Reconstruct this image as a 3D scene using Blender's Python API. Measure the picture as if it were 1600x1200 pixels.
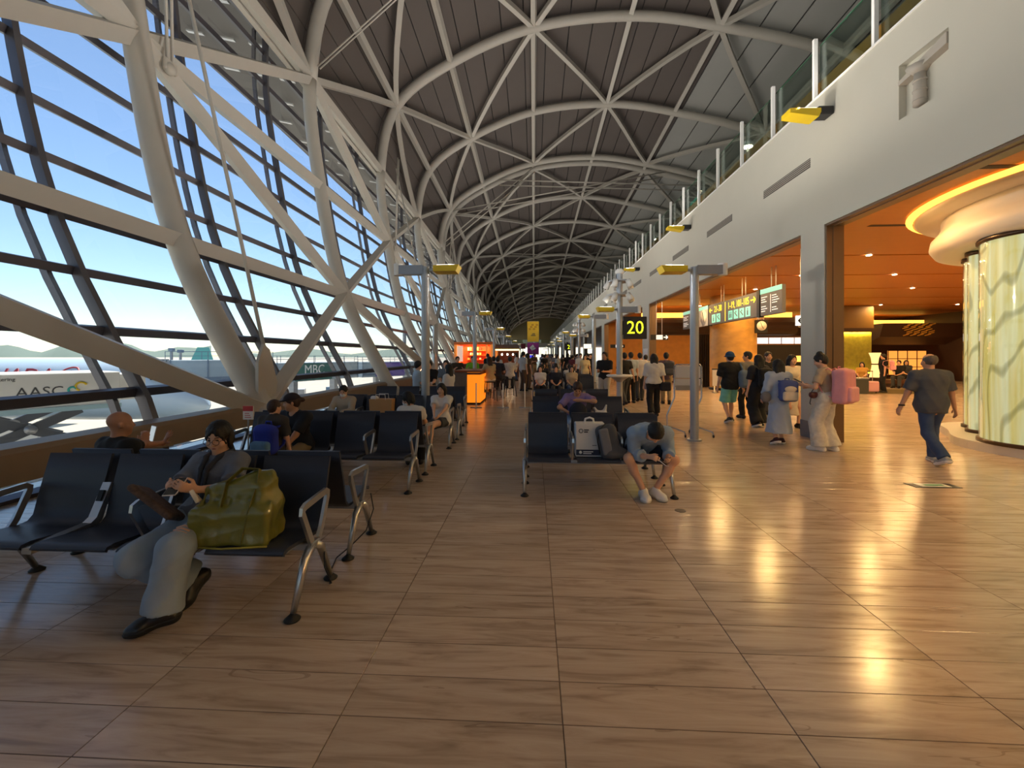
import bpy, math, random
import numpy as np
from mathutils import Vector, Matrix
random.seed(7)
rng = np.random.default_rng(7)
S = bpy.context.scene
COL = S.collection
for _o in list(bpy.data.objects):
    bpy.data.objects.remove(_o)

# ------------------------------------------------------------------ camera
FPX, HC = 670.0, 1.6                       # focal length in pixels of the 1600 wide frame, eye height
PSI = math.atan(34 / FPX)                  # the camera is turned slightly left of the hall's axis
CS, SN = math.cos(PSI), math.sin(PSI)
cd = bpy.data.cameras.new('camera')
cam = bpy.data.objects.new('camera', cd)
COL.objects.link(cam)
cam.location = (0, 0, HC)
cam.rotation_euler = (math.pi / 2, 0, PSI)
cd.sensor_fit = 'HORIZONTAL'
cd.sensor_width = 36
cd.lens = 36 * FPX / 1600
cd.shift_y = -44 / 1600
cd.clip_start = 0.05
cd.clip_end = 8000
S.camera = cam

# ------------------------------------------------------------------ sky, sun, exposure
w = bpy.data.worlds.new('sky')
S.world = w
w.use_nodes = True
nt = w.node_tree
nt.nodes.clear()
sky = nt.nodes.new('ShaderNodeTexSky')
sky.sky_type = 'NISHITA'
sky.sun_disc = False
sky.sun_elevation = math.radians(50)
sky.sun_rotation = math.radians(-26)
sky.altitude = 10
sky.air_density = 1.0
sky.dust_density = 0.05
sky.ozone_density = 2.6
bg = nt.nodes.new('ShaderNodeBackground')
bg.inputs[1].default_value = 0.083
wo = nt.nodes.new('ShaderNodeOutputWorld')
nt.links.new(sky.outputs[0], bg.inputs[0])
nt.links.new(bg.outputs[0], wo.inputs[0])

sl = bpy.data.lights.new('sun', 'SUN')
sl.energy = 4.6
sl.angle = 0.01
sl.color = (1.0, 0.93, 0.82)
so = bpy.data.objects.new('sun_offscreen', sl)
COL.objects.link(so)
so.rotation_euler = Vector((0.30, -0.62, -0.95)).to_track_quat('-Z', 'Y').to_euler()
so.location = (-40, 60, 90)

S.view_settings.view_transform = 'Standard'
S.view_settings.look = 'None'
S.view_settings.exposure = 0.95
S.view_settings.gamma = 1.0
S.view_settings.use_curve_mapping = False
S.cycles.max_bounces = 9
S.cycles.diffuse_bounces = 5
S.cycles.glossy_bounces = 4
S.cycles.transparent_max_bounces = 24
S.cycles.sample_clamp_indirect = 6
S.cycles.caustics_reflective = False
S.cycles.caustics_refractive = False
S.cycles.use_denoising = True

# ------------------------------------------------------------------ pixel helpers (1600x1200 frame)
def at(px, d):                              # ground position on the ray of a pixel column at depth d
    u = (px - 800) / FPX
    return d * (u * CS - SN), d * (u * SN + CS)
def onfloor(px, py):
    return at(px, FPX * HC / (py - 556))
def height(py, d):
    return HC + (556 - py) / FPX * d

# ------------------------------------------------------------------ materials
def lin(c):
    if isinstance(c, str):
        c = tuple(int(c[i:i + 2], 16) / 255 for i in (0, 2, 4))
        return tuple(x / 12.92 if x <= 0.04045 else ((x + 0.055) / 1.055) ** 2.4 for x in c)
    return c
MATS = {}
def mat(name, col, rough=0.6, metal=0.0, var=0.0, scale=8.0, bump=0.0, emit=0.0, ecol=None, spec=0.5, trans=0.0, stretch=(1, 1, 1), coat=0.0, alpha=1.0):
    if name in MATS:
        return MATS[name]
    m = bpy.data.materials.new(name)
    m.use_nodes = True
    n = m.node_tree.nodes
    l = m.node_tree.links
    b = n['Principled BSDF']
    c = lin(col)
    b.inputs['Base Color'].default_value = (*c, 1)
    b.inputs['Roughness'].default_value = rough
    b.inputs['Metallic'].default_value = metal
    b.inputs['Specular IOR Level'].default_value = spec
    b.inputs['Transmission Weight'].default_value = trans
    b.inputs['Coat Weight'].default_value = coat
    b.inputs['Alpha'].default_value = alpha
    if emit:
        b.inputs['Emission Color'].default_value = (*lin(ecol or col), 1)
        b.inputs['Emission Strength'].default_value = emit
    if var or bump:
        tc = n.new('ShaderNodeTexCoord')
        mp = n.new('ShaderNodeMapping')
        mp.inputs['Scale'].default_value = stretch
        no = n.new('ShaderNodeTexNoise')
        no.inputs['Scale'].default_value = scale
        no.inputs['Detail'].default_value = 4
        l.new(tc.outputs['Object'], mp.inputs[0])
        l.new(mp.outputs[0], no.inputs[0])
        if var:
            mx = n.new('ShaderNodeMix')
            mx.data_type = 'RGBA'
            mx.inputs[6].default_value = (*[max(0, x * (1 - var)) for x in c], 1)
            mx.inputs[7].default_value = (*[min(1, x * (1 + var)) for x in c], 1)
            l.new(no.outputs[0], mx.inputs[0])
            l.new(mx.outputs[2], b.inputs['Base Color'])
        if bump:
            bp = n.new('ShaderNodeBump')
            bp.inputs['Strength'].default_value = bump
            bp.inputs['Distance'].default_value = 0.01
            l.new(no.outputs[0], bp.inputs['Height'])
            l.new(bp.outputs[0], b.inputs['Normal'])
    MATS[name] = m
    return m
def glassmat(name, tint=(1, 1, 1), refl=0.08, rough=0.0):
    if name in MATS:
        return MATS[name]
    m = bpy.data.materials.new(name)
    m.use_nodes = True
    n = m.node_tree.nodes
    l = m.node_tree.links
    n.clear()
    t = n.new('ShaderNodeBsdfTransparent')
    t.inputs[0].default_value = (*tint, 1)
    g = n.new('ShaderNodeBsdfGlossy')
    g.inputs['Roughness'].default_value = rough
    fr = n.new('ShaderNodeFresnel')
    fr.inputs[0].default_value = 1.45
    mu = n.new('ShaderNodeMath')
    mu.operation = 'MULTIPLY'
    mu.inputs[1].default_value = refl / 0.034
    mu.use_clamp = True
    mn = n.new('ShaderNodeMath')
    mn.operation = 'MINIMUM'
    mn.inputs[1].default_value = 0.5
    mx = n.new('ShaderNodeMixShader')
    o = n.new('ShaderNodeOutputMaterial')
    l.new(fr.outputs[0], mu.inputs[0])
    l.new(mu.outputs[0], mn.inputs[0])
    l.new(mn.outputs[0], mx.inputs[0])
    l.new(t.outputs[0], mx.inputs[1])
    l.new(g.outputs[0], mx.inputs[2])
    l.new(mx.outputs[0], o.inputs[0])
    MATS[name] = m
    return m

def plankmat():
    """cross-laid wood-look floor: grain runs along X, tone differs from board to board (0.985 x 0.25 m grid)"""
    m = bpy.data.materials.new('floor_wood')
    m.use_nodes = True
    n = m.node_tree.nodes
    l = m.node_tree.links
    b = n['Principled BSDF']
    geo = n.new('ShaderNodeNewGeometry')
    sep = n.new('ShaderNodeSeparateXYZ')
    l.new(geo.outputs['Position'], sep.inputs[0])
    def math_(op, a, bb=None, c=None):
        k = n.new('ShaderNodeMath')
        k.operation = op
        for i, v in enumerate((a, bb, c)):
            if v is None:
                continue
            if hasattr(v, 'links'):
                l.new(v, k.inputs[i])
            else:
                k.inputs[i].default_value = v
        return k.outputs[0]
    gx = math_('DIVIDE', math_('SUBTRACT', sep.outputs[0], TX0), TW)
    gy = math_('DIVIDE', math_('SUBTRACT', sep.outputs[1], TY0), TD)
    cx = math_('FLOOR', gx)
    cy = math_('FLOOR', gy)
    cmb = n.new('ShaderNodeCombineXYZ')
    l.new(cx, cmb.inputs[0])
    l.new(cy, cmb.inputs[1])
    wn = n.new('ShaderNodeTexWhiteNoise')
    l.new(cmb.outputs[0], wn.inputs[0])
    # grain: noise stretched along X and shifted for each board
    off = n.new('ShaderNodeVectorMath')
    off.operation = 'SCALE'
    off.inputs[3].default_value = 37.0
    l.new(wn.outputs[1], off.inputs[0])
    ad = n.new('ShaderNodeVectorMath')
    ad.operation = 'ADD'
    l.new(geo.outputs['Position'], ad.inputs[0])
    l.new(off.outputs[0], ad.inputs[1])
    mp = n.new('ShaderNodeMapping')
    mp.inputs['Scale'].default_value = (1.0, 9.0, 1.0)
    l.new(ad.outputs[0], mp.inputs[0])
    no = n.new('ShaderNodeTexNoise')
    no.inputs['Scale'].default_value = 1.7
    no.inputs['Detail'].default_value = 5
    no.inputs['Roughness'].default_value = 0.6
    no.inputs['Distortion'].default_value = 0.9
    l.new(mp.outputs[0], no.inputs[0])
    r1 = n.new('ShaderNodeValToRGB')
    e = r1.color_ramp.elements
    e[0].position, e[0].color = 0.30, (*lin('a08c7a'), 1)
    e[1].position, e[1].color = 0.72, (*lin('d1bfac'), 1)
    x = e.new(0.48)
    x.color = (*lin('c1ac97'), 1)
    l.new(no.outputs[0], r1.inputs[0])
    # thin dark figure lines
    mp2 = n.new('ShaderNodeMapping')
    mp2.inputs['Scale'].default_value = (0.9, 7.0, 1.0)
    l.new(ad.outputs[0], mp2.inputs[0])
    n2 = n.new('ShaderNodeTexNoise')
    n2.inputs['Scale'].default_value = 1.1
    n2.inputs['Detail'].default_value = 2
    n2.inputs['Distortion'].default_value = 0.6
    l.new(mp2.outputs[0], n2.inputs[0])
    ring = math_('FRACT', math_('MULTIPLY', n2.outputs[0], 9.0))
    ln = math_('LESS_THAN', ring, 0.10)
    gate = math_('GREATER_THAN', n2.outputs[0], 0.60)
    lines = math_('MULTIPLY', math_('MULTIPLY', ln, gate), 0.32)
    tone = math_('MULTIPLY_ADD', wn.outputs[0], 0.16, 0.90)
    mulc = n.new('ShaderNodeMix')
    mulc.data_type = 'RGBA'
    mulc.blend_type = 'MULTIPLY'
    mulc.inputs[0].default_value = 1.0
    cc = n.new('ShaderNodeCombineColor')
    for i in range(3):
        l.new(tone, cc.inputs[i])
    l.new(r1.outputs[0], mulc.inputs[6])
    l.new(cc.outputs[0], mulc.inputs[7])
    dk = n.new('ShaderNodeMix')
    dk.data_type = 'RGBA'
    dk.inputs[7].default_value = (*lin('5d4432'), 1)
    l.new(lines, dk.inputs[0])
    l.new(mulc.outputs[2], dk.inputs[6])
    # joints, needed where boards are no longer separate pieces
    fx = math_('FRACT', gx)
    fy = math_('FRACT', gy)
    jx = math_('LESS_THAN', math_('MINIMUM', fx, math_('SUBTRACT', 1.0, fx)), 0.0032)
    jy = math_('LESS_THAN', math_('MINIMUM', fy, math_('SUBTRACT', 1.0, fy)), 0.011)
    j = math_('MULTIPLY', math_('MAXIMUM', jx, jy), 0.5)
    dj = n.new('ShaderNodeMix')
    dj.data_type = 'RGBA'
    dj.inputs[7].default_value = (*lin('4c382a'), 1)
    l.new(j, dj.inputs[0])
    l.new(dk.outputs[2], dj.inputs[6])
    l.new(dj.outputs[2], b.inputs['Base Color'])
    rr = math_('MULTIPLY_ADD', no.outputs[0], 0.10, 0.15)
    l.new(rr, b.inputs['Roughness'])
    b.inputs['Specular IOR Level'].default_value = 0.62
    bp = n.new('ShaderNodeBump')
    bp.inputs['Strength'].default_value = 0.05
    bp.inputs['Distance'].default_value = 0.004
    l.new(no.outputs[0], bp.inputs['Height'])
    l.new(bp.outputs[0], b.inputs['Normal'])
    return m

# ------------------------------------------------------------------ mesh builder
class MB:
    def __init__(s, smooth=False):
        s.v, s.f, s.mi, s.sm = [], [], [], []
        s.smooth = smooth
        s.cur = 0
    def add(s, vs, fs, smooth=None):
        o = len(s.v)
        s.v += [tuple(p) for p in vs]
        for q in fs:
            s.f.append(tuple(i + o for i in q))
            s.mi.append(s.cur)
            s.sm.append(s.smooth if smooth is None else smooth)
        return s
    def box(s, x0, x1, y0, y1, z0, z1, bev=0.0):
        if bev <= 0:
            vs = [(x, y, z) for z in (z0, z1) for y in (y0, y1) for x in (x0, x1)]
            return s.add(vs, [(0, 2, 3, 1), (4, 5, 7, 6), (0, 1, 5, 4), (2, 6, 7, 3), (0, 4, 6, 2), (1, 3, 7, 5)], False)
        b = min(bev, (x1 - x0) / 2.01, (y1 - y0) / 2.01, (z1 - z0) / 2.01)
        c = ((x0 + x1) / 2, (y0 + y1) / 2, (z0 + z1) / 2)
        h = ((x1 - x0) / 2, (y1 - y0) / 2, (z1 - z0) / 2)
        vs, idx = [], {}
        for sx in (-1, 1):
            for sy in (-1, 1):
                for sz in (-1, 1):
                    for a in range(3):
                        p = [c[0] + sx * (h[0] - b), c[1] + sy * (h[1] - b), c[2] + sz * (h[2] - b)]
                        p[a] = c[a] + (sx, sy, sz)[a] * h[a]
                        idx[(sx, sy, sz, a)] = len(vs)
                        vs.append(p)
        fs = []
        for a in range(3):
            o = [k for k in range(3) if k != a]
            for sg in (-1, 1):
                q = []
                for e1, e2 in ((-1, -1), (1, -1), (1, 1), (-1, 1)):
                    t = [0, 0, 0]
                    t[a], t[o[0]], t[o[1]] = sg, e1, e2
                    q.append(idx[(*t, a)])
                fs.append(tuple(q))
            for e1 in (-1, 1):
                for e2 in (-1, 1):
                    q = []
                    for e0, ax in ((-1, o[0]), (1, o[0]), (1, o[1]), (-1, o[1])):
                        t = [0, 0, 0]
                        t[a], t[o[0]], t[o[1]] = e0, e1, e2
                        q.append(idx[(*t, ax)])
                    fs.append(tuple(q))
        for sx in (-1, 1):
            for sy in (-1, 1):
                for sz in (-1, 1):
                    fs.append(tuple(idx[(sx, sy, sz, a)] for a in range(3)))
        return s.add(vs, fs, False)
    def bar(s, a, b, w, h, up=(0, 0, 1), w2=None, h2=None):
        a, b = Vector(a), Vector(b)
        d = (b - a).normalized()
        u = Vector(up)
        x = d.cross(u)
        if x.length < 1e-4:
            x = d.cross(Vector((1, 0, 0)))
        x.normalize()
        z = x.cross(d)
        vs = []
        for p, ww, hh in ((a, w, h), (b, w2 or w, h2 or h)):
            for i, j in ((-1, -1), (1, -1), (1, 1), (-1, 1)):
                vs.append(p + x * (ww / 2 * i) + z * (hh / 2 * j))
        return s.add(vs, [(0, 1, 2, 3), (4, 7, 6, 5), (0, 4, 5, 1), (1, 5, 6, 2), (2, 6, 7, 3), (3, 7, 4, 0)], False)
    def tube(s, pts, r, n=8, closed=False, caps=True, flat=None):
        """sweep a circle along pts; r number or list; flat=(w,h) sweeps a rectangle"""
        P = [Vector(p) for p in pts]
        N = len(P)
        rs = r if isinstance(r, (list, tuple)) else [r] * N
        T = []
        for i in range(N):
            if closed:
                t = (P[(i + 1) % N] - P[i - 1])
            else:
                t = P[min(i + 1, N - 1)] - P[max(i - 1, 0)]
            T.append(t.normalized())
        ref = Vector((0, 0, 1)) if abs(T[0].z) < 0.9 else Vector((1, 0, 0))
        x = T[0].cross(ref).normalized()
        vs = []
        for i in range(N):
            x = (x - T[i] * x.dot(T[i])).normalized()
            y = T[i].cross(x)
            for k in range(n):
                if flat:
                    cx, cy = ((-1, -1), (1, -1), (1, 1), (-1, 1))[k]
                    vs.append(P[i] + x * (cx * flat[0] / 2) + y * (cy * flat[1] / 2))
                else:
                    a = 2 * math.pi * k / n
                    vs.append(P[i] + (x * math.cos(a) + y * math.sin(a)) * rs[i])
        fs = []
        M = N if closed else N - 1
        for i in range(M):
            for k in range(n):
                a, b = i * n + k, i * n + (k + 1) % n
                c, d = ((i + 1) % N) * n + (k + 1) % n, ((i + 1) % N) * n + k
                fs.append((a, b, c, d))
        if caps and not closed:
            fs.append(tuple(range(n))[::-1])
            fs.append(tuple((N - 1) * n + k for k in range(n)))
        return s.add(vs, fs, not flat)
    def lathe(s, prof, n=24, cx=0, cy=0, a0=0, a1=2 * math.pi, smooth=True):
        full = abs(a1 - a0 - 2 * math.pi) < 1e-6
        m = n if full else n + 1
        vs = []
        for i in range(m):
            a = a0 + (a1 - a0) * i / n
            for r, z in prof:
                vs.append((cx + r * math.cos(a), cy + r * math.sin(a), z))
        k = len(prof)
        fs = []
        for i in range(n):
            j = (i + 1) % m
            for q in range(k - 1):
                fs.append((i * k + q, j * k + q, j * k + q + 1, i * k + q + 1))
        return s.add(vs, fs, smooth)
    def cyl(s, x, y, z0, z1, r, n=20, r2=None):
        r2 = r if r2 is None else r2
        vs = []
        for z, rr in ((z0, r), (z1, r2)):
            vs += [(x + rr * math.cos(2 * math.pi * k / n), y + rr * math.sin(2 * math.pi * k / n), z) for k in range(n)]
        s.add(vs, [(k, (k + 1) % n, n + (k + 1) % n, n + k) for k in range(n)], True)
        s.add(vs[:n], [tuple(range(n))[::-1]], False)
        s.add(vs[n:], [tuple(range(n))], False)
        return s
    def prism(s, poly, axis, a, b):
        """extrude a 2-D polygon along an axis ('x','y','z') from a to b"""
        def put(p, t):
            return {'x': (t, p[0], p[1]), 'y': (p[0], t, p[1]), 'z': (p[0], p[1], t)}[axis]
        n = len(poly)
        vs = [put(p, a) for p in poly] + [put(p, b) for p in poly]
        return s.add(vs, [tuple(range(n))[::-1], tuple(range(n, 2 * n))] + [(k, (k + 1) % n, n + (k + 1) % n, n + k) for k in range(n)], False)
    def ell(s, c, r, n=12, m=8, M=None):
        vs, fs = [], []
        for i in range(m + 1):
            t = math.pi * i / m
            for k in range(n):
                a = 2 * math.pi * k / n
                p = Vector((r[0] * math.sin(t) * math.cos(a), r[1] * math.sin(t) * math.sin(a), r[2] * math.cos(t)))
                if M is not None:
                    p = M @ p
                vs.append(p + Vector(c))
        for i in range(m):
            for k in range(n):
                fs.append((i * n + k, (i + 1) * n + k, (i + 1) * n + (k + 1) % n, i * n + (k + 1) % n))
        return s.add(vs, fs, True)
    def mesh(s, name, mats):
        me = bpy.data.meshes.new(name)
        me.from_pydata(s.v, [], s.f)
        for m in (mats if isinstance(mats, (list, tuple)) else [mats]):
            me.materials.append(m)
        if any(s.mi):
            me.polygons.foreach_set('material_index', s.mi)
        if any(s.sm):
            me.polygons.foreach_set('use_smooth', s.sm)
        me.update()
        return me
    def build(s, name, mats, parent=None, loc=None, rotz=None):
        return link(name, s.mesh(name, mats), parent, loc, rotz)
def link(name, me, parent=None, loc=None, rotz=None):
    o = bpy.data.objects.new(name, me)
    COL.objects.link(o)
    if parent is not None:
        o.parent = parent
    if loc is not None:
        o.location = loc
    if rotz is not None:
        o.rotation_euler = (0, 0, rotz)
    return o
def tag(o, label=None, cat=None, group=None, kind=None):
    if label:
        o['label'] = label
    if cat:
        o['category'] = cat
    if group:
        o['group'] = group
    if kind:
        o['kind'] = kind
    return o
def thing(name, label, cat, loc=(0, 0, 0), rotz=0, group=None):
    o = link(name, None, None, loc, rotz)
    return tag(o, label, cat, group)
def struct(o, label=None):
    o['kind'] = 'structure'
    if label:
        o['label'] = label
    return o
def copy_tree(o, parent=None):
    c = o.copy()
    COL.objects.link(c)
    if parent is not None:
        c.parent = parent
        c.matrix_parent_inverse = o.matrix_parent_inverse
    for ch in KIDS(o):
        copy_tree(ch, c)
    return c
def KIDS(o):
    return list(o.children)
def text(name, body, size, m, parent, loc, rot, depth=0.004, align='CENTER', sx=1.0):
    cu = bpy.data.curves.new(name, 'FONT')
    cu.body = body
    cu.size = size
    cu.extrude = depth
    cu.align_x = align
    cu.align_y = 'CENTER'
    cu.resolution_u = 3
    tmp = bpy.data.objects.new('tmp_text', cu)
    COL.objects.link(tmp)
    me = bpy.data.meshes.new_from_object(tmp.evaluated_get(bpy.context.evaluated_depsgraph_get()))
    bpy.data.objects.remove(tmp)
    me.materials.clear()
    me.materials.append(m)
    o = link(name, me, parent, loc)
    o.rotation_euler = rot
    o.scale = (sx, 1, 1)
    return o
def arealight(name, loc, size, power, col, rot=(0, 0, 0), size_y=None):
    d_ = -loc[0] * SN + loc[1] * CS         # depth before the camera; lamps of the place outside the frame say so in their names
    px_ = 800 + FPX * (loc[0] * CS + loc[1] * SN) / d_ if d_ > 0.05 else -1
    py_ = 556 - FPX * (loc[2] - HC) / d_ if d_ > 0.05 else -1
    if not (0 <= px_ <= 1600 and 0 <= py_ <= 1200):
        name += '_offscreen'
    L = bpy.data.lights.new(name, 'AREA')
    L.energy = power
    L.color = col
    L.size = size
    if size_y:
        L.shape = 'RECTANGLE'
        L.size_y = size_y
    o = bpy.data.objects.new(name, L)
    COL.objects.link(o)
    o.location = loc
    o.rotation_euler = rot
    return o
# common paints
M_STEEL = mat('steel_paint', 'bab5ac', 0.42, var=0.05, scale=3)
M_GREY = mat('grey_metal', '9a9da3', 0.35, 0.6, var=0.06)
M_ALU = mat('brushed_aluminium', 'c9c9c7', 0.28, 0.9, var=0.05, scale=30)
M_DARK = mat('dark_metal', '2b2a2c', 0.4, 0.3)
M_BLACK = mat('black_rubber', '101012', 0.6)
M_WHITE = mat('white_paint', 'e9e7e2', 0.5, var=0.03)
# ================================================================== STRUCTURE
TW, TD, TX0, TY0 = 0.985, 0.248, 0.126, 1.868
M_FLOOR = plankmat()
YB, YE = -38.0, 145.0                        # back and far end of the hall
XL, XR, XS = -6.3, 5.39, 27.0               # window edge of the floor, plane of the fascia, back of the shops

# ---- floor: separate boards near the camera, one slab with drawn joints further on
rows = []
for j in range(-2, 17):
    y0 = TY0 + j * TD
    ym = y0 + TD
    i0 = math.floor((-1.29 * ym - 0.1 - TX0) / TW)
    i1 = math.ceil((1.12 * ym + 0.1 - TX0) / TW)
    i0 = max(i0, math.ceil((XL - TX0) / TW))
    rows.append((j, i0, i1))
fl = MB()
yr0, yr1 = TY0 - 2 * TD, TY0 + 17 * TD
fl.box(XL, XS, YB, yr0, -0.3, 0)
fl.box(XL, XS, yr1, YE + 30, -0.3, 0)
fl.box(XL, XS, yr0, yr1, -0.3, -0.012)
for j, i0, i1 in rows:
    y0 = TY0 + j * TD
    fl.box(XL, TX0 + i0 * TW, y0, y0 + TD, -0.02, 0)
    fl.box(TX0 + i1 * TW, XS, y0, y0 + TD, -0.02, 0)
floor = struct(fl.build('floor', M_FLOOR), 'wood look floor of wide cross laid boards, glossy')
bm = MB()
bm.box(-TW / 2 + 0.0012, TW / 2 - 0.0012, -TD / 2 + 0.0012, TD / 2 - 0.0012, -0.012, 0, 0.0016)
pm = bm.mesh('floor_board', M_FLOOR)
for j, i0, i1 in rows:
    for i in range(i0, i1):
        link('floor_board', pm, floor, (TX0 + (i + 0.5) * TW, TY0 + (j + 0.5) * TD, 0))

# ---- the cross-section of the vault: nodes of the lattice, level by level
LV = [(-5.19, 0.56), (-6.85, 3.84), (-7.72, 7.65), (-8.10, 11.4), (-7.25, 14.8), (-4.34, 17.0), (0.0, 18.7), (5.0, 19.1), (9.5, 18.4), (15.45, 16.7), (20.8, 13.6), (25.0, 9.3)]
LW = [0, 0, 0.25, 0.7, 1, 1, 1, 1, 1, 1, 1, 1]
DROP = 0.042
def cat_rom(P, t):
    i = min(max(int(math.floor(t)), 0), len(P) - 2)
    f = t - i
    p0 = P[i - 1] if i > 0 else (2 * P[0][0] - P[1][0], 2 * P[0][1] - P[1][1])
    p1, p2 = P[i], P[i + 1]
    p3 = P[i + 2] if i + 2 < len(P) else (2 * P[-1][0] - P[-2][0], 2 * P[-1][1] - P[-2][1])
    return tuple(0.5 * (2 * b + (c - a) * f + (2 * a - 5 * b + 4 * c - d) * f * f + (3 * b - a - 3 * c + d) * f ** 3) for a, b, c, d in zip(p0, p1, p2, p3))
def sect(t, y, off=0.0):
    """point of the vault at level t and hall position y, pushed outward by off"""
    x, z = cat_rom(LV, t)
    wgt = cat_rom([(a, 0) for a in LW], t)[0]
    if off:
        a = cat_rom(LV, max(t - 0.05, 0))
        b = cat_rom(LV, min(t + 0.05, len(LV) - 1))
        dx, dz = b[0] - a[0], b[1] - a[1]
        q = math.hypot(dx, dz)
        x, z = x - dz / q * off, z + dx / q * off
    return Vector((x, y, z - wgt * DROP * (y - 22.4)))
AY = [0.75 + 7.2 * k for k in range(-5, 6)]           # arch positions; a movement joint doubles the sixth
AY += [AY[-1] + 1.0 + 7.2 * k for k in range(0, 15)]
AK = [k for k in range(-5, 6)] + [5 + k for k in range(0, 15)]  # parity for the lattice
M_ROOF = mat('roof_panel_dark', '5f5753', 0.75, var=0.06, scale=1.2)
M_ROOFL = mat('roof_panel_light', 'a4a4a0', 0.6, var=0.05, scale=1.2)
M_RIB = M_STEEL
M_BROWN = mat('sill_brown', '85705a', 0.5, var=0.05, scale=4)
TOPL = len(LV) - 1
for n_, (y, k) in enumerate(zip(AY, AK)):
    rib = struct(link('arch_rib', None, None, (0, y, 0)), 'painted steel tube arch leaning out with the glass wall, then vaulting the hall')
    foot = Vector((-4.75, 0, 0))
    pts = [foot] + [sect(t, y) - Vector((0, y, 0)) for t in np.linspace(0, 3, 22)]
    MB().tube(pts, 0.225, 14).build('column_tube', M_STEEL, rib)
    pts = [sect(t, y) - Vector((0, y, 0)) for t in np.linspace(3, TOPL, 56)]
    MB().tube(pts, 0.245, 12).build('rib_tube', M_RIB, rib)
    if n_ + 1 < len(AY):
        y2 = AY[n_ + 1]
        joint = y2 - y < 2
        for lv in range(1, TOPL + 1):
            a = sect(lv, y) - Vector((0, y, 0))
            b = sect(lv, y2) - Vector((0, y, 0))
            wd = 0.27 if lv <= 3 else 0.24
            ins = (b - a).normalized() * 0.1
            MB().bar(a + ins, b - ins, wd, wd * 1.05, up=(0.35, 0, 1)).build('purlin', M_STEEL if lv <= 3 else M_RIB, rib)
        if not joint:
            for lv in range(0, TOPL):
                odd = (k % 2 == 1)                      # odd arches carry even levels
                node_here = (lv % 2 == 0) == odd
                l1, l2 = (lv, lv + 1) if node_here else (lv + 1, lv)
                a = sect(l1, y) - Vector((0, y, 0))
                b = sect(l2, y2) - Vector((0, y, 0))
                wd = 0.26 if lv <= 2 else 0.24
                nseg = 5 if 2 < lv else 1
                q = [sect(l1 + (l2 - l1) * f, y + (y2 - y) * f) - Vector((0, y, 0)) for f in np.linspace(0, 1, nseg + 1)] if nseg > 1 else [a, b]
                mb = MB()
                if nseg > 1:
                    mb.tube(q, 0.1, 4, flat=(wd, wd))
                else:
                    mb.bar(a, b, wd, wd * 1.1, up=(0.35, 0, 1))
                mb.build('brace', M_STEEL if lv <= 2 else M_RIB, rib)
    if k % 2 == 1 and y > 0:                            # pin plate where the braces meet at the foot
        p = sect(0.05, 0)
        g = MB()
        g.prism([(-0.05, -0.55), (0.45, -0.45), (0.55, 0.1), (0.30, 0.75), (0.12, 0.85), (-0.05, 0.5)], 'x', p.x + 0.05, p.x + 0.11)
        g.v = [(x_, y_ - 0.1, z_ + p.z + 0.25) for x_, y_, z_ in g.v]
        g.build('gusset', M_STEEL, rib)
    # thin tie rods
    if n_ in (7, 10, 11, 14, 17):
        o_ = Vector((0, y, 0))
        if True:
            for a, b in (((3.12, 0), (6.0, 0)), ((5.3, 0), (9.0, 0)), ((4.05, 0), (8.3, 0))):
                pa, pb = sect(a[0], y, -0.3) - o_, sect(b[0], y, -0.3) - o_
                mb = MB()
                for s_ in (-0.07, 0.07):
                    mb.tube([pa + Vector((0, s_, 0)), pb + Vector((0, s_, 0))], 0.028, 5)
                mb.build('tie_rod', M_STEEL, rib)
    if n_ >= 6 and k % 2 == 1:
        o_ = Vector((0, y, 0))
        pa = sect(0.2, y, -0.35) - o_ + Vector((0, 0.25, 0))
        pb = sect(3.0, y, -0.95) - o_ + Vector((0, -0.35, 0))
        MB().tube([pa, pb], 0.035, 6).build('tie_rod', M_STEEL, rib)
        pc = sect(1.93, y, -0.2) - o_ + Vector((0, 0.45, 0))
        mb = MB()
        mb.tube([pc, sect(3.2, y, -0.9) - o_ + Vector((0, -0.1, 0))], 0.03, 6)
        mb.tube([pc + Vector((0, 0.12, 0)), sect(3.2, y, -0.9) - o_ + Vector((0, 0.1, 0))], 0.03, 6)
        mb.build('tie_rod', M_STEEL, rib)
        mb = MB()
        mb.ell(pc + Vector((0, 0.05, -0.05)), (0.1, 0.13, 0.13))
        mb.box(pc.x - 0.04, pc.x + 0.04, pc.y - 0.1, pc.y + 0.22, pc.z - 0.12, pc.z + 0.12, 0.02)
        mb.build('rod_clevis', M_STEEL, rib)

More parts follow.
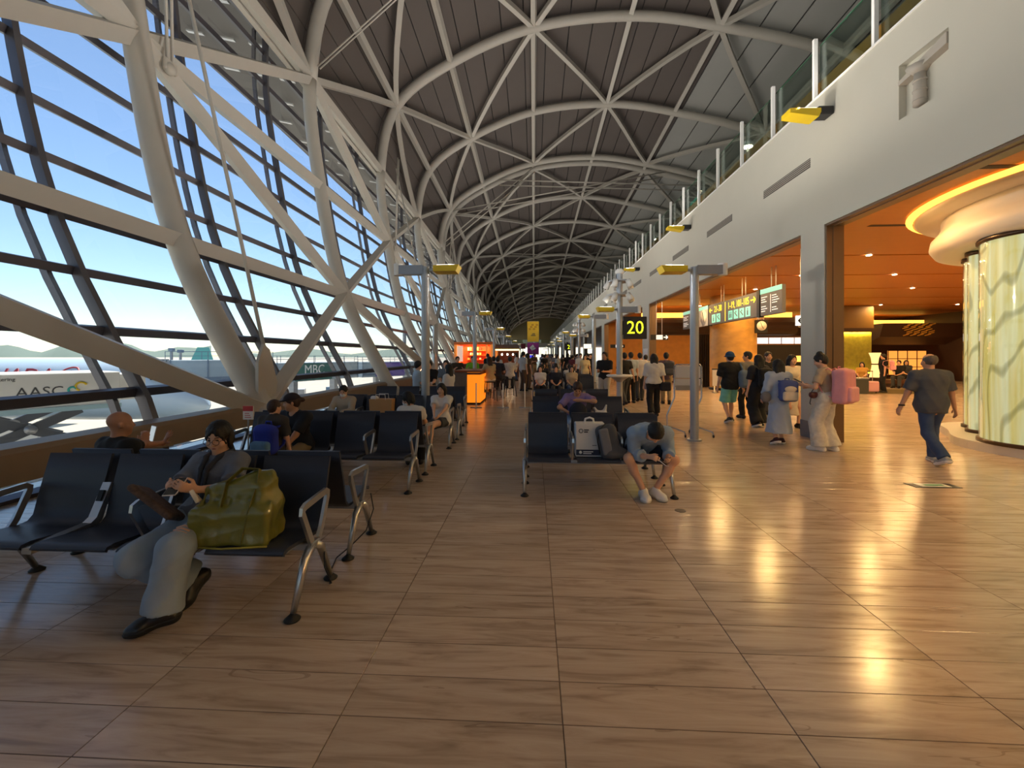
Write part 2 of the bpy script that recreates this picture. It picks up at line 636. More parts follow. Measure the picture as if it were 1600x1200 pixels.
# ---- roof cladding: strips along the hall, one per bay and strip
PL = list(np.linspace(3.0, TOPL, 34))
roof = struct(link('ceiling', None), 'vaulted roof lined with grey metal strips')
stuff = {0: MB(), 1: MB()}
bays = [(AY[i], AY[i + 1]) for i in range(len(AY) - 1)] + [(AY[-1], YE + 1)]
bays.insert(0, (YB - 1, AY[0]))
npan = 0
for bi, (ya, yb) in enumerate(bays):
    for pi in range(len(PL) - 1):
        t0, t1 = PL[pi], PL[pi + 1]
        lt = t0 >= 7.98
        e = 0.006
        c = [sect(t0 + e, ya + 0.012, 0.40), sect(t1 - e, ya + 0.012, 0.40), sect(t1 - e, yb - 0.012, 0.40), sect(t0 + e, yb - 0.012, 0.40)]
        u = [sect(t0 + e, ya + 0.012, 0.50), sect(t1 - e, ya + 0.012, 0.50), sect(t1 - e, yb - 0.012, 0.50), sect(t0 + e, yb - 0.012, 0.50)]
        fs = [(0, 1, 2, 3), (4, 7, 6, 5), (0, 4, 5, 1), (1, 5, 6, 2), (2, 6, 7, 3), (3, 7, 4, 0)]
        single = 6 <= bi <= 15 and yb - ya > 2 and t0 < 10.2 and npan < 300
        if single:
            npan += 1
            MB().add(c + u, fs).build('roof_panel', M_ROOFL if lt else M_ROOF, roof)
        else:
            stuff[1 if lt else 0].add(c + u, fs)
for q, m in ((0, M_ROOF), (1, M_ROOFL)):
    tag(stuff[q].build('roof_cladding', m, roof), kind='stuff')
sh = MB()                                               # weather skin above the strips
YY = list(np.linspace(YB - 1, YE + 1, 12))
for a, b in zip(YY[:-1], YY[1:]):
    tt = list(np.linspace(3.0, TOPL, 34))
    for t0, t1 in zip(tt[:-1], tt[1:]):
        sh.add([sect(t0, a, 0.52), sect(t1, a, 0.52), sect(t1, b, 0.52), sect(t0, b, 0.52)], [(0, 1, 2, 3)])
sh.build('roof_skin', M_DARK, roof)
# eave outside the glass, dark underside with reflective strips
M_SOFF = mat('eave_soffit', '5a5858', 0.6)
ev = MB()
for a, b in zip(YY[:-1], YY[1:]):
    p, q = sect(3, a), sect(3, b)
    ev.add([(p.x - 0.35, a, p.z + 0.5), (q.x - 0.35, b, q.z + 0.5), (q.x - 4.6, b, q.z + 1.5), (p.x - 4.6, a, p.z + 1.5),
            (p.x - 0.35, a, p.z + 0.8), (q.x - 0.35, b, q.z + 0.8), (q.x - 4.6, b, q.z + 1.8), (p.x - 4.6, a, p.z + 1.8)],
           [(0, 1, 2, 3), (7, 6, 5, 4), (3, 2, 6, 7), (0, 4, 5, 1)])
ev.build('eave', M_SOFF, roof)
M_STRIP = mat('louvre_blade', 'd5d7da', 0.3, 0.4)
y = YB
lam = MB()
while y < 90:
    p = sect(3, y)
    for f in (0.16, 0.42, 0.68):
        lam.bar((p.x - 0.35 - 4.25 * f, y, p.z + 0.35 + f), (p.x - 0.35 - 4.25 * (f + 0.14), y, p.z + 0.35 + f + 0.14), 0.12, 0.05)
    y += 1.8
tag(lam.build('louvre_blades', M_STRIP, roof), kind='stuff')
ed = MB()
for a, b in zip(YY[:-1], YY[1:]):
    ed.bar(sect(3, a, 0.3), sect(3, b, 0.3), 0.16, 0.30)
ed.build('roof_edge_beam', M_RIB, roof)

# ---- glass wall: mullion pairs, rails, panes
M_MUL = mat('mullion_grey', '6c6a70', 0.35, 0.5)
M_RAIL = mat('rail_grey', '57545b', 0.4, 0.4)
M_PANE = glassmat('window_glass', (0.93, 0.97, 0.98), 0.035)
win = struct(link('window_1', None), 'leaning airside glass wall in a grey grid of rails and paired mullions')
def gl(z, y):
    """glass line at height z"""
    lo, hi = 0.0, 3.0
    if z < 0.56:
        return Vector((-5.35 - 0.45 - (z - 0.56) * 0.25 - 0.05, y, z))
    for _ in range(30):
        mid = (lo + hi) / 2
        if cat_rom(LV, mid)[1] < z:
            lo = mid
        else:
            hi = mid
    return Vector((cat_rom(LV, lo)[0] - 0.66, y, z))
RZ = [0.0, 0.5] + [1.05 + 0.937 * k for k in range(0, 11)] + [11.4, 11.95]
MY = [AY[0] - 5.25 + 3.6 * k for k in range(0, 52)]
MY = [m for m in MY if m < YE]
for yy in MY:
    mb = MB()
    zs = [z for z in np.linspace(0, 11.95, 14)]
    mb.tube([gl(z, yy) + Vector((0.06, 0, 0)) for z in zs], 0.1, 4, flat=(0.10, 0.16))
    mb.tube([gl(z, yy - 0.34) + Vector((-0.10, 0, 0)) for z in zs], 0.1, 4, flat=(0.07, 0.10))
    mb.build('mullion', M_MUL, win)
for z in RZ:
    a, b = gl(z, YB), gl(z, YE)
    MB().bar(a, b, 0.10 if z > 0.6 else 0.12, 0.13, up=(0.3, 0, 1)).build('rail', M_RAIL, win)
rest = MB()
npn = 0
for i in range(len(MY) - 1):
    for r in range(len(RZ) - 1):
        ya, yb = MY[i] + 0.05, MY[i + 1] - 0.05
        za, zb = RZ[r] + 0.04, RZ[r + 1] - 0.04
        p = [gl(za, ya), gl(za, yb), gl(zb, yb), gl(zb, ya)]
        if 9 <= i <= 31 and npn < 300:
            npn += 1
            MB().add(p, [(0, 1, 2, 3)]).build('pane', M_PANE, win)
        else:
            rest.add(p, [(0, 1, 2, 3)])
tag(rest.build('far_panes', M_PANE, win), kind='stuff')
# brown sill beam in front of the glass
sb = MB()
sb.prism([(-5.62, 0.315), (-5.18, 0.315), (-5.18, 0.62), (-5.24, 0.67), (-5.62, 0.67)], 'y', YB, YE)
struct(sb.build('trim_1', M_BROWN), 'brown boxed sill beam running along the foot of the glass wall')

# ---- fascia on the right, openings below it, parapet above
M_FASC = mat('fascia_plaster', 'c4bfb0', 0.7, var=0.03, scale=2, bump=0.03)
M_BRZ = mat('bronze_frame', '7a6047', 0.38, 0.35, var=0.05)
M_BASE = mat('base_grey', '75757a', 0.5)
ZO, ZF = 4.04, 6.5
PY = [(-30.2, -29.5), (-17.4, -16.7), (-4.6, -3.9), (8.25, 8.95), (20.4, 21.6), (33.2, 34.4), (46.0, 47.2), (58.8, 60.0), (71.6, 72.8), (84.4, 85.6), (97.2, 98.4), (110, 111.2), (122.8, 124), (135.6, 136.8)]
TP = (5.86, 6.62)                                       # the recessed mural panel: Y range
fa = MB()
TZ = (5.08, 5.88)
fa.box(XR, XR + 0.31, YB, TP[0], ZO, ZF)
fa.box(XR, XR + 0.31, TP[1], YE, ZO, ZF)
fa.box(XR, XR + 0.31, TP[0], TP[1], ZO, TZ[0])
fa.box(XR, XR + 0.31, TP[0], TP[1], TZ[1], ZF)
fa.box(XR + 0.10, XR + 0.31, TP[0], TP[1], TZ[0], TZ[1])
for a, b in PY:
    fa.box(XR, XR + 0.31, a, b, 0, ZO)
fascia = struct(fa.build('wall_right', M_FASC), 'tall pale plaster fascia with wide openings to the shops')
for a, b in PY:
    t = MB()
    t.box(XR + 0.02, XR + 0.33, a - 0.035, a - 0.002, 0, ZO - 0.02)
    t.box(XR + 0.13, XR + 0.17, a - 0.05, a - 0.03, 0, ZO - 0.02)
    t.box(XR + 0.02, XR + 0.33, b + 0.002, b + 0.035, 0, ZO - 0.02)
    t.build('door_frame', M_BRZ, fascia)
    MB().box(XR - 0.015, XR, a, b, 0.0, 0.32).build('pillar_base', M_BASE, fascia)
t = MB()
t.box(XR + 0.02, XR + 0.33, YB, YE, ZO - 0.035, ZO - 0.002)
t.box(XR + 0.12, XR + 0.18, YB, YE, ZO - 0.05, ZO - 0.03)
t.build('head_frame', M_BRZ, fascia)
MB().box(XR - 0.02, XR + 0.33, YB, YE, ZF, ZF + 0.03).build('coping', M_WHITE, fascia)
# recessed mural relief: a round post under a slanted canopy
M_REL = mat('relief_plaster', 'b0a79a', 0.7)
rl = MB(True)
yc = (TP[0] + TP[1]) / 2
rl.tube([(XR + 0.04, yc + 0.08, TZ[0] + 0.05), (XR + 0.04, yc + 0.08, TZ[1] - 0.30)], [0.08, 0.065], 12)
rl.prism([(yc - 0.37, TZ[1] - 0.20), (yc + 0.37, TZ[1] - 0.30), (yc + 0.37, TZ[1] - 0.24), (yc - 0.37, TZ[1] - 0.05)], 'x', XR - 0.02, XR + 0.1)
rl.tube([(XR + 0.04, yc + 0.08, TZ[1] - 0.30), (XR + 0.04, yc + 0.08, TZ[1] - 0.2)], [0.07, 0.16], 12)
for i in range(3):
    rl.tube([(XR + 0.04, yc + 0.08, TZ[0] + 0.10 + 0.14 * i), (XR + 0.04, yc + 0.08, TZ[0] + 0.12 + 0.14 * i)], 0.085, 12)
rl.build('mural_relief', M_REL, fascia)
# slotted vents
M_SLOT = mat('vent_dark', '4a4743', 0.6)
vi = 0
for y in [8.65 + 3.3 * q for q in range(0, 11)]:
    v = MB()
    v.box(XR - 0.004, XR + 0.02, y, y + 1.7, 5.28, 5.46)
    vo = v.build('vent', M_SLOT, fascia)
    for q in range(4):
        MB().box(XR - 0.010, XR - 0.003, y, y + 1.7, 5.305 + 0.04 * q, 5.318 + 0.04 * q).build('vent_slat', M_REL, vo)

# ---- mezzanine: slab, parapet panel, glass railing
M_OAK = mat('warm_oak', 'b9813f', 0.45, var=0.15, scale=5, stretch=(6, 1, 6))
mz = MB()
mz.box(XR + 0.31, XS, YB, YE, 6.2, 6.45)
struct(mz.build('floor_mezzanine', M_FASC), 'upper gallery slab')
MB().box(XR + 0.23, XR + 0.27, YB, YE, 6.45, 6.98).build('kerb_panel', M_OAK, fascia)
M_GGL = glassmat('railing_glass', (0.80, 0.90, 0.86), 0.05)
M_GEDGE = mat('glass_edge', '3f7a5a', 0.2)
rail = thing('glass_railing', 'glass balustrade on white posts along the edge of the upper gallery', 'railing', (XR + 0.12, 0, 6.53))
y = 7.22 - 1.48 * 30
pcount = 0
post_m = MB().box(-0.035, 0.035, -0.03, 0.03, 0, 1.27).mesh('post', M_WHITE)
pane_m = MB().box(0.07, 0.082, 0.03, 1.45, 0.02, 1.12).mesh('pane', M_GGL)
edge_m = MB().box(0.069, 0.083, 0.03, 1.45, 1.12, 1.128).mesh('pane_edge', M_GEDGE)
while y < YE - 2:
    link('post', post_m, rail, (0, y, 0))
    link('pane', pane_m, rail, (0, y, 0))
    link('pane_edge', edge_m, rail, (0, y, 0))
    y += 1.48

# ---- far side of the gallery and the ends of the hall
M_LAND = mat('gallery_wall', 'b9ada0', 0.7, var=0.05, scale=2)
lw = MB()
lw.box(XS - 1.2, XS - 1.0, YB, YE, 6.45, 7.4)
wr = struct(lw.build('wall_gallery', M_LAND), 'low wall at the back of the upper gallery')
lg = struct(link('added_gallery_window', None), 'added glazing at the unseen back of the upper gallery')  # unseen glazing, invented to let sky light onto the roof
y = YB
pm_ = MB().box(0, 0.02, 0.05, 3.95, 7.4, 10.2).mesh('pane', M_PANE)
mm_ = MB().box(-0.05, 0.08, -0.05, 0.05, 7.4, 10.2).mesh('mullion', M_MUL)
while y < YE - 4:
    link('pane', pm_, lg, (XS - 1.1, y, 0))
    link('mullion', mm_, lg, (XS - 1.1, y, 0))
    y += 4.0
# unseen glazed end wall, invented to let sky light in behind the camera
bw = struct(link('added_end_window', None), 'added glazed end of the hall behind the seats letting in sky light')
xs = list(np.linspace(-6.2, XR - 0.2, 7))
for a, b in zip(xs[:-1], xs[1:]):
    for z0 in (0, 3.0, 6.0, 9.0, 12.0, 15.0):
        MB().box(a + 0.05, b - 0.05, YB - 0.01, YB + 0.01, z0 + 0.05, z0 + 2.95).build('pane', M_PANE, bw)
for a in xs:
    MB().box(a - 0.05, a + 0.05, YB - 0.1, YB + 0.1, 0, 18.3).build('mullion', M_MUL, bw)
for z0 in (0, 3.0, 6.0, 9.0, 12.0, 15.0):
    MB().box(-6.2, XR, YB - 0.06, YB + 0.06, z0 - 0.05, z0 + 0.05).build('rail', M_RAIL, bw)
bwm = MB()
bwm.box(XR, XS, YB - 0.2, YB, 0, 18)
struct(bwm.build('wall_back', M_FASC), 'plaster end wall beside the added glazing')
# far end: a bridge across the hall and a glazed wall above
M_FAR = mat('far_wall', '948c6c', 0.6, var=0.05, scale=1)
fe = MB()
fe.box(-8.6, XS, YE, YE + 0.3, 4.6, 15.5)
fe.box(-8.6, -5.0, YE, YE + 0.3, 0, 4.6)
far = struct(fe.build('wall_far', M_FAR), 'far end of the hall with a bridge across it')
MB().box(-7.5, XR, YE - 9, YE - 6, 4.3, 5.6).build('bridge', M_FASC, far)
MB().box(-7.5, XR, YE - 9.05, YE - 9, 5.6, 6.7).build('bridge_rail', M_GGL, far)

# ================================================================== SHOP ZONE BEHIND THE OPENINGS
RX = (math.pi / 2, 0, 0)                    # text facing the camera
RSIDE = (math.pi / 2, 0, -math.pi / 2)      # text facing the hall (towards -X)
ZC = 4.4
WARM = (1.0, 0.56, 0.20)
M_WOODC = mat('ceiling_wood', 'b5722c', 0.45, var=0.14, scale=3.0, stretch=(0.6, 14, 1))
M_SLOTC = mat('ceiling_slot', '2a1a10', 0.7)
M_LAMP = mat('downlight_glow', 'fff0d0', 0.5, emit=14, ecol=(1.0, 0.80, 0.5))
M_COVE = mat('cove_glow', 'ffb040', 0.5, emit=1.3, ecol=(1.0, 0.50, 0.07))
M_DKBR = mat('dark_brown', '3a2417', 0.5, var=0.15, scale=3)
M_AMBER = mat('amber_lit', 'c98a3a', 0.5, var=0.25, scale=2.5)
cs = struct(link('ceiling_shops', None), 'warm wood ceiling over the shops with dark slots')
slots = [-6, -2.5, 0.5, 3.6, 12.4, 15.4, 18.5, 21.5, 24.5, 27.5, 30.5, 33.5, 40, 50, 60, 75, 95, YE]
pv = YB
for s_ in slots:
    MB().box(XR + 0.31, XS, pv + 0.06, s_ - 0.06, ZC, ZC + 0.1).build('ceiling_panel', M_WOODC, cs)
    pv = s_
MB().box(XR + 0.31, XS, YB, YE, ZC + 0.12, ZC + 0.2).build('slot_back', M_SLOTC, cs)
for y_, xa, xb in ((9.6, 7.2, 8.25), (6.7, 6.1, 7.1), (1.5, 6.6, 7.8)):
    MB().box(xa, xb, y_ - 0.06, y_ + 0.06, ZC - 0.006, ZC + 0.02).build('short_slot', M_SLOTC, cs)
dl = MB().cyl(0, 0, -0.012, 0.0, 0.065, 14).mesh('downlight', M_LAMP)
dpos = []
DOWN_W = 38
for y_ in (-4, 0, 4.2, 8.6, 12.4, 15.4, 18.5, 24.5, 30.5):
    for x_ in (6.55, 9.3, 12.4, 15.6, 19, 23):
        if math.hypot(x_ - 10.4, y_ - 7.2) < 3.6:
            continue
        dpos.append((x_, y_))
        link('downlight', dl, cs, (x_, y_ + 0.0 if y_ > 10 else y_, ZC - 0.002))
for x_, y_ in dpos:                          # each ceiling downlight gives its own light
    arealight('downlight', (x_, y_, ZC - 0.03), 0.13, DOWN_W, (1.0, 0.60, 0.22))

# back of the shops: walls standing behind one another
def wallbox(name, x0, x1, y0, y1, z0, z1, m, label):
    return struct(MB().box(x0, x1, y0, y1, z0, z1).build(name, m), label)
wallbox('wall_shop_back', 5.7, XS, 36.0, 36.3, 0, ZC, M_AMBER, 'amber lit back wall of the shops')
wallbox('wall_shop_side', XS - 0.2, XS, YB, YE, 0, ZC, M_DKBR, 'dark brown outer wall of the shops')
wallbox('wall_shop_near', 14.5, XS, -3.0, -2.8, 0, ZC, M_DKBR, 'dark brown wall of the near shop')
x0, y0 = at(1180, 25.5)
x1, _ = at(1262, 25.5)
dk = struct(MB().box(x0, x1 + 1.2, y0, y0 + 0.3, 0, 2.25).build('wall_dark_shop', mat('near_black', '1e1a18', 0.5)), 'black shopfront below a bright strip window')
for i in range(5):
    MB().box(x0 + 0.1 + i * 0.74, x0 + 0.76 + i * 0.74, y0 + 0.02, y0 + 0.08, 2.32, 2.68).build('strip_light', mat('strip_white', 'dfeaf2', 0.3, emit=0.45, ecol=(0.8, 0.92, 1.0)), dk)
MB().box(x0, x1 + 1.2, y0, y0 + 0.3, 2.72, 2.78).build('strip_rail', M_DKBR, dk)
MB().box(x0 + 2.2, x0 + 2.95, y0 - 0.05, y0, 1.25, 1.6).build('menu_light', M_COVE, dk)
# brown curved bulkhead with a glowing cove above it
def cove(x0, x1, y_, z0, z1, name, label):
    o = struct(link(name, None, None, (0, 0, 0)), label)
    pts = [(y_ - 0.3 * math.sin(t), z0 + (z1 - z0) * (1 - math.cos(t)) / 2) for t in np.linspace(0, math.pi, 9)]
    MB().prism(pts + [(y_ + 0.6, z1), (y_ + 0.6, z0)], 'x', x0, x1).build('bulkhead', M_DKBR, o)
    MB().box(x0, x1, y_ + 0.25, y_ + 0.5, z1 + 0.02, z1 + 0.30).build('cove_light', M_COVE, o)
    return o
cove(6.2, 14.5, 24.6, 2.78, 3.75, 'trim_2', 'brown bulkhead below a glowing orange cove')
cove(14.6, XS - 0.3, 30.5, 3.0, 3.75, 'trim_3', 'dark bulkhead below a glowing cove beyond the lounge')
# golden drum column between sign and black shopfront
xg, yg = at(1145, 20.3)
M_GOLD = mat('gold_mottled', 'c99b4e', 0.42, var=0.42, scale=2.4, stretch=(1, 1, 1.6), bump=0.2)
gc = thing('drum_column', 'fat round column clad in mottled gold leaf', 'column', (xg, yg, 0))
MB(True).lathe([(1.0, 0.12), (1.0, 3.2), (0.98, ZC)], 40).build('shaft', M_GOLD, gc)
MB(True).lathe([(0.0, 0.0), (1.04, 0.0), (1.04, 0.12), (1.0, 0.12)], 40).build('base_ring', M_DARK, gc)
# dark ribbed partition left of the drum
xp, yp = at(1098, 22.0)
pt = thing('slatted_screen', 'dark vertical slat screen beside the gold drum column', 'screen', (xp, yp, 0))
for i in range(7):
    MB().box(-0.28 + i * 0.09, -0.22 + i * 0.09, -0.05, 0.05, 0, 2.7).build('slat', M_DARK, pt)
MB().box(-0.3, 0.36, 0.05, 0.08, 0, 2.7).build('backing', M_DARK, pt)
# service counter with lit front, left part of the middle opening
xc_, yc_ = at(1062, 26.0)
ct = thing('service_counter', 'long pale counter in front of the amber wall', 'counter', (xc_, yc_, 0))
MB().box(-2.2, 1.2, -0.3, 0.3, 0.08, 0.98, 0.02).build('body', mat('counter_pale', 'b8aa98', 0.5), ct)
MB().box(-2.25, 1.25, -0.36, 0.34, 0.98, 1.04, 0.01).build('top', M_WHITE, ct)
MB().box(-2.15, 1.15, -0.26, 0.26, 0, 0.08).build('plinth', M_DARK, ct)
# lounge seen through the near opening: lit green panel, bulkhead block, canopy, shoji
xq, yq = at(1337, 24.0)
gp = thing('green_panel', 'mottled moss green panel washed by amber light strips beside the lounge', 'panel', (xq, yq, 0))
MB().box(-0.85, 0.85, 0, 0.1, 0.6, 2.93).build('screen', mat('moss_panel', '8f8a30', 0.6, var=0.5, scale=5), gp)  # plain mottled green; the amber glow comes from the wash lights
MB().box(-0.9, 0.9, -0.05, 0.3, 0, 0.6).build('plinth', M_DKBR, gp)
MB().box(-0.9, 0.9, -0.1, 0.3, 2.93, 3.15).build('lintel', M_DKBR, gp)
MB().box(-0.9, 0.9, -0.1, 0.3, 3.15, ZC - 0.01).build('header', mat('olive_board', '7b5c2a', 0.5, var=0.1), gp)
arealight('panel_wash', (xq, yq - 0.05, 2.915), 1.6, 22, (1.0, 0.62, 0.12), (0.25, 0, 0), 0.05)
arealight('panel_wash', (xq, yq - 0.03, 0.615), 1.6, 9, (1.0, 0.62, 0.12), (math.pi - 0.25, 0, 0), 0.04)
xw, yw = at(1420, 26.5)
cn = thing('wave_canopy', 'dark canopy with rippling gold strips over the lounge', 'canopy', (xw, yw, 0))
prof = [(-0.1 * i, 2.65 + 0.14 * i) for i in range(6)]
MB().prism([(0.5, 2.3), (-0.6, 2.75), (-0.9, 3.55), (0.5, 3.55)], 'x', -2.2, 2.6).build('hood', M_DKBR, cn)
M_GSTR = mat('gold_strip', 'f0b850', 0.3, 0.6)
for r_ in range(7):
    for c_ in range(4):
        f = r_ / 6
        zz = 2.85 + 0.62 * f
        yy = -0.64 - 0.26 * f
        xx = -0.9 + c_ * 0.42 + 0.18 * math.sin(r_ * 1.1)
        MB().bar((xx, yy - 0.03, zz - 0.03), (xx + 0.34, yy - 0.03, zz + 0.06), 0.03, 0.05).build('strip', M_GSTR, cn)
xw, yw = at(1420, 28.0)
sj = thing('shoji_screen', 'orange lit paper screen with dark lattice behind the lounge', 'screen', (xw, yw, 0))
MB().box(-1.3, 1.1, 0, 0.05, 0.35, 1.95).build('paper', mat('shoji_lit', 'ffb060', 0.6, emit=0.55, ecol=(1.0, 0.36, 0.06)), sj)
for i in range(5):
    MB().box(-1.32 + i * 0.6, -1.28 + i * 0.6, -0.03, 0.0, 0.35, 1.95).build('stile', M_DKBR, sj)
for i in range(4):
    MB().box(-1.3, 1.1, -0.03, 0.0, 0.33 + i * 0.53, 0.37 + i * 0.53).build('lattice_bar', M_DKBR, sj)
xw, yw = at(1367, 21.0)
hl = thing('hourglass_lantern', 'cream glowing lantern pinched at the waist', 'lamp', (xw, yw, 0))
MB(True).lathe([(0.24, 0.55), (0.15, 1.0), (0.13, 1.2), (0.17, 1.5), (0.26, 1.75), (0.0, 1.75)], 6, smooth=False).build('shade', mat('lantern_lit', 'ffd890', 0.6, emit=0.7, ecol=(1.0, 0.62, 0.22)), hl)
MB().cyl(0, 0, 0, 0.55, 0.2, 12, 0.24).build('stand', M_DKBR, hl)
MB(True).lathe([(0.135, 1.16), (0.15, 1.17), (0.15, 1.21), (0.135, 1.22)], 12).build('waist_band', M_DKBR, hl)
xw, yw = at(1395, 24.5)
dw = struct(MB().box(xw - 1.3, xw + 0.4, yw + 4.2, yw + 4.4, 0, 3.0).build('wall_lounge', mat('lounge_dark', '22140c', 0.5)), 'dark shelving wall behind the lounge')
for i in range(5):
    MB().box(xw - 0.9, xw + 0.1, yw + 4.15, yw + 4.2, 0.9 + 0.3 * i, 0.93 + 0.3 * i).build('shelf', M_DKBR, dw)
xw, yw = at(1385, 18.6)
rg = tag(MB().box(-2.0, 2.2, -0.6, 1.9, 0.002, 0.012).build('rug', mat('moss_rug', '5a4a22', 0.95, var=0.3, scale=9), None, (xw, yw, 0)), 'flat moss coloured rug under the lounge seats', 'rug')

# ---- round glass feature at the right
GX, GY, GR = 10.4, 7.2, 2.9
M_PLINTH = mat('plinth_white', 'd9d6d0', 0.35)
gf = thing('round_pavilion', 'round white drum soffit on a ring of patterned glowing glass cylinders', 'pavilion', (GX, GY, 0))
pts = []
for i in range(96):
    a = 2 * math.pi * i / 96
    r_ = GR + 0.09 * math.cos(8 * (a - 2.9))
    pts.append((r_ * math.cos(a), r_ * math.sin(a)))
MB().prism(pts, 'z', 0, 0.15).build('plinth', M_PLINTH, gf)
MB(True).lathe([(2.2, 3.62), (2.85, 3.55), (3.0, 3.60), (3.07, 3.72), (3.05, 3.86), (2.95, 3.98), (2.9, 4.1), (2.9, 4.24)], 72).build('soffit', mat('soffit_cream', 'e6dccb', 0.5), gf)
MB(True).lathe([(2.9, 4.24), (3.25, 4.26), (3.3, 4.32), (3.25, ZC - 0.02)], 72).build('cove_lip', mat('soffit_cream', 'e6dccb', 0.5), gf)
MB(True).lathe([(2.97, 4.27), (3.18, 4.29)], 72).build('cove_light', M_COVE, gf)
MB(True).lathe([(3.31, ZC - 0.09), (3.42, ZC - 0.03)], 72).build('cove_light', M_COVE, gf)
def petalmat():
    m = mat('petal_glass', 'd8d890', 0.12)
    n, l = m.node_tree.nodes, m.node_tree.links
    b = n['Principled BSDF']
    tc = n.new('ShaderNodeTexCoord')
    mp = n.new('ShaderNodeMapping')
    mp.inputs['Scale'].default_value = (1.0, 1.0, 0.35)
    l.new(tc.outputs['Object'], mp.inputs[0])
    wv = n.new('ShaderNodeTexWave')
    wv.bands_direction = 'DIAGONAL'
    wv.inputs['Scale'].default_value = 1.5
    wv.inputs['Distortion'].default_value = 16.0
    wv.inputs['Detail'].default_value = 2
    wv.inputs['Detail Scale'].default_value = 0.8
    l.new(mp.outputs[0], wv.inputs[0])
    rp = n.new('ShaderNodeValToRGB')
    e = rp.color_ramp.elements
    e[0].position, e[0].color = 0.0, (*lin('b0ad90'), 1)
    e[1].position, e[1].color = 0.16, (*lin('dedcc0'), 1)
    l.new(wv.outputs['Fac'], rp.inputs[0])
    no = n.new('ShaderNodeTexNoise')
    no.inputs['Scale'].default_value = 3.0
    mp2 = n.new('ShaderNodeMapping')
    mp2.inputs['Scale'].default_value = (3.0, 3.0, 0.12)
    l.new(tc.outputs['Object'], mp2.inputs[0])
    l.new(mp2.outputs[0], no.inputs[0])
    r2 = n.new('ShaderNodeValToRGB')
    f = r2.color_ramp.elements
    f[0].position, f[0].color = 0.35, (*lin('dcd28c'), 1)
    f[1].position, f[1].color = 0.62, (*lin('e8efe0'), 1)
    l.new(no.outputs[0], r2.inputs[0])
    mx = n.new('ShaderNodeMix')
    mx.data_type = 'RGBA'
    mx.blend_type = 'MULTIPLY'
    mx.inputs[0].default_value = 1
    l.new(rp.outputs[0], mx.inputs[6])
    l.new(r2.outputs[0], mx.inputs[7])
    l.new(mx.outputs[2], b.inputs['Base Color'])
    l.new(mx.outputs[2], b.inputs['Emission Color'])
    b.inputs['Emission Strength'].default_value = 0.40
    return m
M_PETAL = petalmat()
M_CGL = glassmat('cylinder_glass', (0.95, 0.97, 0.93), 0.06)
def glasscyl(x, y, r, z1):
    c = link('glass_cylinder', None, gf, (x - GX, y - GY, 0))
    MB(True).lathe([(r - 0.02, 0.2), (r - 0.02, z1)], 32).build('printed_sleeve', M_PETAL, c)
    MB(True).lathe([(r, 0.2), (r, z1)], 32).build('outer_glass', M_CGL, c)
    MB(True).lathe([(r - 0.04, 0.15), (r + 0.03, 0.15), (r + 0.03, 0.21), (r - 0.04, 0.21)], 32).build('foot_ring', mat('bronze_dark', '4a3a2c', 0.3, 0.6), c)
    MB(True).lathe([(r - 0.04, z1), (r + 0.03, z1), (r + 0.03, z1 + 0.07), (r - 0.04, z1 + 0.07)], 32).build('head_ring', mat('bronze_dark', '4a3a2c', 0.3, 0.6), c)
for x_, y_, r_ in ((8.17, 7.35, 0.68), (8.52, 8.50, 0.27), (9.05, 9.05, 0.33), (8.75, 8.05, 0.20), (8.35, 6.0, 0.5), (9.5, 5.1, 0.45), (9.95, 9.35, 0.4), (11.2, 9.3, 0.4), (10.8, 4.9, 0.45)):
    glasscyl(x_, y_, r_, 3.50)
MB(True).lathe([(1.5, 0.15), (1.5, 3.6)], 40).build('core_drum', mat('core_cream', 'f0dca8', 0.5), gf)

# ================================================================== SIGNS
M_SIGN = mat('sign_grey', '5e5d61', 0.5)
M_SIGNK = mat('sign_black', '161413', 0.45)
M_TEAL = mat('sign_teal', '7fd6c2', 0.5, emit=0.35)
M_YEL = mat('sign_yellow', 'e8e23a', 0.5, emit=0.5)
M_WTXT = mat('sign_white', 'eeeeea', 0.5, emit=0.35)
M_WPRT = mat('white_print', 'eeeeea', 0.5)
SX = 7.5
def span(pa, pb):                            # Y range on the plane X = SX between two pixel columns
    r = []
    for p in (pa, pb):
        u = (p - 800) / FPX
        k = u * CS - SN
        d = SX / k
        r.append(d * (u * SN + CS))
    return min(r), max(r)
def rods(parent, ys, ztop, z):
    for y_ in ys:
        MB().tube([(0, y_, z), (0, y_, ztop)], 0.014, 6).build('hanger_rod', M_WHITE, parent)
def arrow(mb, y, z, s, right=True):
    g = -1 if right else 1                   # on the hall side, right of the reader is -Y
    x = -0.075
    mb.bar((x, y - g * s, z), (x, y + g * s, z), 0.012, s * 0.28)
    mb.bar((x, y + g * s, z), (x, y + g * s * 0.25, z + s * 0.62), 0.012, s * 0.28)
    mb.bar((x, y + g * s, z), (x, y + g * s * 0.25, z - s * 0.62), 0.012, s * 0.28)
Z0, Z1 = 2.90, 3.74
ya, yb = span(1186, 1110)
ds = thing('direction_sign', 'grey hanging direction board pointing to 21-38 and 1-19, 101-105', 'sign', (SX, 0, 0))
MB().box(-0.07, 0.07, ya, yb, Z0, Z1, 0.01).build('panel', M_SIGN, ds)
MB().box(-0.08, 0.08, ya - 0.17, ya, Z0 - 0.03, Z1 + 0.03).build('end_cap', M_SIGNK, ds)
MB().box(-0.08, 0.08, yb, yb + 0.06, Z0 - 0.03, Z1 + 0.03).build('end_cap', M_SIGNK, ds)
rods(ds, (ya + 0.9, ya + 1.15, yb - 1.3, yb - 1.05), ZC, Z1)
ym = yb - (yb - ya) * 0.40
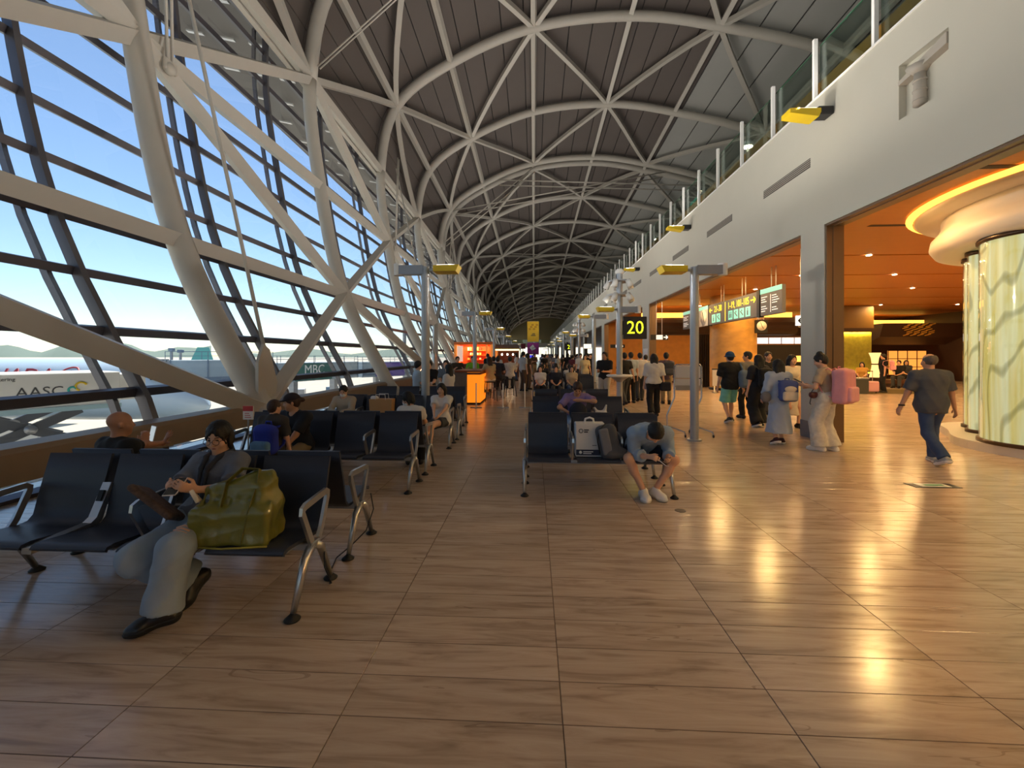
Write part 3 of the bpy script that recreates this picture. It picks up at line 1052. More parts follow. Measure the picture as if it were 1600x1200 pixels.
MB().box(-0.078, -0.07, ym - 0.02, ym + 0.02, Z0 + 0.05, Z1 - 0.05).build('divider', M_YEL, ds)
text('lettering', '1-19, 101-105', 0.36, M_YEL, ds, (-0.073, ya + (ym - ya) * 0.56, Z1 - 0.24), RSIDE, sx=0.80)
text('lettering', '21-38', 0.36, M_YEL, ds, (-0.073, ym + (yb - ym) * 0.42, Z1 - 0.24), RSIDE, sx=0.85)
mb = MB()
arrow(mb, ya + 0.24, Z1 - 0.24, 0.15, True)
arrow(mb, yb - 0.22, Z1 - 0.24, 0.13, False)
mb.build('arrow', M_YEL, ds)
def icon(y, z, s, kind):
    o = MB().box(-0.076, -0.07, y - s, y + s, z - s, z + s).build('pictogram', M_TEAL, ds)
    m = MB()
    if kind == 0:
        m.box(-0.08, -0.076, y - s * 0.15, y + s * 0.3, z - s * 0.7, z + s * 0.3)
        m.box(-0.08, -0.076, y - s * 0.1, y + s * 0.2, z + s * 0.4, z + s * 0.7)
    elif kind == 1:
        m.bar((-0.078, y - s * 0.6, z - s * 0.5), (-0.078, y + s * 0.6, z + s * 0.4), 0.004, s * 0.25)
        m.box(-0.08, -0.076, y - s * 0.2, y + s * 0.1, z + s * 0.3, z + s * 0.7)
    else:
        for q in (-0.35, 0.35):
            m.box(-0.08, -0.076, y + s * (q - 0.2), y + s * (q + 0.2), z - s * 0.6, z + s * 0.3)
            m.box(-0.08, -0.076, y + s * (q - 0.12), y + s * (q + 0.12), z + s * 0.4, z + s * 0.7)
    m.build('figure', M_SIGN, o)
for i in range(4):
    icon(ya + 1.92 - i * 0.44, Z0 + 0.24, 0.17, (0, 1, 1, 2)[3 - i])
for i in range(2):
    icon(ym + 0.62 + i * 0.45, Z0 + 0.24, 0.17, (1, 0)[i])
def board(px_near, px_far, label, clock=False):
    a, b = span(px_near, px_far)
    o = thing('directory_board', label, 'sign', (SX, 0, 0))
    MB().box(-0.06, 0.06, a, b, Z0, Z1 + 0.02, 0.01).build('panel', M_SIGN, o)
    MB().box(-0.066, -0.058, a, b, Z1 - 0.13, Z1 + 0.02).build('header', M_TEAL, o)
    rods(o, (a + (b - a) * 0.35, a + (b - a) * 0.35 + 0.25), ZC, Z1)
    if clock:
        y_ = a + 0.48
        MB().box(-0.068, -0.06, a, a + 0.98, Z0, Z1 - 0.13).build('clock_panel', mat('clock_pale', 'b9bcc0', 0.5), o)
        c = MB()
        c.tube([(-0.09, y_, Z0 + 0.37), (-0.068, y_, Z0 + 0.37)], 0.33, 28)
        co = c.build('clock_face', M_WHITE, o)
        h = MB()
        h.bar((-0.095, y_, Z0 + 0.37), (-0.095, y_ - 0.12, Z0 + 0.14), 0.01, 0.035)
        h.bar((-0.095, y_, Z0 + 0.37), (-0.095, y_ + 0.10, Z0 + 0.62), 0.01, 0.03)
        h.build('clock_hand', M_BLACK, co)
        rng_ = (a + 1.1, b - 0.1)
    else:
        rng_ = (a + 0.06, b - 0.06)
        MB().box(-0.066, -0.058, (a + b) / 2 - 0.01, (a + b) / 2 + 0.01, Z0 + 0.08, Z1 - 0.2).build('divider', M_WTXT, o)
    k = 0
    mid = (rng_[0] + rng_[1]) / 2
    for (s0, s1) in ((rng_[0], mid - 0.08), (mid + 0.08, rng_[1])):
        for i in range(7):
            if (i + k) % 5 == 4:
                continue
            wd = (s1 - s0) * (0.5 + 0.4 * ((i * 7 + k * 3) % 5) / 5)
            MB().box(-0.066, -0.06, s1 - wd, s1, Z1 - 0.26 - 0.075 * i, Z1 - 0.235 - 0.075 * i).build('print_line', M_WTXT, o)
        k += 1
    return o
board(1225, 1191, 'grey directory board with pale teal header hanging next to the direction board')
board(1109, 1069, 'grey directory board with teal header and a round white clock', True)
# black boxed clock and a small arrow sign further in
xk, yk = at(1189, 19.0)
ck = thing('hanging_clock', 'square black box clock with round white dial hanging by the drum column', 'clock', (xk, yk, height(510, 19)))
MB().box(-0.26, 0.26, -0.06, 0.06, -0.30, 0.28, 0.01).build('case', M_SIGNK, ck)
MB().tube([(0, -0.075, 0.02), (0, -0.06, 0.02)], 0.21, 28).build('dial', M_WHITE, ck)
h = MB()
h.bar((0, -0.08, 0.02), (0.07, -0.08, -0.10), 0.02, 0.01, up=(0, 1, 0))
h.bar((0, -0.08, 0.02), (-0.06, -0.08, 0.18), 0.016, 0.01, up=(0, 1, 0))
h.build('clock_hand', M_BLACK, ck)
MB().tube([(-0.12, 0, 0.28), (-0.12, 0, ZC - height(510, 19))], 0.012, 6).build('hanger_rod', M_WHITE, ck)
MB().tube([(0.12, 0, 0.28), (0.12, 0, ZC - height(510, 19))], 0.012, 6).build('hanger_rod', M_WHITE, ck)
xk, yk = at(1250, 11.2)
sa = thing('arrow_sign', 'small white sign with left arrow hung beside the plaster pillar', 'sign', (xk, yk, height(501, 11.2)))
MB().box(-0.10, 0.14, -0.03, 0.03, -0.13, 0.13).build('panel', mat('lit_white', 'f2f0ea', 0.4, emit=0.6), sa)
mb = MB()
mb.bar((-0.06, -0.035, 0), (0.1, -0.035, 0), 0.03, 0.01, up=(0, 1, 0))
mb.bar((-0.06, -0.035, 0), (0.0, -0.035, 0.06), 0.03, 0.01, up=(0, 1, 0))
mb.bar((-0.06, -0.035, 0), (0.0, -0.035, -0.06), 0.03, 0.01, up=(0, 1, 0))
mb.build('arrow', M_BLACK, sa)
MB().tube([(0.02, 0, 0.13), (0.02, 0, ZC - height(501, 11.2))], 0.012, 6).build('hanger_rod', M_WHITE, sa)
for px, d_, n_, lab in ((1030, 19.0, 2, 'small white sign with icons and arrow hanging in the second opening'), (965, 30, 3, 'low dark hanging sign with white icons in the third opening')):
    xk, yk = at(px, d_)
    zz = height(527 if n_ == 2 else 541, d_)
    o = thing('hanging_sign', lab, 'sign', (xk, yk, zz))
    MB().box(-0.5 if n_ == 3 else -0.38, 0.5 if n_ == 3 else 0.38, -0.03, 0.03, -0.12, 0.12).build('panel', M_SIGNK, o)
    MB().box(-0.14, 0.14, -0.04, -0.03, -0.1, 0.1).build('pictogram', M_WTXT, o)
    mb = MB()
    mb.bar((0.18, -0.04, 0), (0.34, -0.04, 0), 0.05, 0.01, up=(0, 1, 0))
    mb.bar((0.36, -0.04, 0), (0.28, -0.04, 0.08), 0.04, 0.01, up=(0, 1, 0))
    mb.bar((0.36, -0.04, 0), (0.28, -0.04, -0.08), 0.04, 0.01, up=(0, 1, 0))
    mb.build('arrow', M_WTXT, o)
    for s_ in (-0.12, 0.12):
        MB().tube([(s_, 0, 0.12), (s_, 0, ZC - zz)], 0.012, 6).build('hanger_rod', M_WHITE, o)
# ================================================================== OUTSIDE: APRON, AIRCRAFT, TRUCK, BRIDGES, HILLS
ZA = -6.5
M_APR = mat('apron_concrete', 'b3ab9c', 0.85, var=0.10, scale=0.15)
g = MB()
g.box(-3200, XL - 0.05, -400, 3500, ZA - 0.5, ZA)
struct(g.build('ground_apron', M_APR), 'sunlit concrete apron outside the glass wall')
lw_ = MB()
lw_.box(XL - 0.15, XL - 0.02, YB, YE, ZA, -0.02)
struct(lw_.build('wall_left', mat('lower_wall', '9a9a98', 0.7)), 'outer wall below the glass')
# distant hills
M_HILL = mat('hill_blue', '66786e', 0.95, var=0.12, scale=0.004)
def hills(px0, px1, d_, hs, label):
    o = MB()
    n = len(hs)
    vs = []
    for i, h_ in enumerate(hs):
        x_, y_ = at(px0 + (px1 - px0) * i / (n - 1), d_)
        x2_, y2_ = at(px0 + (px1 - px0) * i / (n - 1), d_ * 1.25)
        vs += [(x_, y_, ZA), ((x_ + x2_) / 2, (y_ + y2_) / 2, ZA + h_), (x2_, y2_, ZA)]
    fs = []
    for i in range(n - 1):
        a = 3 * i
        fs += [(a, a + 3, a + 4, a + 1), (a + 1, a + 4, a + 5, a + 2)]
    o.add(vs, fs, True)
    return tag(o.build('hill_ridge', M_HILL), label, 'hills')
rr2 = random.Random(3)
hh = [62 + 22 * math.sin(i * 0.55) + 14 * math.sin(i * 1.3 + 1) + 6 * rr2.random() for i in range(48)]
hills(-500, 330, 2300, hh, 'long blue ridge of hills beyond the apron')
hh2 = [30 + 14 * math.sin(i * 0.7 + 2) + 5 * rr2.random() for i in range(30)]
hills(345, 800, 2100, hh2, 'lower blue hills behind the boarding bridges')
# ---- aircraft, nose toward the terminal
nx, ny = at(327, 41.0)
ac = thing('airliner', 'white and pale blue airliner parked nose in beyond the glass', 'aircraft', (nx, ny, 0))
M_FUS = mat('fuselage_blue', 'c3d7e6', 0.3, var=0.03, scale=0.3)
Rf, zc = 2.95, -1.6
m = MB(True)
n = 36
prof = [(0.0, 0.03, -1.55), (0.25, 0.55, -1.5), (0.9, 1.15, -1.25), (2.0, 1.75, -0.85), (3.6, 2.3, -0.45), (5.6, 2.7, -0.15), (8.0, 2.9, 0.0), (11, 2.95, 0), (30, 2.95, 0), (48, 2.95, 0), (56, 2.2, 0.5), (62, 1.0, 1.4), (66, 0.3, 2.0)]
vs, fs = [], []
for i, (t, r_, dz) in enumerate(prof):
    for k in range(n):
        a = 2 * math.pi * k / n
        vs.append((-t, r_ * math.cos(a), zc + dz + r_ * math.sin(a)))
for i in range(len(prof) - 1):
    for k in range(n):
        fs.append((i * n + k, i * n + (k + 1) % n, (i + 1) * n + (k + 1) % n, (i + 1) * n + k))
m.add(vs, fs, True)
fus = m.build('fuselage', M_FUS, ac)
MB(True).tube([(-0.9, -0.9, -3.1), (-1.6, -1.35, -2.75), (-1.9, -1.45, -2.2)], 0.03, 5).build('nose_seam', M_GREY, fus)
for i in range(2):
    MB().box(-3.0 - 0.9 * i, -2.4 - 0.9 * i, -2.02 - 0.16 * i, -1.5, -0.75 + 0.15 * i, -0.25 + 0.15 * i).build('cockpit_window', M_DARK, fus)
for i in range(26):
    MB().ell((-10.5 - 1.0 * i, -2.93, -1.15), (0.13, 0.04, 0.2), 10, 6).build('cabin_window', mat('window_dark', '30363e', 0.2), fus)
M_RED = mat('airline_red', 'b8343a', 0.5)
lt = text('lettering', 'CANADA', 2.2, M_RED, ac, (-17.3, -2.70, -0.32), (math.pi / 2 - 0.456, 0, 0), 0.03, sx=1.0)
rg_ = MB()
cx_, cz_ = -11.3, -0.25
ring = []
for i in range(28):
    a = 2 * math.pi * i / 28
    v_ = cz_ + 0.80 * math.sin(a)
    ring.append((cx_ + 0.95 * math.cos(a), -math.sqrt(max(Rf ** 2 - (v_ - zc) ** 2, 0.1)) - 0.03, v_))
rg_.tube(ring, 0.07, 6, closed=True)
leaf = [(0, 0.8), (0.16, 0.45), (0.4, 0.55), (0.34, 0.1), (0.7, 0.2), (0.6, -0.1), (0.35, -0.35), (0.08, -0.35), (0.05, -0.75), (-0.05, -0.75), (-0.08, -0.35), (-0.35, -0.35), (-0.6, -0.1), (-0.7, 0.2), (-0.34, 0.1), (-0.4, 0.55), (-0.16, 0.45)]
lv_ = [(cx_ + a * 0.7, -math.sqrt(max(Rf ** 2 - (cz_ + b * 0.7 - zc) ** 2, 0.1)) - 0.05, cz_ + b * 0.7) for a, b in leaf]
rg_.add(lv_ + [(cx_, -math.sqrt(Rf ** 2 - (cz_ - zc) ** 2) - 0.06, cz_)], [(i, (i + 1) % len(lv_), len(lv_)) for i in range(len(lv_))])
rg_.build('leaf_emblem', M_RED, ac)
MB().prism([(-54, 1.0), (-62, 1.3), (-66.5, 9.5), (-63, 9.5)], 'y', -0.2, 0.2).build('tail_fin', M_RED, ac)
for sgn in (-1, 1):
    MB().prism([(-26, 2.6 * sgn), (-34, 2.6 * sgn), (-43, 22 * sgn), (-40.5, 22 * sgn)][::sgn], 'z', -3.3, -2.9).build('wing', M_FUS, ac)
    MB(True).tube([(-25, 9 * sgn, -4.3), (-24, 9 * sgn, -4.3), (-28, 9 * sgn, -4.3)], [1.2, 1.35, 1.0], 20).build('engine', M_FUS, ac)
MB().cyl(-5.0, 0, ZA, -4.3, 0.12, 10).build('nose_gear', M_GREY, ac)
for sgn in (-1, 1):
    MB().tube([(-5.0, 0.22 * sgn - 0.12, ZA + 0.5), (-5.0, 0.22 * sgn + 0.12, ZA + 0.5)], 0.5, 18).build('wheel', M_BLACK, ac)
    MB().cyl(-30, 3.2 * sgn, ZA, -3.6, 0.2, 10).build('main_gear', M_GREY, ac)
# ---- catering truck with raised box
ta = np.array(at(188, 14.3))
tb = np.array(at(-170, 10.6))
L_t = float(np.linalg.norm(tb - ta))
ang = math.atan2(tb[1] - ta[1], tb[0] - ta[0])
ct_ = thing('catering_truck', 'white catering truck with its box body raised on scissor arms', 'truck', (ta[0], ta[1], 0), ang)
M_TRK = mat('truck_white', 'f2f1ee', 0.4)
# local: +X runs along the box away from the cab end, local +Y points to the camera side
zt0, zt1 = 0.02, 1.08
sgnY = 1
bx_ = MB().box(0.0, L_t, -2.6, 0.0, zt0, zt1, 0.03).build('box_body', M_TRK, ct_)
MB().box(-0.02, L_t, 0.0, 0.04, zt0 - 0.12, zt0 + 0.02).build('sill_rail', mat('truck_rail', 'a9cbd8', 0.4), ct_)
MB().box(-0.75, 0.0, -2.0, -0.25, zt0 + 0.1, zt1 - 0.1).build('front_platform', M_TRK, ct_)
for xx in (0.35, 0.5):
    MB().box(xx, xx + 0.03, 0.0, 0.03, zt0 + 0.2, zt1 - 0.2).build('door_bar', M_GREY, bx_)
RT = (math.pi / 2, 0, math.pi)               # lettering on the side that faces the terminal
text('lettering', 'AASC', 0.40, mat('truck_ink', '4a4a4e', 0.5), ct_, (L_t * 0.42, 0.006, zt0 + 0.50), RT, 0.004)
text('lettering', 'AAS Catering', 0.135, mat('truck_ink', '4a4a4e', 0.5), ct_, (L_t * 0.62, 0.006, zt0 + 0.90), RT, 0.004)
lg_ = MB(True)
lx = L_t * 0.42 - 0.68
for i, (rad, cz0) in enumerate(((0.09, 0.52), (0.13, 0.62))):
    pts_ = [(lx - 0.20 * i - rad * math.cos(a), 0.012, zt0 + cz0 + rad * math.sin(a)) for a in np.linspace(0.4, 4.4, 12)]
    lg2 = MB(True).tube(pts_, 0.03, 6)
    lg2.build('logo_swirl', mat('logo_%d' % i, ('38b0a8', 'e6c41e')[i], 0.5), ct_)
M_SCI = mat('scissor_steel', '5b5f68', 0.5, 0.3)
for yy in (-0.25, -2.35):
    for a, b in (((0.9, zt0 - 0.1), (3.1, -1.1)), ((3.1, zt0 - 0.1), (0.9, -1.1)), ((0.9, -1.1), (3.1, -2.1)), ((3.1, -1.1), (0.9, -2.1))):
        MB().bar((a[0], yy, a[1]), (b[0], yy + (0.1 if a[0] < 1 else 0), b[1]), 0.12, 0.26).build('scissor_arm', M_SCI, ct_)
    MB().tube([(2.0, yy - 0.1, -0.58), (2.0, yy + 0.2, -0.58)], 0.14, 12).build('scissor_pin', M_GREY, ct_)
MB(True).tube([(2.9, -0.5, -2.0), (2.2, -0.5, -0.7)], 0.09, 10).build('lift_ram', M_ALU, ct_)
MB().box(-1.6, L_t + 0.2, -2.4, -0.2, -3.4, -2.15, 0.03).build('chassis', mat('truck_chassis', '9aa3a8', 0.5), ct_)
MB().box(-3.2, -1.6, -2.4, -0.2, -5.6, -2.3, 0.15).build('cab', M_TRK, ct_)
MB().box(-3.22, -2.5, -2.2, -0.18, -4.0, -3.1).build('windscreen', M_DARK, ct_)
for xx in (-2.4, L_t - 1.2, L_t - 2.4):
    for yy in (-2.35, -0.25):
        MB().tube([(xx, yy - 0.15, ZA + 0.5), (xx, yy + 0.15, ZA + 0.5)], 0.5, 18).build('wheel', M_BLACK, ct_)
# ---- ground vehicles
M_YELV = mat('vehicle_yellow', 'd9a928', 0.45)
def loader(px, d_, rot, label, col, L=4.2, h_=1.6):
    x_, y_ = at(px, d_)
    o = thing('belt_loader', label, 'vehicle', (x_, y_, ZA), rot)
    MB().box(-L / 2, L / 2, -0.9, 0.9, 0.45, 1.0, 0.05).build('chassis', col, o)
    MB().bar((-L / 2, 0, 1.1), (L / 2 + 0.6, 0, 1.1 + h_), 0.9, 0.25).build('conveyor', col, o)
    MB().box(-L / 2, -L / 2 + 1.1, -0.85, -0.1, 1.0, 1.9, 0.05).build('cab', M_WHITE, o)
    for sx in (-0.32, 0.32):
        for sy in (-0.8, 0.8):
            MB().tube([(L * sx, sy - 0.12, 0.36), (L * sx, sy + 0.12, 0.36)], 0.36, 14).build('wheel', M_BLACK, o)
loader(132, 26, 0.2, 'yellow belt loader under the raised catering truck', M_YELV, 4.6, 2.2)
loader(40, 21, 0.5, 'pale belt loader standing left of the yellow one', mat('vehicle_pale', 'c9c4ae', 0.5), 4.0, 1.2)
loader(505, 62, -0.4, 'white belt loader parked on the open apron', M_WHITE, 5.0, 1.8)
xg_, yg_ = at(150, 19.5)
lc = thing('lattice_stand', 'white lattice maintenance stand on the apron', 'stand', (xg_, yg_, ZA))
for sx in (-0.6, 0.6):
    for sy in (-0.6, 0.6):
        MB().bar((sx, sy, 0), (sx, sy, 3.6), 0.08, 0.08).build('post', M_WHITE, lc)
for i in range(3):
    for sy in (-0.6, 0.6):
        MB().bar((-0.6, sy, 1.2 * i), (0.6, sy, 1.2 * i + 1.2), 0.05, 0.05).build('cross_brace', M_WHITE, lc)
        MB().bar((0.6, sy, 1.2 * i), (-0.6, sy, 1.2 * i + 1.2), 0.05, 0.05).build('cross_brace', M_WHITE, lc)
MB().box(-0.7, 0.7, -0.7, 0.7, 3.6, 3.7).build('platform', M_GREY, lc)
ULD = mat('container_pale', 'd5d2c8', 0.4)
k = 0
for px, d_, c in ((446, 54, 0), (470, 59, 1), (486, 52, 0), (528, 60, 2), (545, 66, 0), (566, 60, 1), (590, 67, 0), (612, 73, 2), (350, 42, 1), (375, 50, 0), (10, 26, 1), (108, 33, 0), (42, 36, 2), (200, 32, 0), (236, 36, 1), (575, 80, 0), (520, 84, 1), (470, 78, 0)):
    x_, y_ = at(px, d_)
    o = thing('baggage_container', ('silver baggage container on a low dolly on the apron', 'blue covered baggage cart on the apron', 'cream baggage container on a low dolly on the apron')[c], 'cart', (x_, y_, ZA), 0.3 * k, 'baggage carts on the apron')
    k += 1
    MB().prism([(-1.0, 0.5), (1.0, 0.5), (1.5, 1.0), (1.5, 2.1), (-1.0, 2.1)], 'y', -0.75, 0.75).build('box', (M_GREY, mat('cart_blue', '6d8ca8', 0.5), ULD)[c], o)
    MB().box(-1.3, 1.5, -0.8, 0.8, 0.32, 0.5).build('dolly', M_YELV if c == 0 else M_DARK, o)
    for sx in (-0.9, 1.1):
        MB().tube([(sx, -0.75, 0.18), (sx, 0.75, 0.18)], 0.18, 10).build('axle', M_BLACK, o)
# ---- boarding bridges
M_BRG = mat('bridge_grey', '9fb0ba', 0.5, var=0.06, scale=0.5)
M_BRD = mat('bridge_blue', '6f8296', 0.5)
def bridge(pxa, da, pxb, db, z0, z1, label, sign=None, signcol=None, W_=3.0, nose=False):
    a, b = np.array(at(pxa, da)), np.array(at(pxb, db))
    L = float(np.linalg.norm(b - a))
    th = math.atan2(b[1] - a[1], b[0] - a[0])
    o = thing('boarding_bridge', label, 'boarding bridge', (a[0], a[1], 0), th)
    MB().box(0, L, -W_ / 2, W_ / 2, z0, z1, 0.05).build('tunnel', M_BRG, o)
    MB().box(0, L, -W_ / 2 - 0.03, -W_ / 2, z0 + 0.35, z0 + 0.75).build('stripe', M_BRD, o)
    nb = max(3, int(L / 3))
    for i in range(nb + 1):
        MB().box(L * i / nb - 0.06, L * i / nb + 0.06, -W_ / 2 - 0.08, -W_ / 2 + 0.02, z0, z1 + 0.03).build('frame_rib', M_BRD, o)
        for sy in (-1, 1):
            MB().box(L * i / nb - 0.03, L * i / nb + 0.03, sy * W_ / 2 - 0.03, sy * W_ / 2 + 0.03, z1, z1 + 1.0).build('roof_post', M_BRD, o)
    for sy in (-1, 1):
        for zz in (0.5, 1.0):
            MB().box(0, L, sy * W_ / 2 - 0.025, sy * W_ / 2 + 0.025, z1 + zz - 0.025, z1 + zz + 0.025).build('roof_rail', M_BRD, o)
    for f in (0.25, 0.75):
        MB().box(L * f - 0.4, L * f + 0.4, -0.5, 0.5, ZA, z0).build('support', M_GREY, o)
    if nose:
        for i in range(6):
            MB().box(-0.3 - 0.28 * i, -0.12 - 0.28 * i, -W_ / 2 - 0.1, W_ / 2 + 0.1, z0 - 0.1, z1 + 0.12).build('bellows', mat('bellows_grey', '8f959a', 0.8), o)
        MB().box(-3.6, -1.9, -W_ / 2 - 0.4, W_ / 2 + 0.4, z0 - 0.3, z1 + 0.25, 0.1).build('cab', M_BRG, o)
    if sign:
        MB().box(L * 0.18, L * 0.62, -W_ / 2 - 0.12, -W_ / 2 - 0.06, z0 + 0.1, z1 - 0.15).build('advert_panel', signcol, o)
        t_ = text('lettering', sign, (z1 - z0) * 0.72, M_WPRT, o, (L * 0.40, -W_ / 2 - 0.14, (z0 + z1) / 2 + 0.25), (math.pi / 2, 0, 0), 0.01)
    return o
bridge(262, 50, 420, 58, -1.7, 1.1, 'grey boarding bridge with folded bellows beside the airliner nose', nose=True)
bridge(420, 60, 548, 76, -2.2, 0.6, 'grey boarding bridge with green panel lettered MBC', 'MBC', mat('advert_green', '3c6f66', 0.5))
bridge(560, 84, 660, 96, -2.6, 0.4, 'distant boarding bridge with violet panel', ' ', mat('advert_violet', '6a5aa8', 0.5))
for px, d_, h_ in ((268, 55, 2.6), (282, 56, 2.4), (632, 120, 14)):
    x_, y_ = at(px, d_)
    o = thing('mast', ('slim grey mast with a dark head on the bridge roof', 'slim grey mast with antenna arms on the bridge roof', 'tall pale floodlight mast on the far apron')[(268, 282, 632).index(px)], 'mast', (x_, y_, ZA))
    MB().cyl(0, 0, 0, h_ - ZA, 0.16 if h_ < 5 else 0.5, 10).build('pole', M_GREY, o)
    MB().box(-0.35, 0.35, -0.2, 0.2, h_ - ZA - 0.4, h_ - ZA, 0.05).build('head', M_BRD, o)
tx, ty = at(322, 170)
tf = thing('distant_airliner', 'far parked airliner showing a teal tail fin above the bridges', 'aircraft', (tx, ty, ZA), 0.6)
MB().prism([(-5, 6), (2.5, 6), (1.0, 11.5), (-2.8, 11.5)][::-1], 'y', -0.3, 0.3).build('tail_fin', mat('teal_tail', '5fb0b0', 0.4), tf)
MB(True).tube([(-26, 0, 4.2), (-22, 0, 4.0), (-8, 0, 4.0), (0, 0, 4.8), (5, 0, 5.8)], [0.4, 2.1, 2.1, 1.5, 0.3], 18).build('fuselage', M_FUS, tf)
# ================================================================== LAMP POSTS AND FIXTURES
M_POST = mat('post_grey', 'a9adb2', 0.35, 0.35, var=0.04)
M_LYEL = mat('lamp_yellow', 'e3c21c', 0.45)
M_UPL = mat('uplight_glass', 'fff6e0', 0.4, emit=1.6, ecol=(1.0, 0.92, 0.78))
UP_W = 165
def lamp_head(parent, s, z, L=1.0):
    """arm across the post: yellow uplight box on side s, grey arm and can on the other"""
    MB().bar((0, 0, z), (s * 0.22, 0, z + 0.01), 0.05, 0.05).build('arm', M_POST, parent)
    m = MB()
    m.prism([(s * 0.18, z - 0.05), (s * 0.60, z - 0.05), (s * 0.66, z + 0.07), (s * 0.18, z + 0.06)][::int(s) or 1], 'y', -0.17, 0.17)
    b = m.build('uplight_box', M_LYEL, parent)
    MB().box(min(s * 0.24, s * 0.58), max(s * 0.24, s * 0.58), -0.13, 0.13, z + 0.066, z + 0.08).build('uplight_glass', M_UPL, b)
    MB().bar((-s * 0.03, 0, z), (-s * 0.5, 0, z), 0.16, 0.17).build('control_gear', M_GREY, parent)
    MB().cyl(-s * 0.52, 0, z - 0.10, z + 0.12, 0.085, 14).build('can', M_WHITE, parent)
def lamp_post(x, y, s, label, ztop=3.22, lit=True):
    o = thing('lamp_post', label, 'lamp post', (x, y, 0), 0, 'uplighter posts')
    MB().cyl(0, 0, 0.02, ztop + 0.06, 0.078, 18).build('pole', M_POST, o)
    MB().cyl(0, 0, 0, 0.025, 0.13, 18).build('base_plate', M_POST, o)
    lamp_head(o, s, ztop)
    if lit and y < 60:
        arealight('uplight', (x + s * 0.42, y, ztop + 0.10), 0.30, UP_W, (1.0, 0.95, 0.88), (math.pi, 0.45 * s, 0))
    return o
xp, yp = onfloor(1085, 688)
lamp_post(xp, yp, -1, 'slim grey post with yellow uplight standing behind the wheeled board')
lamp_post(*at(665, 8.12), 1, 'slim grey post with yellow uplight rising between the rows of seats by the window')
for i, (px, d_, s) in enumerate(((742, 16.5, 1), (772, 26, 1), (787, 36, 1), (799, 48, 1), (807, 62, 1), (813, 78, 1), (817, 96, 1), (862, 64, -1), (857, 80, -1), (853, 98, -1), (928, 17.8, -1), (893, 30, -1), (880, 40, -1), (868, 52, -1))):  # the farthest posts are invented, put in to brighten the hall's far end
    lamp_post(*at(px, d_), s, {16.5: 'grey uplighter post beside the stools of the stone counter', 26: 'grey uplighter post in front of the food kiosk', 36: 'grey uplighter post just past the two kiosks', 17.8: 'grey uplighter post past the gate sign 20, near the third pillar', 30: 'grey uplighter post next to the third pole of spot clusters', 40: 'grey uplighter post close to gate sign 2'}.get(d_, 'grey uplighter post among the far crowd on the ' + ('window side' if s > 0 else 'shop side')))
for y_ in (-6.5, 0.5):
    lamp_post(-2.3, y_ - 0.8, 1, 'grey uplighter post on the window side behind the front seats')
    lamp_post(2.9, y_ - 1.2, -1, 'grey uplighter post on the shop side behind the front seats')
# fascia fixtures
def wall_lamp(y, label):
    o = thing('wall_lamp', label, 'lamp', (XR, y, 6.0), 0, 'yellow uplights on the fascia')
    MB().box(-0.28, 0.0, -0.13, 0.13, -0.05, 0.10, 0.02).build('bracket', M_DARK, o)
    b = MB().prism([(-0.78, -0.02), (-0.28, -0.10), (-0.24, -0.02), (-0.24, 0.05), (-0.78, 0.06)], 'y', -0.14, 0.14).build('uplight_box', M_LYEL, o)
    MB().box(-0.72, -0.3, -0.11, 0.11, 0.062, 0.075).build('uplight_glass', M_UPL, b)
    arealight('uplight', (XR - 0.52, y, 6.12), 0.3, UP_W * 0.25, (1.0, 0.95, 0.88), (math.pi, -0.6, 0))
for y_, lab in ((8.1, 'yellow wall uplight on a dark bracket above the plaster pillar'), (15.1, 'yellow wall uplight on the fascia above the direction board'),
                (22.2, 'yellow wall uplight on the fascia above the gate sign'), (1.1, 'yellow wall uplight on the fascia above the round pavilion'), (-5.9, 'yellow wall uplight on the fascia behind the front seats')):
    wall_lamp(y_, lab)
# spotlights and boxes behind the gallery railing
M_SPOT = mat('gallery_spot', 'fff2d0', 0.4, emit=25, ecol=(1, 0.85, 0.6))
for px, py, d_ in ((1168, 226, 12.6), (1026, 372, 22)):
    x_, y_ = at(px, d_)
    o = thing('gallery_spotlight', 'lit round spotlight on a stand ' + ('behind the glass railing' if px > 1100 else 'far along the gallery railing'), 'lamp', (x_, y_, 6.45))
    zz = height(py, d_) - 6.45
    MB().tube([(0, 0, 0), (0, 0, zz)], 0.03, 8).build('stand', M_DARK, o)
    MB(True).lathe([(0.0, zz - 0.06), (0.14, zz - 0.06), (0.17, zz + 0.02), (0.10, zz + 0.1), (0, zz + 0.12)], 16).build('housing', M_WHITE, o)
    MB().cyl(0, 0, zz - 0.075, zz - 0.062, 0.125, 16).build('lens', M_SPOT, o)
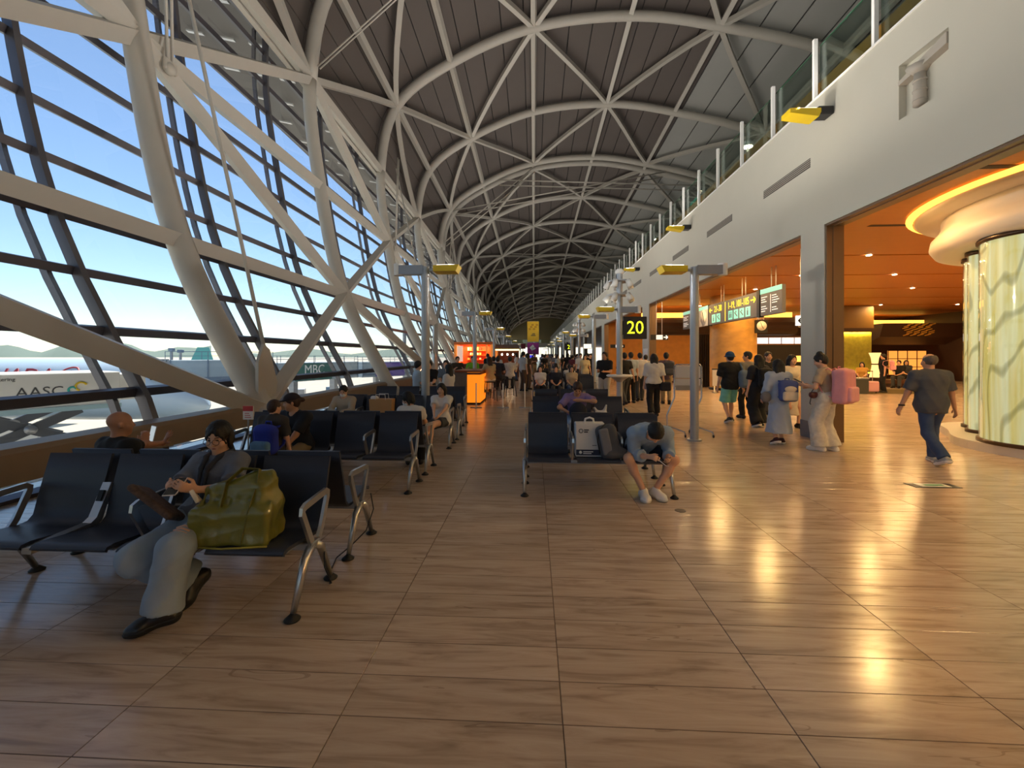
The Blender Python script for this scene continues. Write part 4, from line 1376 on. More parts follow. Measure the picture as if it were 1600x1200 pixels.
# ---- pole with camera and lamp clusters, gate sign and leaning table
def cam_pole(px, d_, label, sign=None, table=False, group='camera poles'):
    x_, y_ = at(px, d_)
    o = thing('camera_pole', label, 'pole', (x_, y_, 0), 0, group)
    MB().cyl(0, 0, 0.02, 3.95, 0.085, 18).build('pole', M_POST, o)
    MB().cyl(0, 0, 0, 0.03, 0.14, 18).build('base_plate', M_POST, o)
    lamp_head(o, -1, 2.92)
    for zz, tilt, n_ in ((3.72, 0.5, 5), (3.33, 0.75, 5)):
        MB(True).lathe([(0.05, zz), (0.32, zz + 0.0), (0.32, zz + 0.03), (0.05, zz + 0.03)], 20).build('ring_arm', M_POST, o)
        for i in range(n_):
            a = 2 * math.pi * (i + 0.3) / n_
            c = Vector((0.30 * math.cos(a), 0.30 * math.sin(a), zz))
            dirv = Vector((math.cos(a) * tilt, math.sin(a) * tilt, -1)).normalized()
            s_ = MB()
            s_.tube([c - dirv * 0.02, c + dirv * 0.20], [0.075, 0.085], 12)
            so_ = s_.build('spot_can', M_WHITE, o)
    MB(True).lathe([(0, 3.95), (0.1, 3.95), (0.13, 4.02), (0.08, 4.09), (0, 4.11)], 16).build('dome_cap', M_WHITE, o)
    if table:
        MB(True).lathe([(0.085, 1.00), (0.34, 1.0), (0.37, 1.02), (0.37, 1.045), (0.34, 1.06), (0.085, 1.06)], 32).build('leaning_table', M_WHITE, o)
        MB(True).lathe([(0.085, 0.85), (0.12, 0.9), (0.28, 1.0)], 20).build('table_bracket', M_GREY, o)
    if sign:
        p = MB().box(0.10, 0.76, -0.06, 0.06, 2.08, 2.72, 0.01).build('gate_sign', M_SIGNK, o)
        text('lettering', sign, 0.52, mat('gate_yellow', 'dff02a', 0.5, emit=0.9), p, (0.43, -0.065, 2.39), RX, sx=0.95)
        MB().box(0.06, 0.12, -0.03, 0.03, 2.2, 2.6).build('sign_bracket', M_DARK, o)
    return o
cam_pole(968, 12.3, 'grey pole with spot clusters, leaning table and gate sign 20', '20', True)
cam_pole(172, -2.7, 'added grey pole with spot clusters behind the front seats')  # unseen pole, invented to carry a fill light it no longer has
cam_pole(905, 28, 'grey pole with spot clusters standing past the third opening')
cam_pole(881, 39, 'grey pole with spot clusters and gate sign 2 far down the hall', '2')
cam_pole(870, 54, 'thin grey pole with spot clusters near the far end of the hall')

# ================================================================== BEAM SEATING
M_SEAT = mat('seat_leather', '2a2f3d', 0.42, var=0.10, scale=60, bump=0.06)
def seat_profile():
    c = [(-0.285, 0.405), (-0.27, 0.425), (-0.22, 0.432), (-0.05, 0.415), (0.10, 0.398), (0.155, 0.405), (0.19, 0.44), (0.205, 0.50), (0.235, 0.62), (0.27, 0.74), (0.305, 0.865)]
    out = []
    for i in range(len(c)):
        a, b = c[max(i - 1, 0)], c[min(i + 1, len(c) - 1)]
        dx, dz = b[0] - a[0], b[1] - a[1]
        q = math.hypot(dx, dz)
        out.append((c[i][0] + dz / q * 0.022, c[i][1] - dx / q * 0.022))
    return c + out[::-1]
SP = seat_profile()
PITCH, SWID = 0.56, 0.49
def seat_mesh():
    m = MB()
    n = len(SP)
    vs = [(x, p[0], p[1]) for x in (-SWID / 2, SWID / 2) for p in SP]
    fs = [(k, n + k, n + (k + 1) % n, (k + 1) % n) for k in range(n)]
    m.add(vs, fs, True)
    h = n // 2
    for base in (0, n):
        for k in range(h - 1):
            q = (base + k, base + k + 1, base + n - 2 - k, base + n - 1 - k)
            m.add([vs[i] for i in q], [(0, 1, 2, 3)], False)
    return m.mesh('seat', M_SEAT)
ME_SEAT = seat_mesh()
def arm_mesh():
    m = MB()
    loop = [(-0.02, 0.37), (-0.135, 0.60), (-0.13, 0.625), (-0.10, 0.638), (0.17, 0.655), (0.195, 0.64), (0.19, 0.61), (0.11, 0.43), (0.07, 0.37)]
    m.tube([(0, a, b) for a, b in loop], 0.02, 4, flat=(0.022, 0.042))
    return m.mesh('armrest', M_ALU)
ME_ARM = arm_mesh()
def leg_mesh(s):
    m = MB()
    m.tube([(0, 0.02 * s, 0.35), (0, s * 0.10, 0.30), (0, s * 0.235, 0.035)], [0.030, 0.028, 0.019], 8)
    return m.mesh('leg', M_ALU)
ME_LEG = {s: leg_mesh(s) for s in (-1, 1)}
ME_FOOT = MB(True).lathe([(0, 0), (0.045, 0), (0.048, 0.008), (0.025, 0.028), (0.012, 0.04), (0, 0.04)], 18).mesh('foot_pad', M_BLACK)
ME_UNDER = MB().box(-0.22, 0.22, -0.2, 0.12, 0.372, 0.395, 0.01).mesh('seat_pan', M_GREY)
def bench(x, y, n, back, label, group, arms=None, console=None):
    """n seats on a beam; faces -Y, or +Y when back is true; x, y is its middle"""
    o = thing('beam_seat', label, 'seating', (x, y, 0), math.pi if back else 0, group)
    Wd = n * PITCH
    MB().box(-Wd / 2 - 0.02, Wd / 2 + 0.02, -0.045, 0.055, 0.325, 0.375, 0.008).build('beam', M_GREY, o)
    for i in range(n):
        cx = -Wd / 2 + PITCH * (i + 0.5)
        se = link('seat', ME_SEAT, o, (cx, 0, 0))
        link('seat_pan', ME_UNDER, se)
    for i in (arms if arms is not None else range(n + 1)):
        link('armrest', ME_ARM, o, (-Wd / 2 + PITCH * i, 0, 0))
    if console is not None:
        cx = -Wd / 2 + PITCH * console
        c = MB()
        c.prism([(-0.27, 0.37), (0.12, 0.37), (0.17, 0.42), (0.26, 0.66), (0.235, 0.67), (0.13, 0.45), (0.09, 0.425), (-0.27, 0.41)], 'x', cx - 0.032, cx + 0.032)
        co = c.build('power_console', M_ALU, o)
        s_ = MB().bar((cx, 0.175, 0.55), (cx, 0.205, 0.62), 0.035, 0.02, up=(0, -1, 0.4)).build('socket', M_BLACK, co)
    for sx in (-1, 1):
        for sy in (-1, 1):
            L = link('leg', ME_LEG[sy], o, (sx * (Wd / 2 - 0.0), 0, 0))
            link('foot_pad', ME_FOOT, L, (0, sy * 0.245, 0))
    return o
XE = -1.46
def xl(n):
    return XE - n * PITCH / 2
bench(xl(4), 2.77, 4, False, 'four seat navy beam seating with power console and large green bag', 'seats on the window side', arms=(0, 2, 4), console=1)
bench(xl(4), 3.55, 4, True, 'navy beam seating backing onto the bench with the green bag', 'seats on the window side')
bench(xl(4), 5.16, 4, False, 'navy beam seating where the person in the dark cap sits', 'seats on the window side', arms=(0, 1, 3, 4))
bench(xl(4), 5.95, 4, True, 'navy beam seating backing onto the bench of the person in the cap', 'seats on the window side')
bench(xl(4), 7.56, 4, False, 'navy beam seating with the masked person in a pale jacket', 'seats on the window side')
bench(xl(4), 8.35, 4, True, 'navy beam seating backing onto the bench of the masked person', 'seats on the window side')
bench(xl(4) - 0.15, 9.96, 4, False, 'navy beam seating with a white bottle beside the stone counter', 'seats on the window side')
XC0 = 0.735
bench(XC0, 5.14, 3, False, 'three seat navy beam seating with white suitcase box and backpack', 'seats in the middle of the hall')
bench(XC0, 5.93, 3, True, 'navy beam seating backing onto the bench with the white box', 'seats in the middle of the hall')
bench(XC0 + 0.05, 7.56, 3, False, 'navy beam seating where the person in purple hugs a cap', 'seats in the middle of the hall')
bench(XC0 + 0.1, 9.9, 3, True, 'navy beam seating beyond the person in purple', 'seats in the middle of the hall')
# charging cable hanging off the front benches
cb = MB(True)
cb.tube([(-1.40, 3.62, 0.42), (-1.36, 3.58, 0.30), (-1.40, 3.52, 0.14), (-1.48, 3.42, 0.06), (-1.55, 3.3, 0.012), (-1.5, 3.1, 0.012), (-1.42, 2.92, 0.012), (-1.38, 2.86, 0.05), (-1.42, 2.85, 0.16), (-1.45, 2.9, 0.30)], 0.005, 6)
tag(cb.build('charging_cable', M_BLACK), 'thin black cable looping between the legs of the front benches', 'cable')

# ================================================================== WHEELED BOARD, FLOOR LIGHT, STANCHIONS, BARRIERS
xb_, yb_ = onfloor(1085, 684)
M_TUBE = mat('chrome_tube', 'b8bcc0', 0.25, 0.8)
wb = thing('wheeled_board', 'wheeled board of pale panels in a kinked chrome tube frame', 'board', (xb_, yb_ + 0.35, 0))
for s_ in (-1, 1):
    m = MB(True)
    xo = s_ * 0.27
    pts = [(xo, 0, 1.42), (xo, 0, 0.72), (s_ * 0.40, -0.02, 0.42), (s_ * 0.40, -0.05, 0.16), (s_ * 0.44, -0.22, 0.07)] if False else [(xo, 0, 1.40), (xo, 0, 0.75), (xo - 0.16, -0.03, 0.40), (xo - 0.16, -0.05, 0.18), (xo + 0.1, -0.30, 0.10), (xo + 0.1, -0.34, 0.05)]
    m.tube(pts, 0.016, 8)
    m.tube([(xo - 0.16, -0.05, 0.18), (xo - 0.16, 0.22, 0.05)], 0.016, 8)
    m.build('side_frame', M_TUBE, wb)
    for q in ((xo + 0.1, -0.34), (xo - 0.16, 0.22)):
        MB().tube([(q[0] - 0.012, q[1], 0.028), (q[0] + 0.012, q[1], 0.028)], 0.028, 14).build('castor', M_BLACK, wb)
MB(True).tube([(-0.27, 0, 1.36), (-0.24, 0, 1.42), (0.24, 0, 1.42), (0.27, 0, 1.36)], 0.016, 8).build('top_rail', M_TUBE, wb)
MB(True).tube([(-0.27, 0, 0.98), (0.27, 0, 0.98)], 0.012, 8).build('middle_rail', M_TUBE, wb)
for z0, z1 in ((1.15, 1.39), (0.92, 1.13)):
    MB().box(-0.25, 0.25, -0.008, 0.008, z0, z1, 0.004).build('panel', mat('board_pale', 'c4c7cc', 0.4), wb)
MB().box(-0.25, 0.25, -0.03, -0.02, 0.90, 1.0).build('leaflet_tray', M_GREY, wb)
xf, yf = onfloor(1457, 759)
fl_ = thing('floor_light', 'flush floor sign plate with a white and green arrow face', 'sign', (xf, yf, 0))
MB().box(-0.27, 0.27, -0.09, 0.09, 0.001, 0.006).build('frame', M_DARK, fl_)
MB().box(-0.17, 0.17, -0.065, 0.065, 0.006, 0.009).build('face', mat('floor_sign_white', 'e6efe6', 0.3), fl_)
MB().box(-0.1, 0.12, -0.02, 0.02, 0.009, 0.011).build('arrow', mat('exit_green', '1f9a5c', 0.4), fl_)
xf, yf = onfloor(1063, 798)
tag(MB().cyl(0, 0, 0.0005, 0.004, 0.055, 20).build('floor_socket', mat('cap_grey', '6d635c', 0.4, 0.4), None, (xf, yf, 0)), 'small round grey cap set in the floor near the hunched person', 'floor cap')
for px, ht, lab in ((744, 0.74, 'thin white barrier post before the lit orange counter'), (786, 0.74, 'thin white barrier post alone in the aisle'), (820, 0.74, 'thin white barrier post next to the middle seats')):
    x_, y_ = onfloor(px, 637)
    o = thing('barrier_post', lab, 'barrier post', (x_, y_, 0), 0, 'white barrier posts')
    MB().cyl(0, 0, 0.015, ht, 0.019, 12).build('post', M_WHITE, o)
    b = MB()
    b.bar((-0.18, 0, 0.012), (0.18, 0, 0.012), 0.05, 0.02)
    b.bar((0, -0.18, 0.012), (0, 0.18, 0.012), 0.05, 0.02)
    b.build('cross_foot', M_GREY, o)
    MB(True).lathe([(0, ht + 0.02), (0.022, ht + 0.012), (0.022, ht), (0.019, ht)], 12).build('cap', M_GREY, o)
for i, px in enumerate((1122, 1141)):
    x_, y_ = at(px, 18.5)
    o = thing('queue_barrier', 'pale waist high barrier panel before the gold drum column', 'barrier', (x_, y_, 0), 0, 'barrier panels')
    MB().box(-0.24, 0.24, -0.015, 0.015, 0.30, 1.0, 0.01).build('panel', mat('barrier_pale', 'b6b8be', 0.45), o)
    MB().box(-0.26, 0.26, -0.02, 0.02, 1.0, 1.05).build('top_rail', M_DARK, o)
    for s_ in (-0.16, 0.16):
        MB().cyl(s_, 0, 0.02, 0.30, 0.03, 10).build('leg', M_WHITE, o)
        MB().box(s_ - 0.04, s_ + 0.04, -0.16, 0.16, 0, 0.025).build('foot', M_GREY, o)
xt, yt = at(1341, 18.2)
tb = thing('waste_bin', 'dark square bin at the edge of the lounge rug', 'bin', (xt, yt, 0))
MB().box(-0.28, 0.28, -0.22, 0.22, 0, 0.62, 0.02).build('body', mat('bin_dark', '3c4140', 0.5), tb)
MB().box(-0.30, 0.30, -0.24, 0.24, 0.62, 0.68, 0.015).build('rim', M_GREY, tb)
# red emergency notice on a stand at the foot of the first column
xs_, ys_ = at(388, 6.6)
rs = thing('notice_stand', 'red and white notice on a thin stand beside the first column', 'sign', (xs_, ys_, 0))
MB().cyl(0, 0, 0.02, 0.62, 0.012, 8).build('stem', M_GREY, rs)
MB().cyl(0, 0, 0, 0.02, 0.13, 16).build('base', M_DARK, rs)
MB().box(-0.08, 0.08, -0.008, 0.008, 0.62, 0.83).build('plate', mat('notice_white', 'e6e0da', 0.5), rs)
MB().box(-0.08, 0.08, -0.012, -0.008, 0.75, 0.83).build('red_band', mat('notice_red', 'c0282c', 0.5), rs)
for i in range(3):
    MB().box(-0.05, 0.05 - 0.015 * i, -0.011, -0.008, 0.65 + 0.03 * i, 0.66 + 0.03 * i).build('print_line', mat('notice_red', 'c0282c', 0.5), rs)
ex = thing('fire_extinguisher', 'red fire extinguisher standing at the foot of the first column', 'extinguisher', (xs_ + 0.02, ys_ + 0.22, 0))
M_RED = mat('extinguisher_red', 'a3201f', 0.35)
MB(True).lathe([(0, 0), (0.075, 0), (0.08, 0.02), (0.08, 0.36), (0.06, 0.42), (0.025, 0.45), (0.025, 0.48), (0, 0.48)], 18).build('cylinder', M_RED, ex)
MB().box(-0.03, 0.03, -0.09, 0.05, 0.48, 0.53, 0.01).build('valve_handle', M_BLACK, ex)
MB(True).tube([(0.02, 0, 0.49), (0.09, -0.03, 0.46), (0.105, -0.03, 0.3), (0.095, -0.02, 0.12)], 0.012, 8).build('hose', M_BLACK, ex)

# ================================================================== COUNTER, KIOSK, BANNERS
xk, yk = at(725, 14.4)
cn = thing('bar_counter', 'grey stone counter with glowing orange end panel', 'counter', (xk, yk, 0))
MB().box(-0.28, 0.15, -0.3, 1.7, 0.0, 1.06, 0.02).build('stone_body', mat('stone_grey', '7d746b', 0.5, var=0.15, scale=8), cn)
MB().box(-0.30, 0.62, -0.34, 1.75, 1.06, 1.12, 0.01).build('top', mat('counter_brown', '8a4a2a', 0.4), cn)
MB().box(0.15, 0.57, -0.26, 1.65, 0.06, 1.06).build('lit_panel', mat('panel_orange', 'd8600c', 0.4, emit=0.55, ecol=(1.0, 0.24, 0.01)), cn)
MB().box(0.15, 0.58, -0.28, 1.66, 0.0, 0.06).build('kick', M_DARK, cn)
MB().box(0.15, 0.60, -0.30, 1.66, 0.98, 1.05).build('edge', mat('counter_brown', '8a4a2a', 0.4), cn)
x0, y0 = at(711, 30)
x1, _ = at(769, 30)
kw = x1 - x0
ks = thing('food_kiosk', 'orange lit food kiosk with shelves of goods and a menu panel', 'kiosk', (x0, y0, 0))
M_KPT = mat('kiosk_paint', 'e0752e', 0.45)
arealight('kiosk_lamp', (x0 + (x1 - x0) / 2, y0 + 0.8, 2.36), 2.0, 70, (1.0, 0.55, 0.22), (0, 0, 0), 0.8)
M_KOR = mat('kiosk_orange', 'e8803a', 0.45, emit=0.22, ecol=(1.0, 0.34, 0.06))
MB().box(0, kw, 1.5, 1.6, 0, 2.5).build('back_wall', mat('kiosk_back', 'a8501e', 0.5), ks)
MB().box(-0.05, kw + 0.05, -0.1, 1.6, 2.38, 2.56).build('canopy', M_KPT, ks)
MB().box(-0.05, 0.12, -0.05, 1.5, 0, 2.38).build('side_post', M_KOR, ks)
MB().box(kw - 0.42, kw - 0.30, -0.05, 0.1, 0, 2.38).build('side_post', M_KOR, ks)
MB().box(kw - 0.12, kw + 0.05, -0.05, 1.5, 0, 2.38).build('side_post', M_KOR, ks)
MB().box(0.15, 0.55, -0.02, 0.02, 1.2, 2.3).build('menu_panel', mat('menu_pale', 'd9b8a8', 0.5, emit=0.4), ks)
MB().box(0.1, kw - 0.4, 0.1, 0.7, 0, 1.05).build('serving_counter', M_DKBR, ks)
for r_ in range(3):
    sh_ = MB().box(0.65, kw - 0.5, 1.2, 1.5, 1.30 + 0.33 * r_, 1.33 + 0.33 * r_).build('shelf', M_KPT, ks)
    for c_ in range(6):
        MB().box(0.7 + 0.17 * c_, 0.82 + 0.17 * c_, 1.22, 1.4, 1.33 + 0.33 * r_, 1.33 + 0.33 * r_ + 0.12 + 0.1 * ((c_ * 3 + r_) % 3) / 2).build('goods_box', mat('goods_%d' % ((c_ + r_) % 3), ('f4c070', 'b43020', 'f0e0c8')[(c_ + r_) % 3], 0.5), sh_)
x2, y2 = at(773, 31)
x3, _ = at(812, 31)
k2 = thing('coffee_kiosk', 'dark roofed coffee kiosk with a glowing strip under the canopy', 'kiosk', (x2, y2, 0))
kw = x3 - x2
MB().prism([(0.0, 1.95), (kw - 0.1, 1.95), (kw, 2.1), (kw - 0.12, 2.42), (0.0, 2.42)], 'y', 0, 1.6).build('canopy', mat('kiosk_roof', '5c5450', 0.5), k2)
MB().box(0.05, kw - 0.02, -0.04, 0.0, 1.98, 2.08).build('light_strip', mat('strip_warm', 'ffb060', 0.5, emit=3, ecol=(1.0, 0.55, 0.18)), k2)
MB().box(0, kw - 0.1, 1.4, 1.5, 0, 1.95).build('back_wall', mat('brick_warm', '7d3f28', 0.6, var=0.3, scale=9), k2)
MB().box(0, 0.12, 0, 1.5, 0, 1.95).build('side_post', M_KOR, k2)
MB().box(0.2, kw - 0.15, 0.1, 0.6, 0, 1.02).build('serving_counter', M_DKBR, k2)
for i in range(3):
    MB().ell((0.5 + 0.4 * i, 0.4, 1.7), (0.06, 0.06, 0.08)).build('pendant_lamp', mat('pendant_glow', 'fff0d0', 0.4, emit=6), k2)
for px0, px1, py0, py1, d_, col, lab in ((824, 842, 502, 534, 58, 'f2b81e', 'large golden yellow banner hanging over the crowd'), (824, 842, 534, 554, 58, 'a8318f', 'magenta banner with a white mark below the yellow one'), (814, 821, 537, 545, 62, '8a2a3a', 'small dark red banner beside the magenta one')):
    x_, y_ = at((px0 + px1) / 2, d_)
    hw = (px1 - px0) / 2 / FPX * d_
    z1, z0 = height(py0, d_) - (0.12 if py0 == 534 else 0), height(py1, d_)
    b = thing('hanging_banner', lab, 'banner', (x_, y_, z0))
    m = mat('banner_' + col, col, 0.6, var=0.25 if col[0] == 'f' else 0.05, scale=1.6)
    MB().box(-hw, hw, -0.02, 0.02, 0, z1 - z0 - 0.02).build('cloth', m, b)
    MB().tube([(-hw, 0, z1 - z0), (hw, 0, z1 - z0)], 0.03, 6).build('top_bar', M_GREY, b)
    if col[0] == 'f':
        mm = MB()
        for i in range(3):
            mm.box(-hw * 0.4 + 0.1 * i, hw * 0.45 - 0.05 * i, -0.03, -0.02, (z1 - z0) * (0.28 + 0.05 * i), (z1 - z0) * (0.31 + 0.05 * i))
        mm.build('dark_mark', M_SIGNK, b)
        mm = MB()
        for i in range(6):
            mm.ell((hw * (-0.6 + 0.25 * i), -0.03, (z1 - z0) * (0.62 + 0.1 * (i % 3))), (hw * 0.22, 0.01, hw * 0.16), 10, 6)
        mm.build('mottled_print', mat('banner_ochre', 'c98a14', 0.6), b)
    elif col == 'a8318f':
        mm = MB()
        mm.bar((-hw * 0.5, -0.03, (z1 - z0) * 0.5), (hw * 0.1, -0.03, (z1 - z0) * 0.75), 0.35, 0.01, up=(0, 1, 0))
        mm.bar((-hw * 0.3, -0.03, (z1 - z0) * 0.4), (hw * 0.4, -0.03, (z1 - z0) * 0.55), 0.25, 0.01, up=(0, 1, 0))
        mm.build('white_mark', M_WPRT, b)
    for s_ in (-0.8, 0.8):
        MB().tube([(hw * s_, 0, z1 - z0), (hw * s_, 0, 12.0 - z0 if col[0] == 'f' else z1 - z0 + 0.3)], 0.01, 4).build('hanger_wire', M_GREY, b)
# bright screens and boards among the far crowd
for i, (px, py, d_, wpx, hpx, col) in enumerate(((832, 557, 50, 8, 4, '3a3ad0'), (845, 556, 46, 9, 4, 'f0f0f4'), (860, 556, 55, 8, 5, '202024'), (852, 547, 60, 8, 3, 'f4efe4'), (918, 541, 44, 12, 7, 'e8dcc8'))):
    x_, y_ = at(px, d_)
    o = thing('display_screen', ('violet blue', 'bright white', 'switched off black', 'warm white strip', 'pale printed')[i] + ' display hanging far down the hall', 'screen', (x_, y_, height(py, d_)))
    hw, hh = wpx / 2 / FPX * d_, hpx / 2 / FPX * d_
    MB().box(-hw, hw, -0.04, 0.04, -hh, hh).build('screen', mat('screen_' + col, col, 0.4, emit=0.8), o)
    MB().box(-hw - 0.03, hw + 0.03, 0.0, 0.06, -hh - 0.03, hh + 0.03).build('frame', M_DARK, o)
    MB().tube([(0, 0.03, hh), (0, 0.03, hh + 1.0)], 0.02, 6).build('hanger_rod', M_GREY, o)

# small boards on the gallery railing and on the second pillar
o = thing('gallery_board', 'small pale teal board standing behind the gallery railing', 'board', (XR + 0.34, 15.6, 6.45))
MB().box(0, 0.03, -0.45, 0.45, 0.12, 0.75).build('panel', mat('board_teal', '7fd6c2', 0.5), o)
for q_ in (-0.35, 0.35):
    MB().box(0, 0.03, q_ - 0.02, q_ + 0.02, 0, 0.12).build('leg', M_GREY, o)
o = thing('pillar_poster', 'pale framed poster on the second plaster pillar', 'poster', (XR - 0.012, 21.0, 1.0))
MB().box(0, 0.01, -0.42, 0.42, 0, 0.95).build('frame', M_WHITE, o)
MB().box(-0.004, 0.0, -0.37, 0.37, 0.05, 0.5).build('print', mat('poster_teal', '9ec4c0', 0.5), o)
# ================================================================== SOFT SHAPES: bodies, clothes and bags from blended round volumes
V = lambda *a: np.array(a, dtype=np.float64)
def nrm(v):
    v = np.asarray(v, float)
    return v / (np.linalg.norm(v) + 1e-9)
class Soft:
    def __init__(s):
        s.p = []
    def cap(s, a, b, ra, rb=None, k=0.02, flat=None, cuts=(), sub=False):
        rb = ra if rb is None else rb
        s.p.append(('c', np.array(a, float), np.array(b, float), ra, rb, k, flat, cuts, sub))
        return s
    def ell(s, c, r, R=None, k=0.02, cuts=(), sub=False):
        s.p.append(('e', np.array(c, float), np.array(r, float), np.eye(3) if R is None else np.array(R, float), 0, k, None, cuts, sub))
        return s
    def box(s, c, h, r=0.02, R=None, k=0.01, cuts=(), sub=False):
        s.p.append(('b', np.array(c, float), np.array(h, float), np.eye(3) if R is None else np.array(R, float), r, k, None, cuts, sub))
        return s
    def _ext(s, q):
        if q[0] == 'c':
            m = max(q[3], q[4])
            return np.minimum(q[1], q[2]) - m, np.maximum(q[1], q[2]) + m
        rr = np.abs(q[3].T) @ q[2] + (q[4] if q[0] == 'b' else 0)
        return q[1] - rr, q[1] + rr
    def mesh(s, name, m, vox=0.012, smooth=True):
        ex = [s._ext(q) for q in s.p if not q[8]]
        lo = np.min([e[0] for e in ex], 0) - 3 * vox
        hi = np.max([e[1] for e in ex], 0) + 3 * vox
        n = np.ceil((hi - lo) / vox).astype(int) + 1
        D = np.full(n, 0.5, np.float32)
        for q in s.p:
            a, b = s._ext(q)
            mg = q[5] * 1.2 + 2.5 * vox
            i0 = np.clip(np.floor((a - mg - lo) / vox).astype(int), 0, n - 1)
            i1 = np.clip(np.ceil((b + mg - lo) / vox).astype(int) + 1, 1, n)
            if np.any(i1 <= i0):
                continue
            g = np.stack(np.meshgrid(*[lo[t] + vox * np.arange(i0[t], i1[t]) for t in range(3)], indexing='ij'), -1).astype(np.float32)
            if q[0] == 'c':
                pa = g - q[1].astype(np.float32)
                ba = (q[2] - q[1]).astype(np.float32)
                h = np.clip((pa @ ba) / max(float(ba @ ba), 1e-9), 0, 1)
                dv = pa - h[..., None] * ba
                if q[6] is not None:
                    nn, fk = np.asarray(q[6][0], np.float32), q[6][1]
                    dv = dv + ((fk - 1) * (dv @ nn))[..., None] * nn
                d = np.linalg.norm(dv, axis=-1) - (q[3] + h * (q[4] - q[3]))
            else:
                w_ = (g - q[1].astype(np.float32)) @ q[3].T.astype(np.float32)
                if q[0] == 'e':
                    r = q[2].astype(np.float32)
                    k0 = np.linalg.norm(w_ / r, axis=-1)
                    k1 = np.linalg.norm(w_ / (r * r), axis=-1) + 1e-6
                    d = k0 * (k0 - 1) / k1
                    d = np.where(k0 < 0.2, -float(r.min()) * 0.8, d)
                else:
                    e = np.abs(w_) - (q[2] - q[4]).astype(np.float32)
                    d = np.linalg.norm(np.maximum(e, 0), axis=-1) + np.minimum(e.max(-1), 0) - q[4]
            for (cp, cn) in q[7]:
                d = np.maximum(d, (g - np.asarray(cp, np.float32)) @ np.asarray(nrm(cn), np.float32))
            sl_ = tuple(slice(i0[t], i1[t]) for t in range(3))
            k = max(q[5], 1e-4)
            if q[8]:
                A, B = D[sl_], -d
                h = np.clip(0.5 - 0.5 * (B - A) / k, 0, 1) if False else np.clip(0.5 + 0.5 * (B - A) / k, 0, 1)
                D[sl_] = A + (B - A) * h + k * h * (1 - h)
            else:
                A = D[sl_]
                h = np.clip(0.5 + 0.5 * (d - A) / k, 0, 1)
                D[sl_] = d + (A - d) * h - k * h * (1 - h)
        return nets(D, lo, vox, name, m, smooth)
def nets(D, lo, vox, name, m, smooth):
    s = D < 0
    c = np.zeros(np.array(D.shape) - 1, np.int8)
    X, Y, Z = c.shape
    for i in (0, 1):
        for j in (0, 1):
            for k in (0, 1):
                c += s[i:X + i, j:Y + j, k:Z + k]
    act = (c > 0) & (c < 8)
    idx = np.argwhere(act)
    num = -np.ones(c.shape, np.int64)
    num[act] = np.arange(len(idx))
    cor = [(i, j, k) for i in (0, 1) for j in (0, 1) for k in (0, 1)]
    val = np.stack([D[idx[:, 0] + a, idx[:, 1] + b, idx[:, 2] + e] for a, b, e in cor], 1)
    acc = np.zeros((len(idx), 3))
    cnt = np.zeros(len(idx))
    for p in range(8):
        for q in range(p + 1, 8):
            if sum(abs(cor[p][t] - cor[q][t]) for t in range(3)) != 1:
                continue
            a, b = val[:, p], val[:, q]
            w_ = (a < 0) != (b < 0)
            t = np.where(w_, a / np.where(w_, a - b, 1), 0)[:, None]
            pos = np.array(cor[p]) + t * (np.array(cor[q]) - np.array(cor[p]))
            acc += pos * w_[:, None]
            cnt += w_
    vs = lo + vox * (idx + acc / cnt[:, None])
    quads = []
    for ax in range(3):
        o1, o2 = [t for t in range(3) if t != ax]
        sa = np.moveaxis(s, (ax, o1, o2), (0, 1, 2))
        nm = np.moveaxis(num, (ax, o1, o2), (0, 1, 2))
        A, B = sa[:-1, 1:-1, 1:-1], sa[1:, 1:-1, 1:-1]
        e = np.argwhere(A != B)
        if not len(e):
            continue
        i, j, k = e[:, 0], e[:, 1] + 1, e[:, 2] + 1
        q = np.stack([nm[i, j - 1, k - 1], nm[i, j, k - 1], nm[i, j, k], nm[i, j - 1, k]], 1)
        flip = A[A != B] if False else sa[i, j, k]
        if ax == 1:
            flip = ~flip
        q[~flip] = q[~flip][:, ::-1]
        quads.append(q)
    F = np.concatenate(quads)
    F = F[(F >= 0).all(1)]
    me = bpy.data.meshes.new(name)
    me.vertices.add(len(vs))
    me.vertices.foreach_set('co', vs.astype(np.float32).ravel())
    me.loops.add(len(F) * 4)
    me.loops.foreach_set('vertex_index', F.astype(np.int32).ravel())
    me.polygons.add(len(F))
    me.polygons.foreach_set('loop_start', np.arange(0, len(F) * 4, 4, dtype=np.int32))
    me.polygons.foreach_set('use_smooth', np.full(len(F), smooth))
    me.materials.append(m)
    me.update()
    me.validate()
    return me

def wrinkle(me, amp, freq, seed=1, ridge=True):
    """push vertices along their normals in soft folds"""
    n = len(me.vertices)
    co = np.empty(n * 3, np.float32)
    no = np.empty(n * 3, np.float32)
    me.vertices.foreach_get('co', co)
    me.vertices.foreach_get('normal', no)
    co, no = co.reshape(-1, 3), no.reshape(-1, 3)
    rg = np.random.default_rng(seed)
    d = np.zeros(n)
    for i in range(5):
        k = nrm(rg.normal(size=3)) * freq * (0.7 + 0.25 * i)
        k2 = nrm(rg.normal(size=3)) * freq * 0.45
        ph = co @ k + 1.6 * np.sin(co @ k2 + rg.random() * 6) + rg.random() * 6
        d += (1 - 2 * np.abs(np.sin(ph * 0.5))) / (1 + 0.5 * i) if ridge else np.sin(ph) / (1 + 0.5 * i)
    co = co + no * ((d / 2.2 * 0.5 + 0.22) * amp)[:, None]
    me.vertices.foreach_set('co', co.astype(np.float32).ravel())
    me.update()
    return me
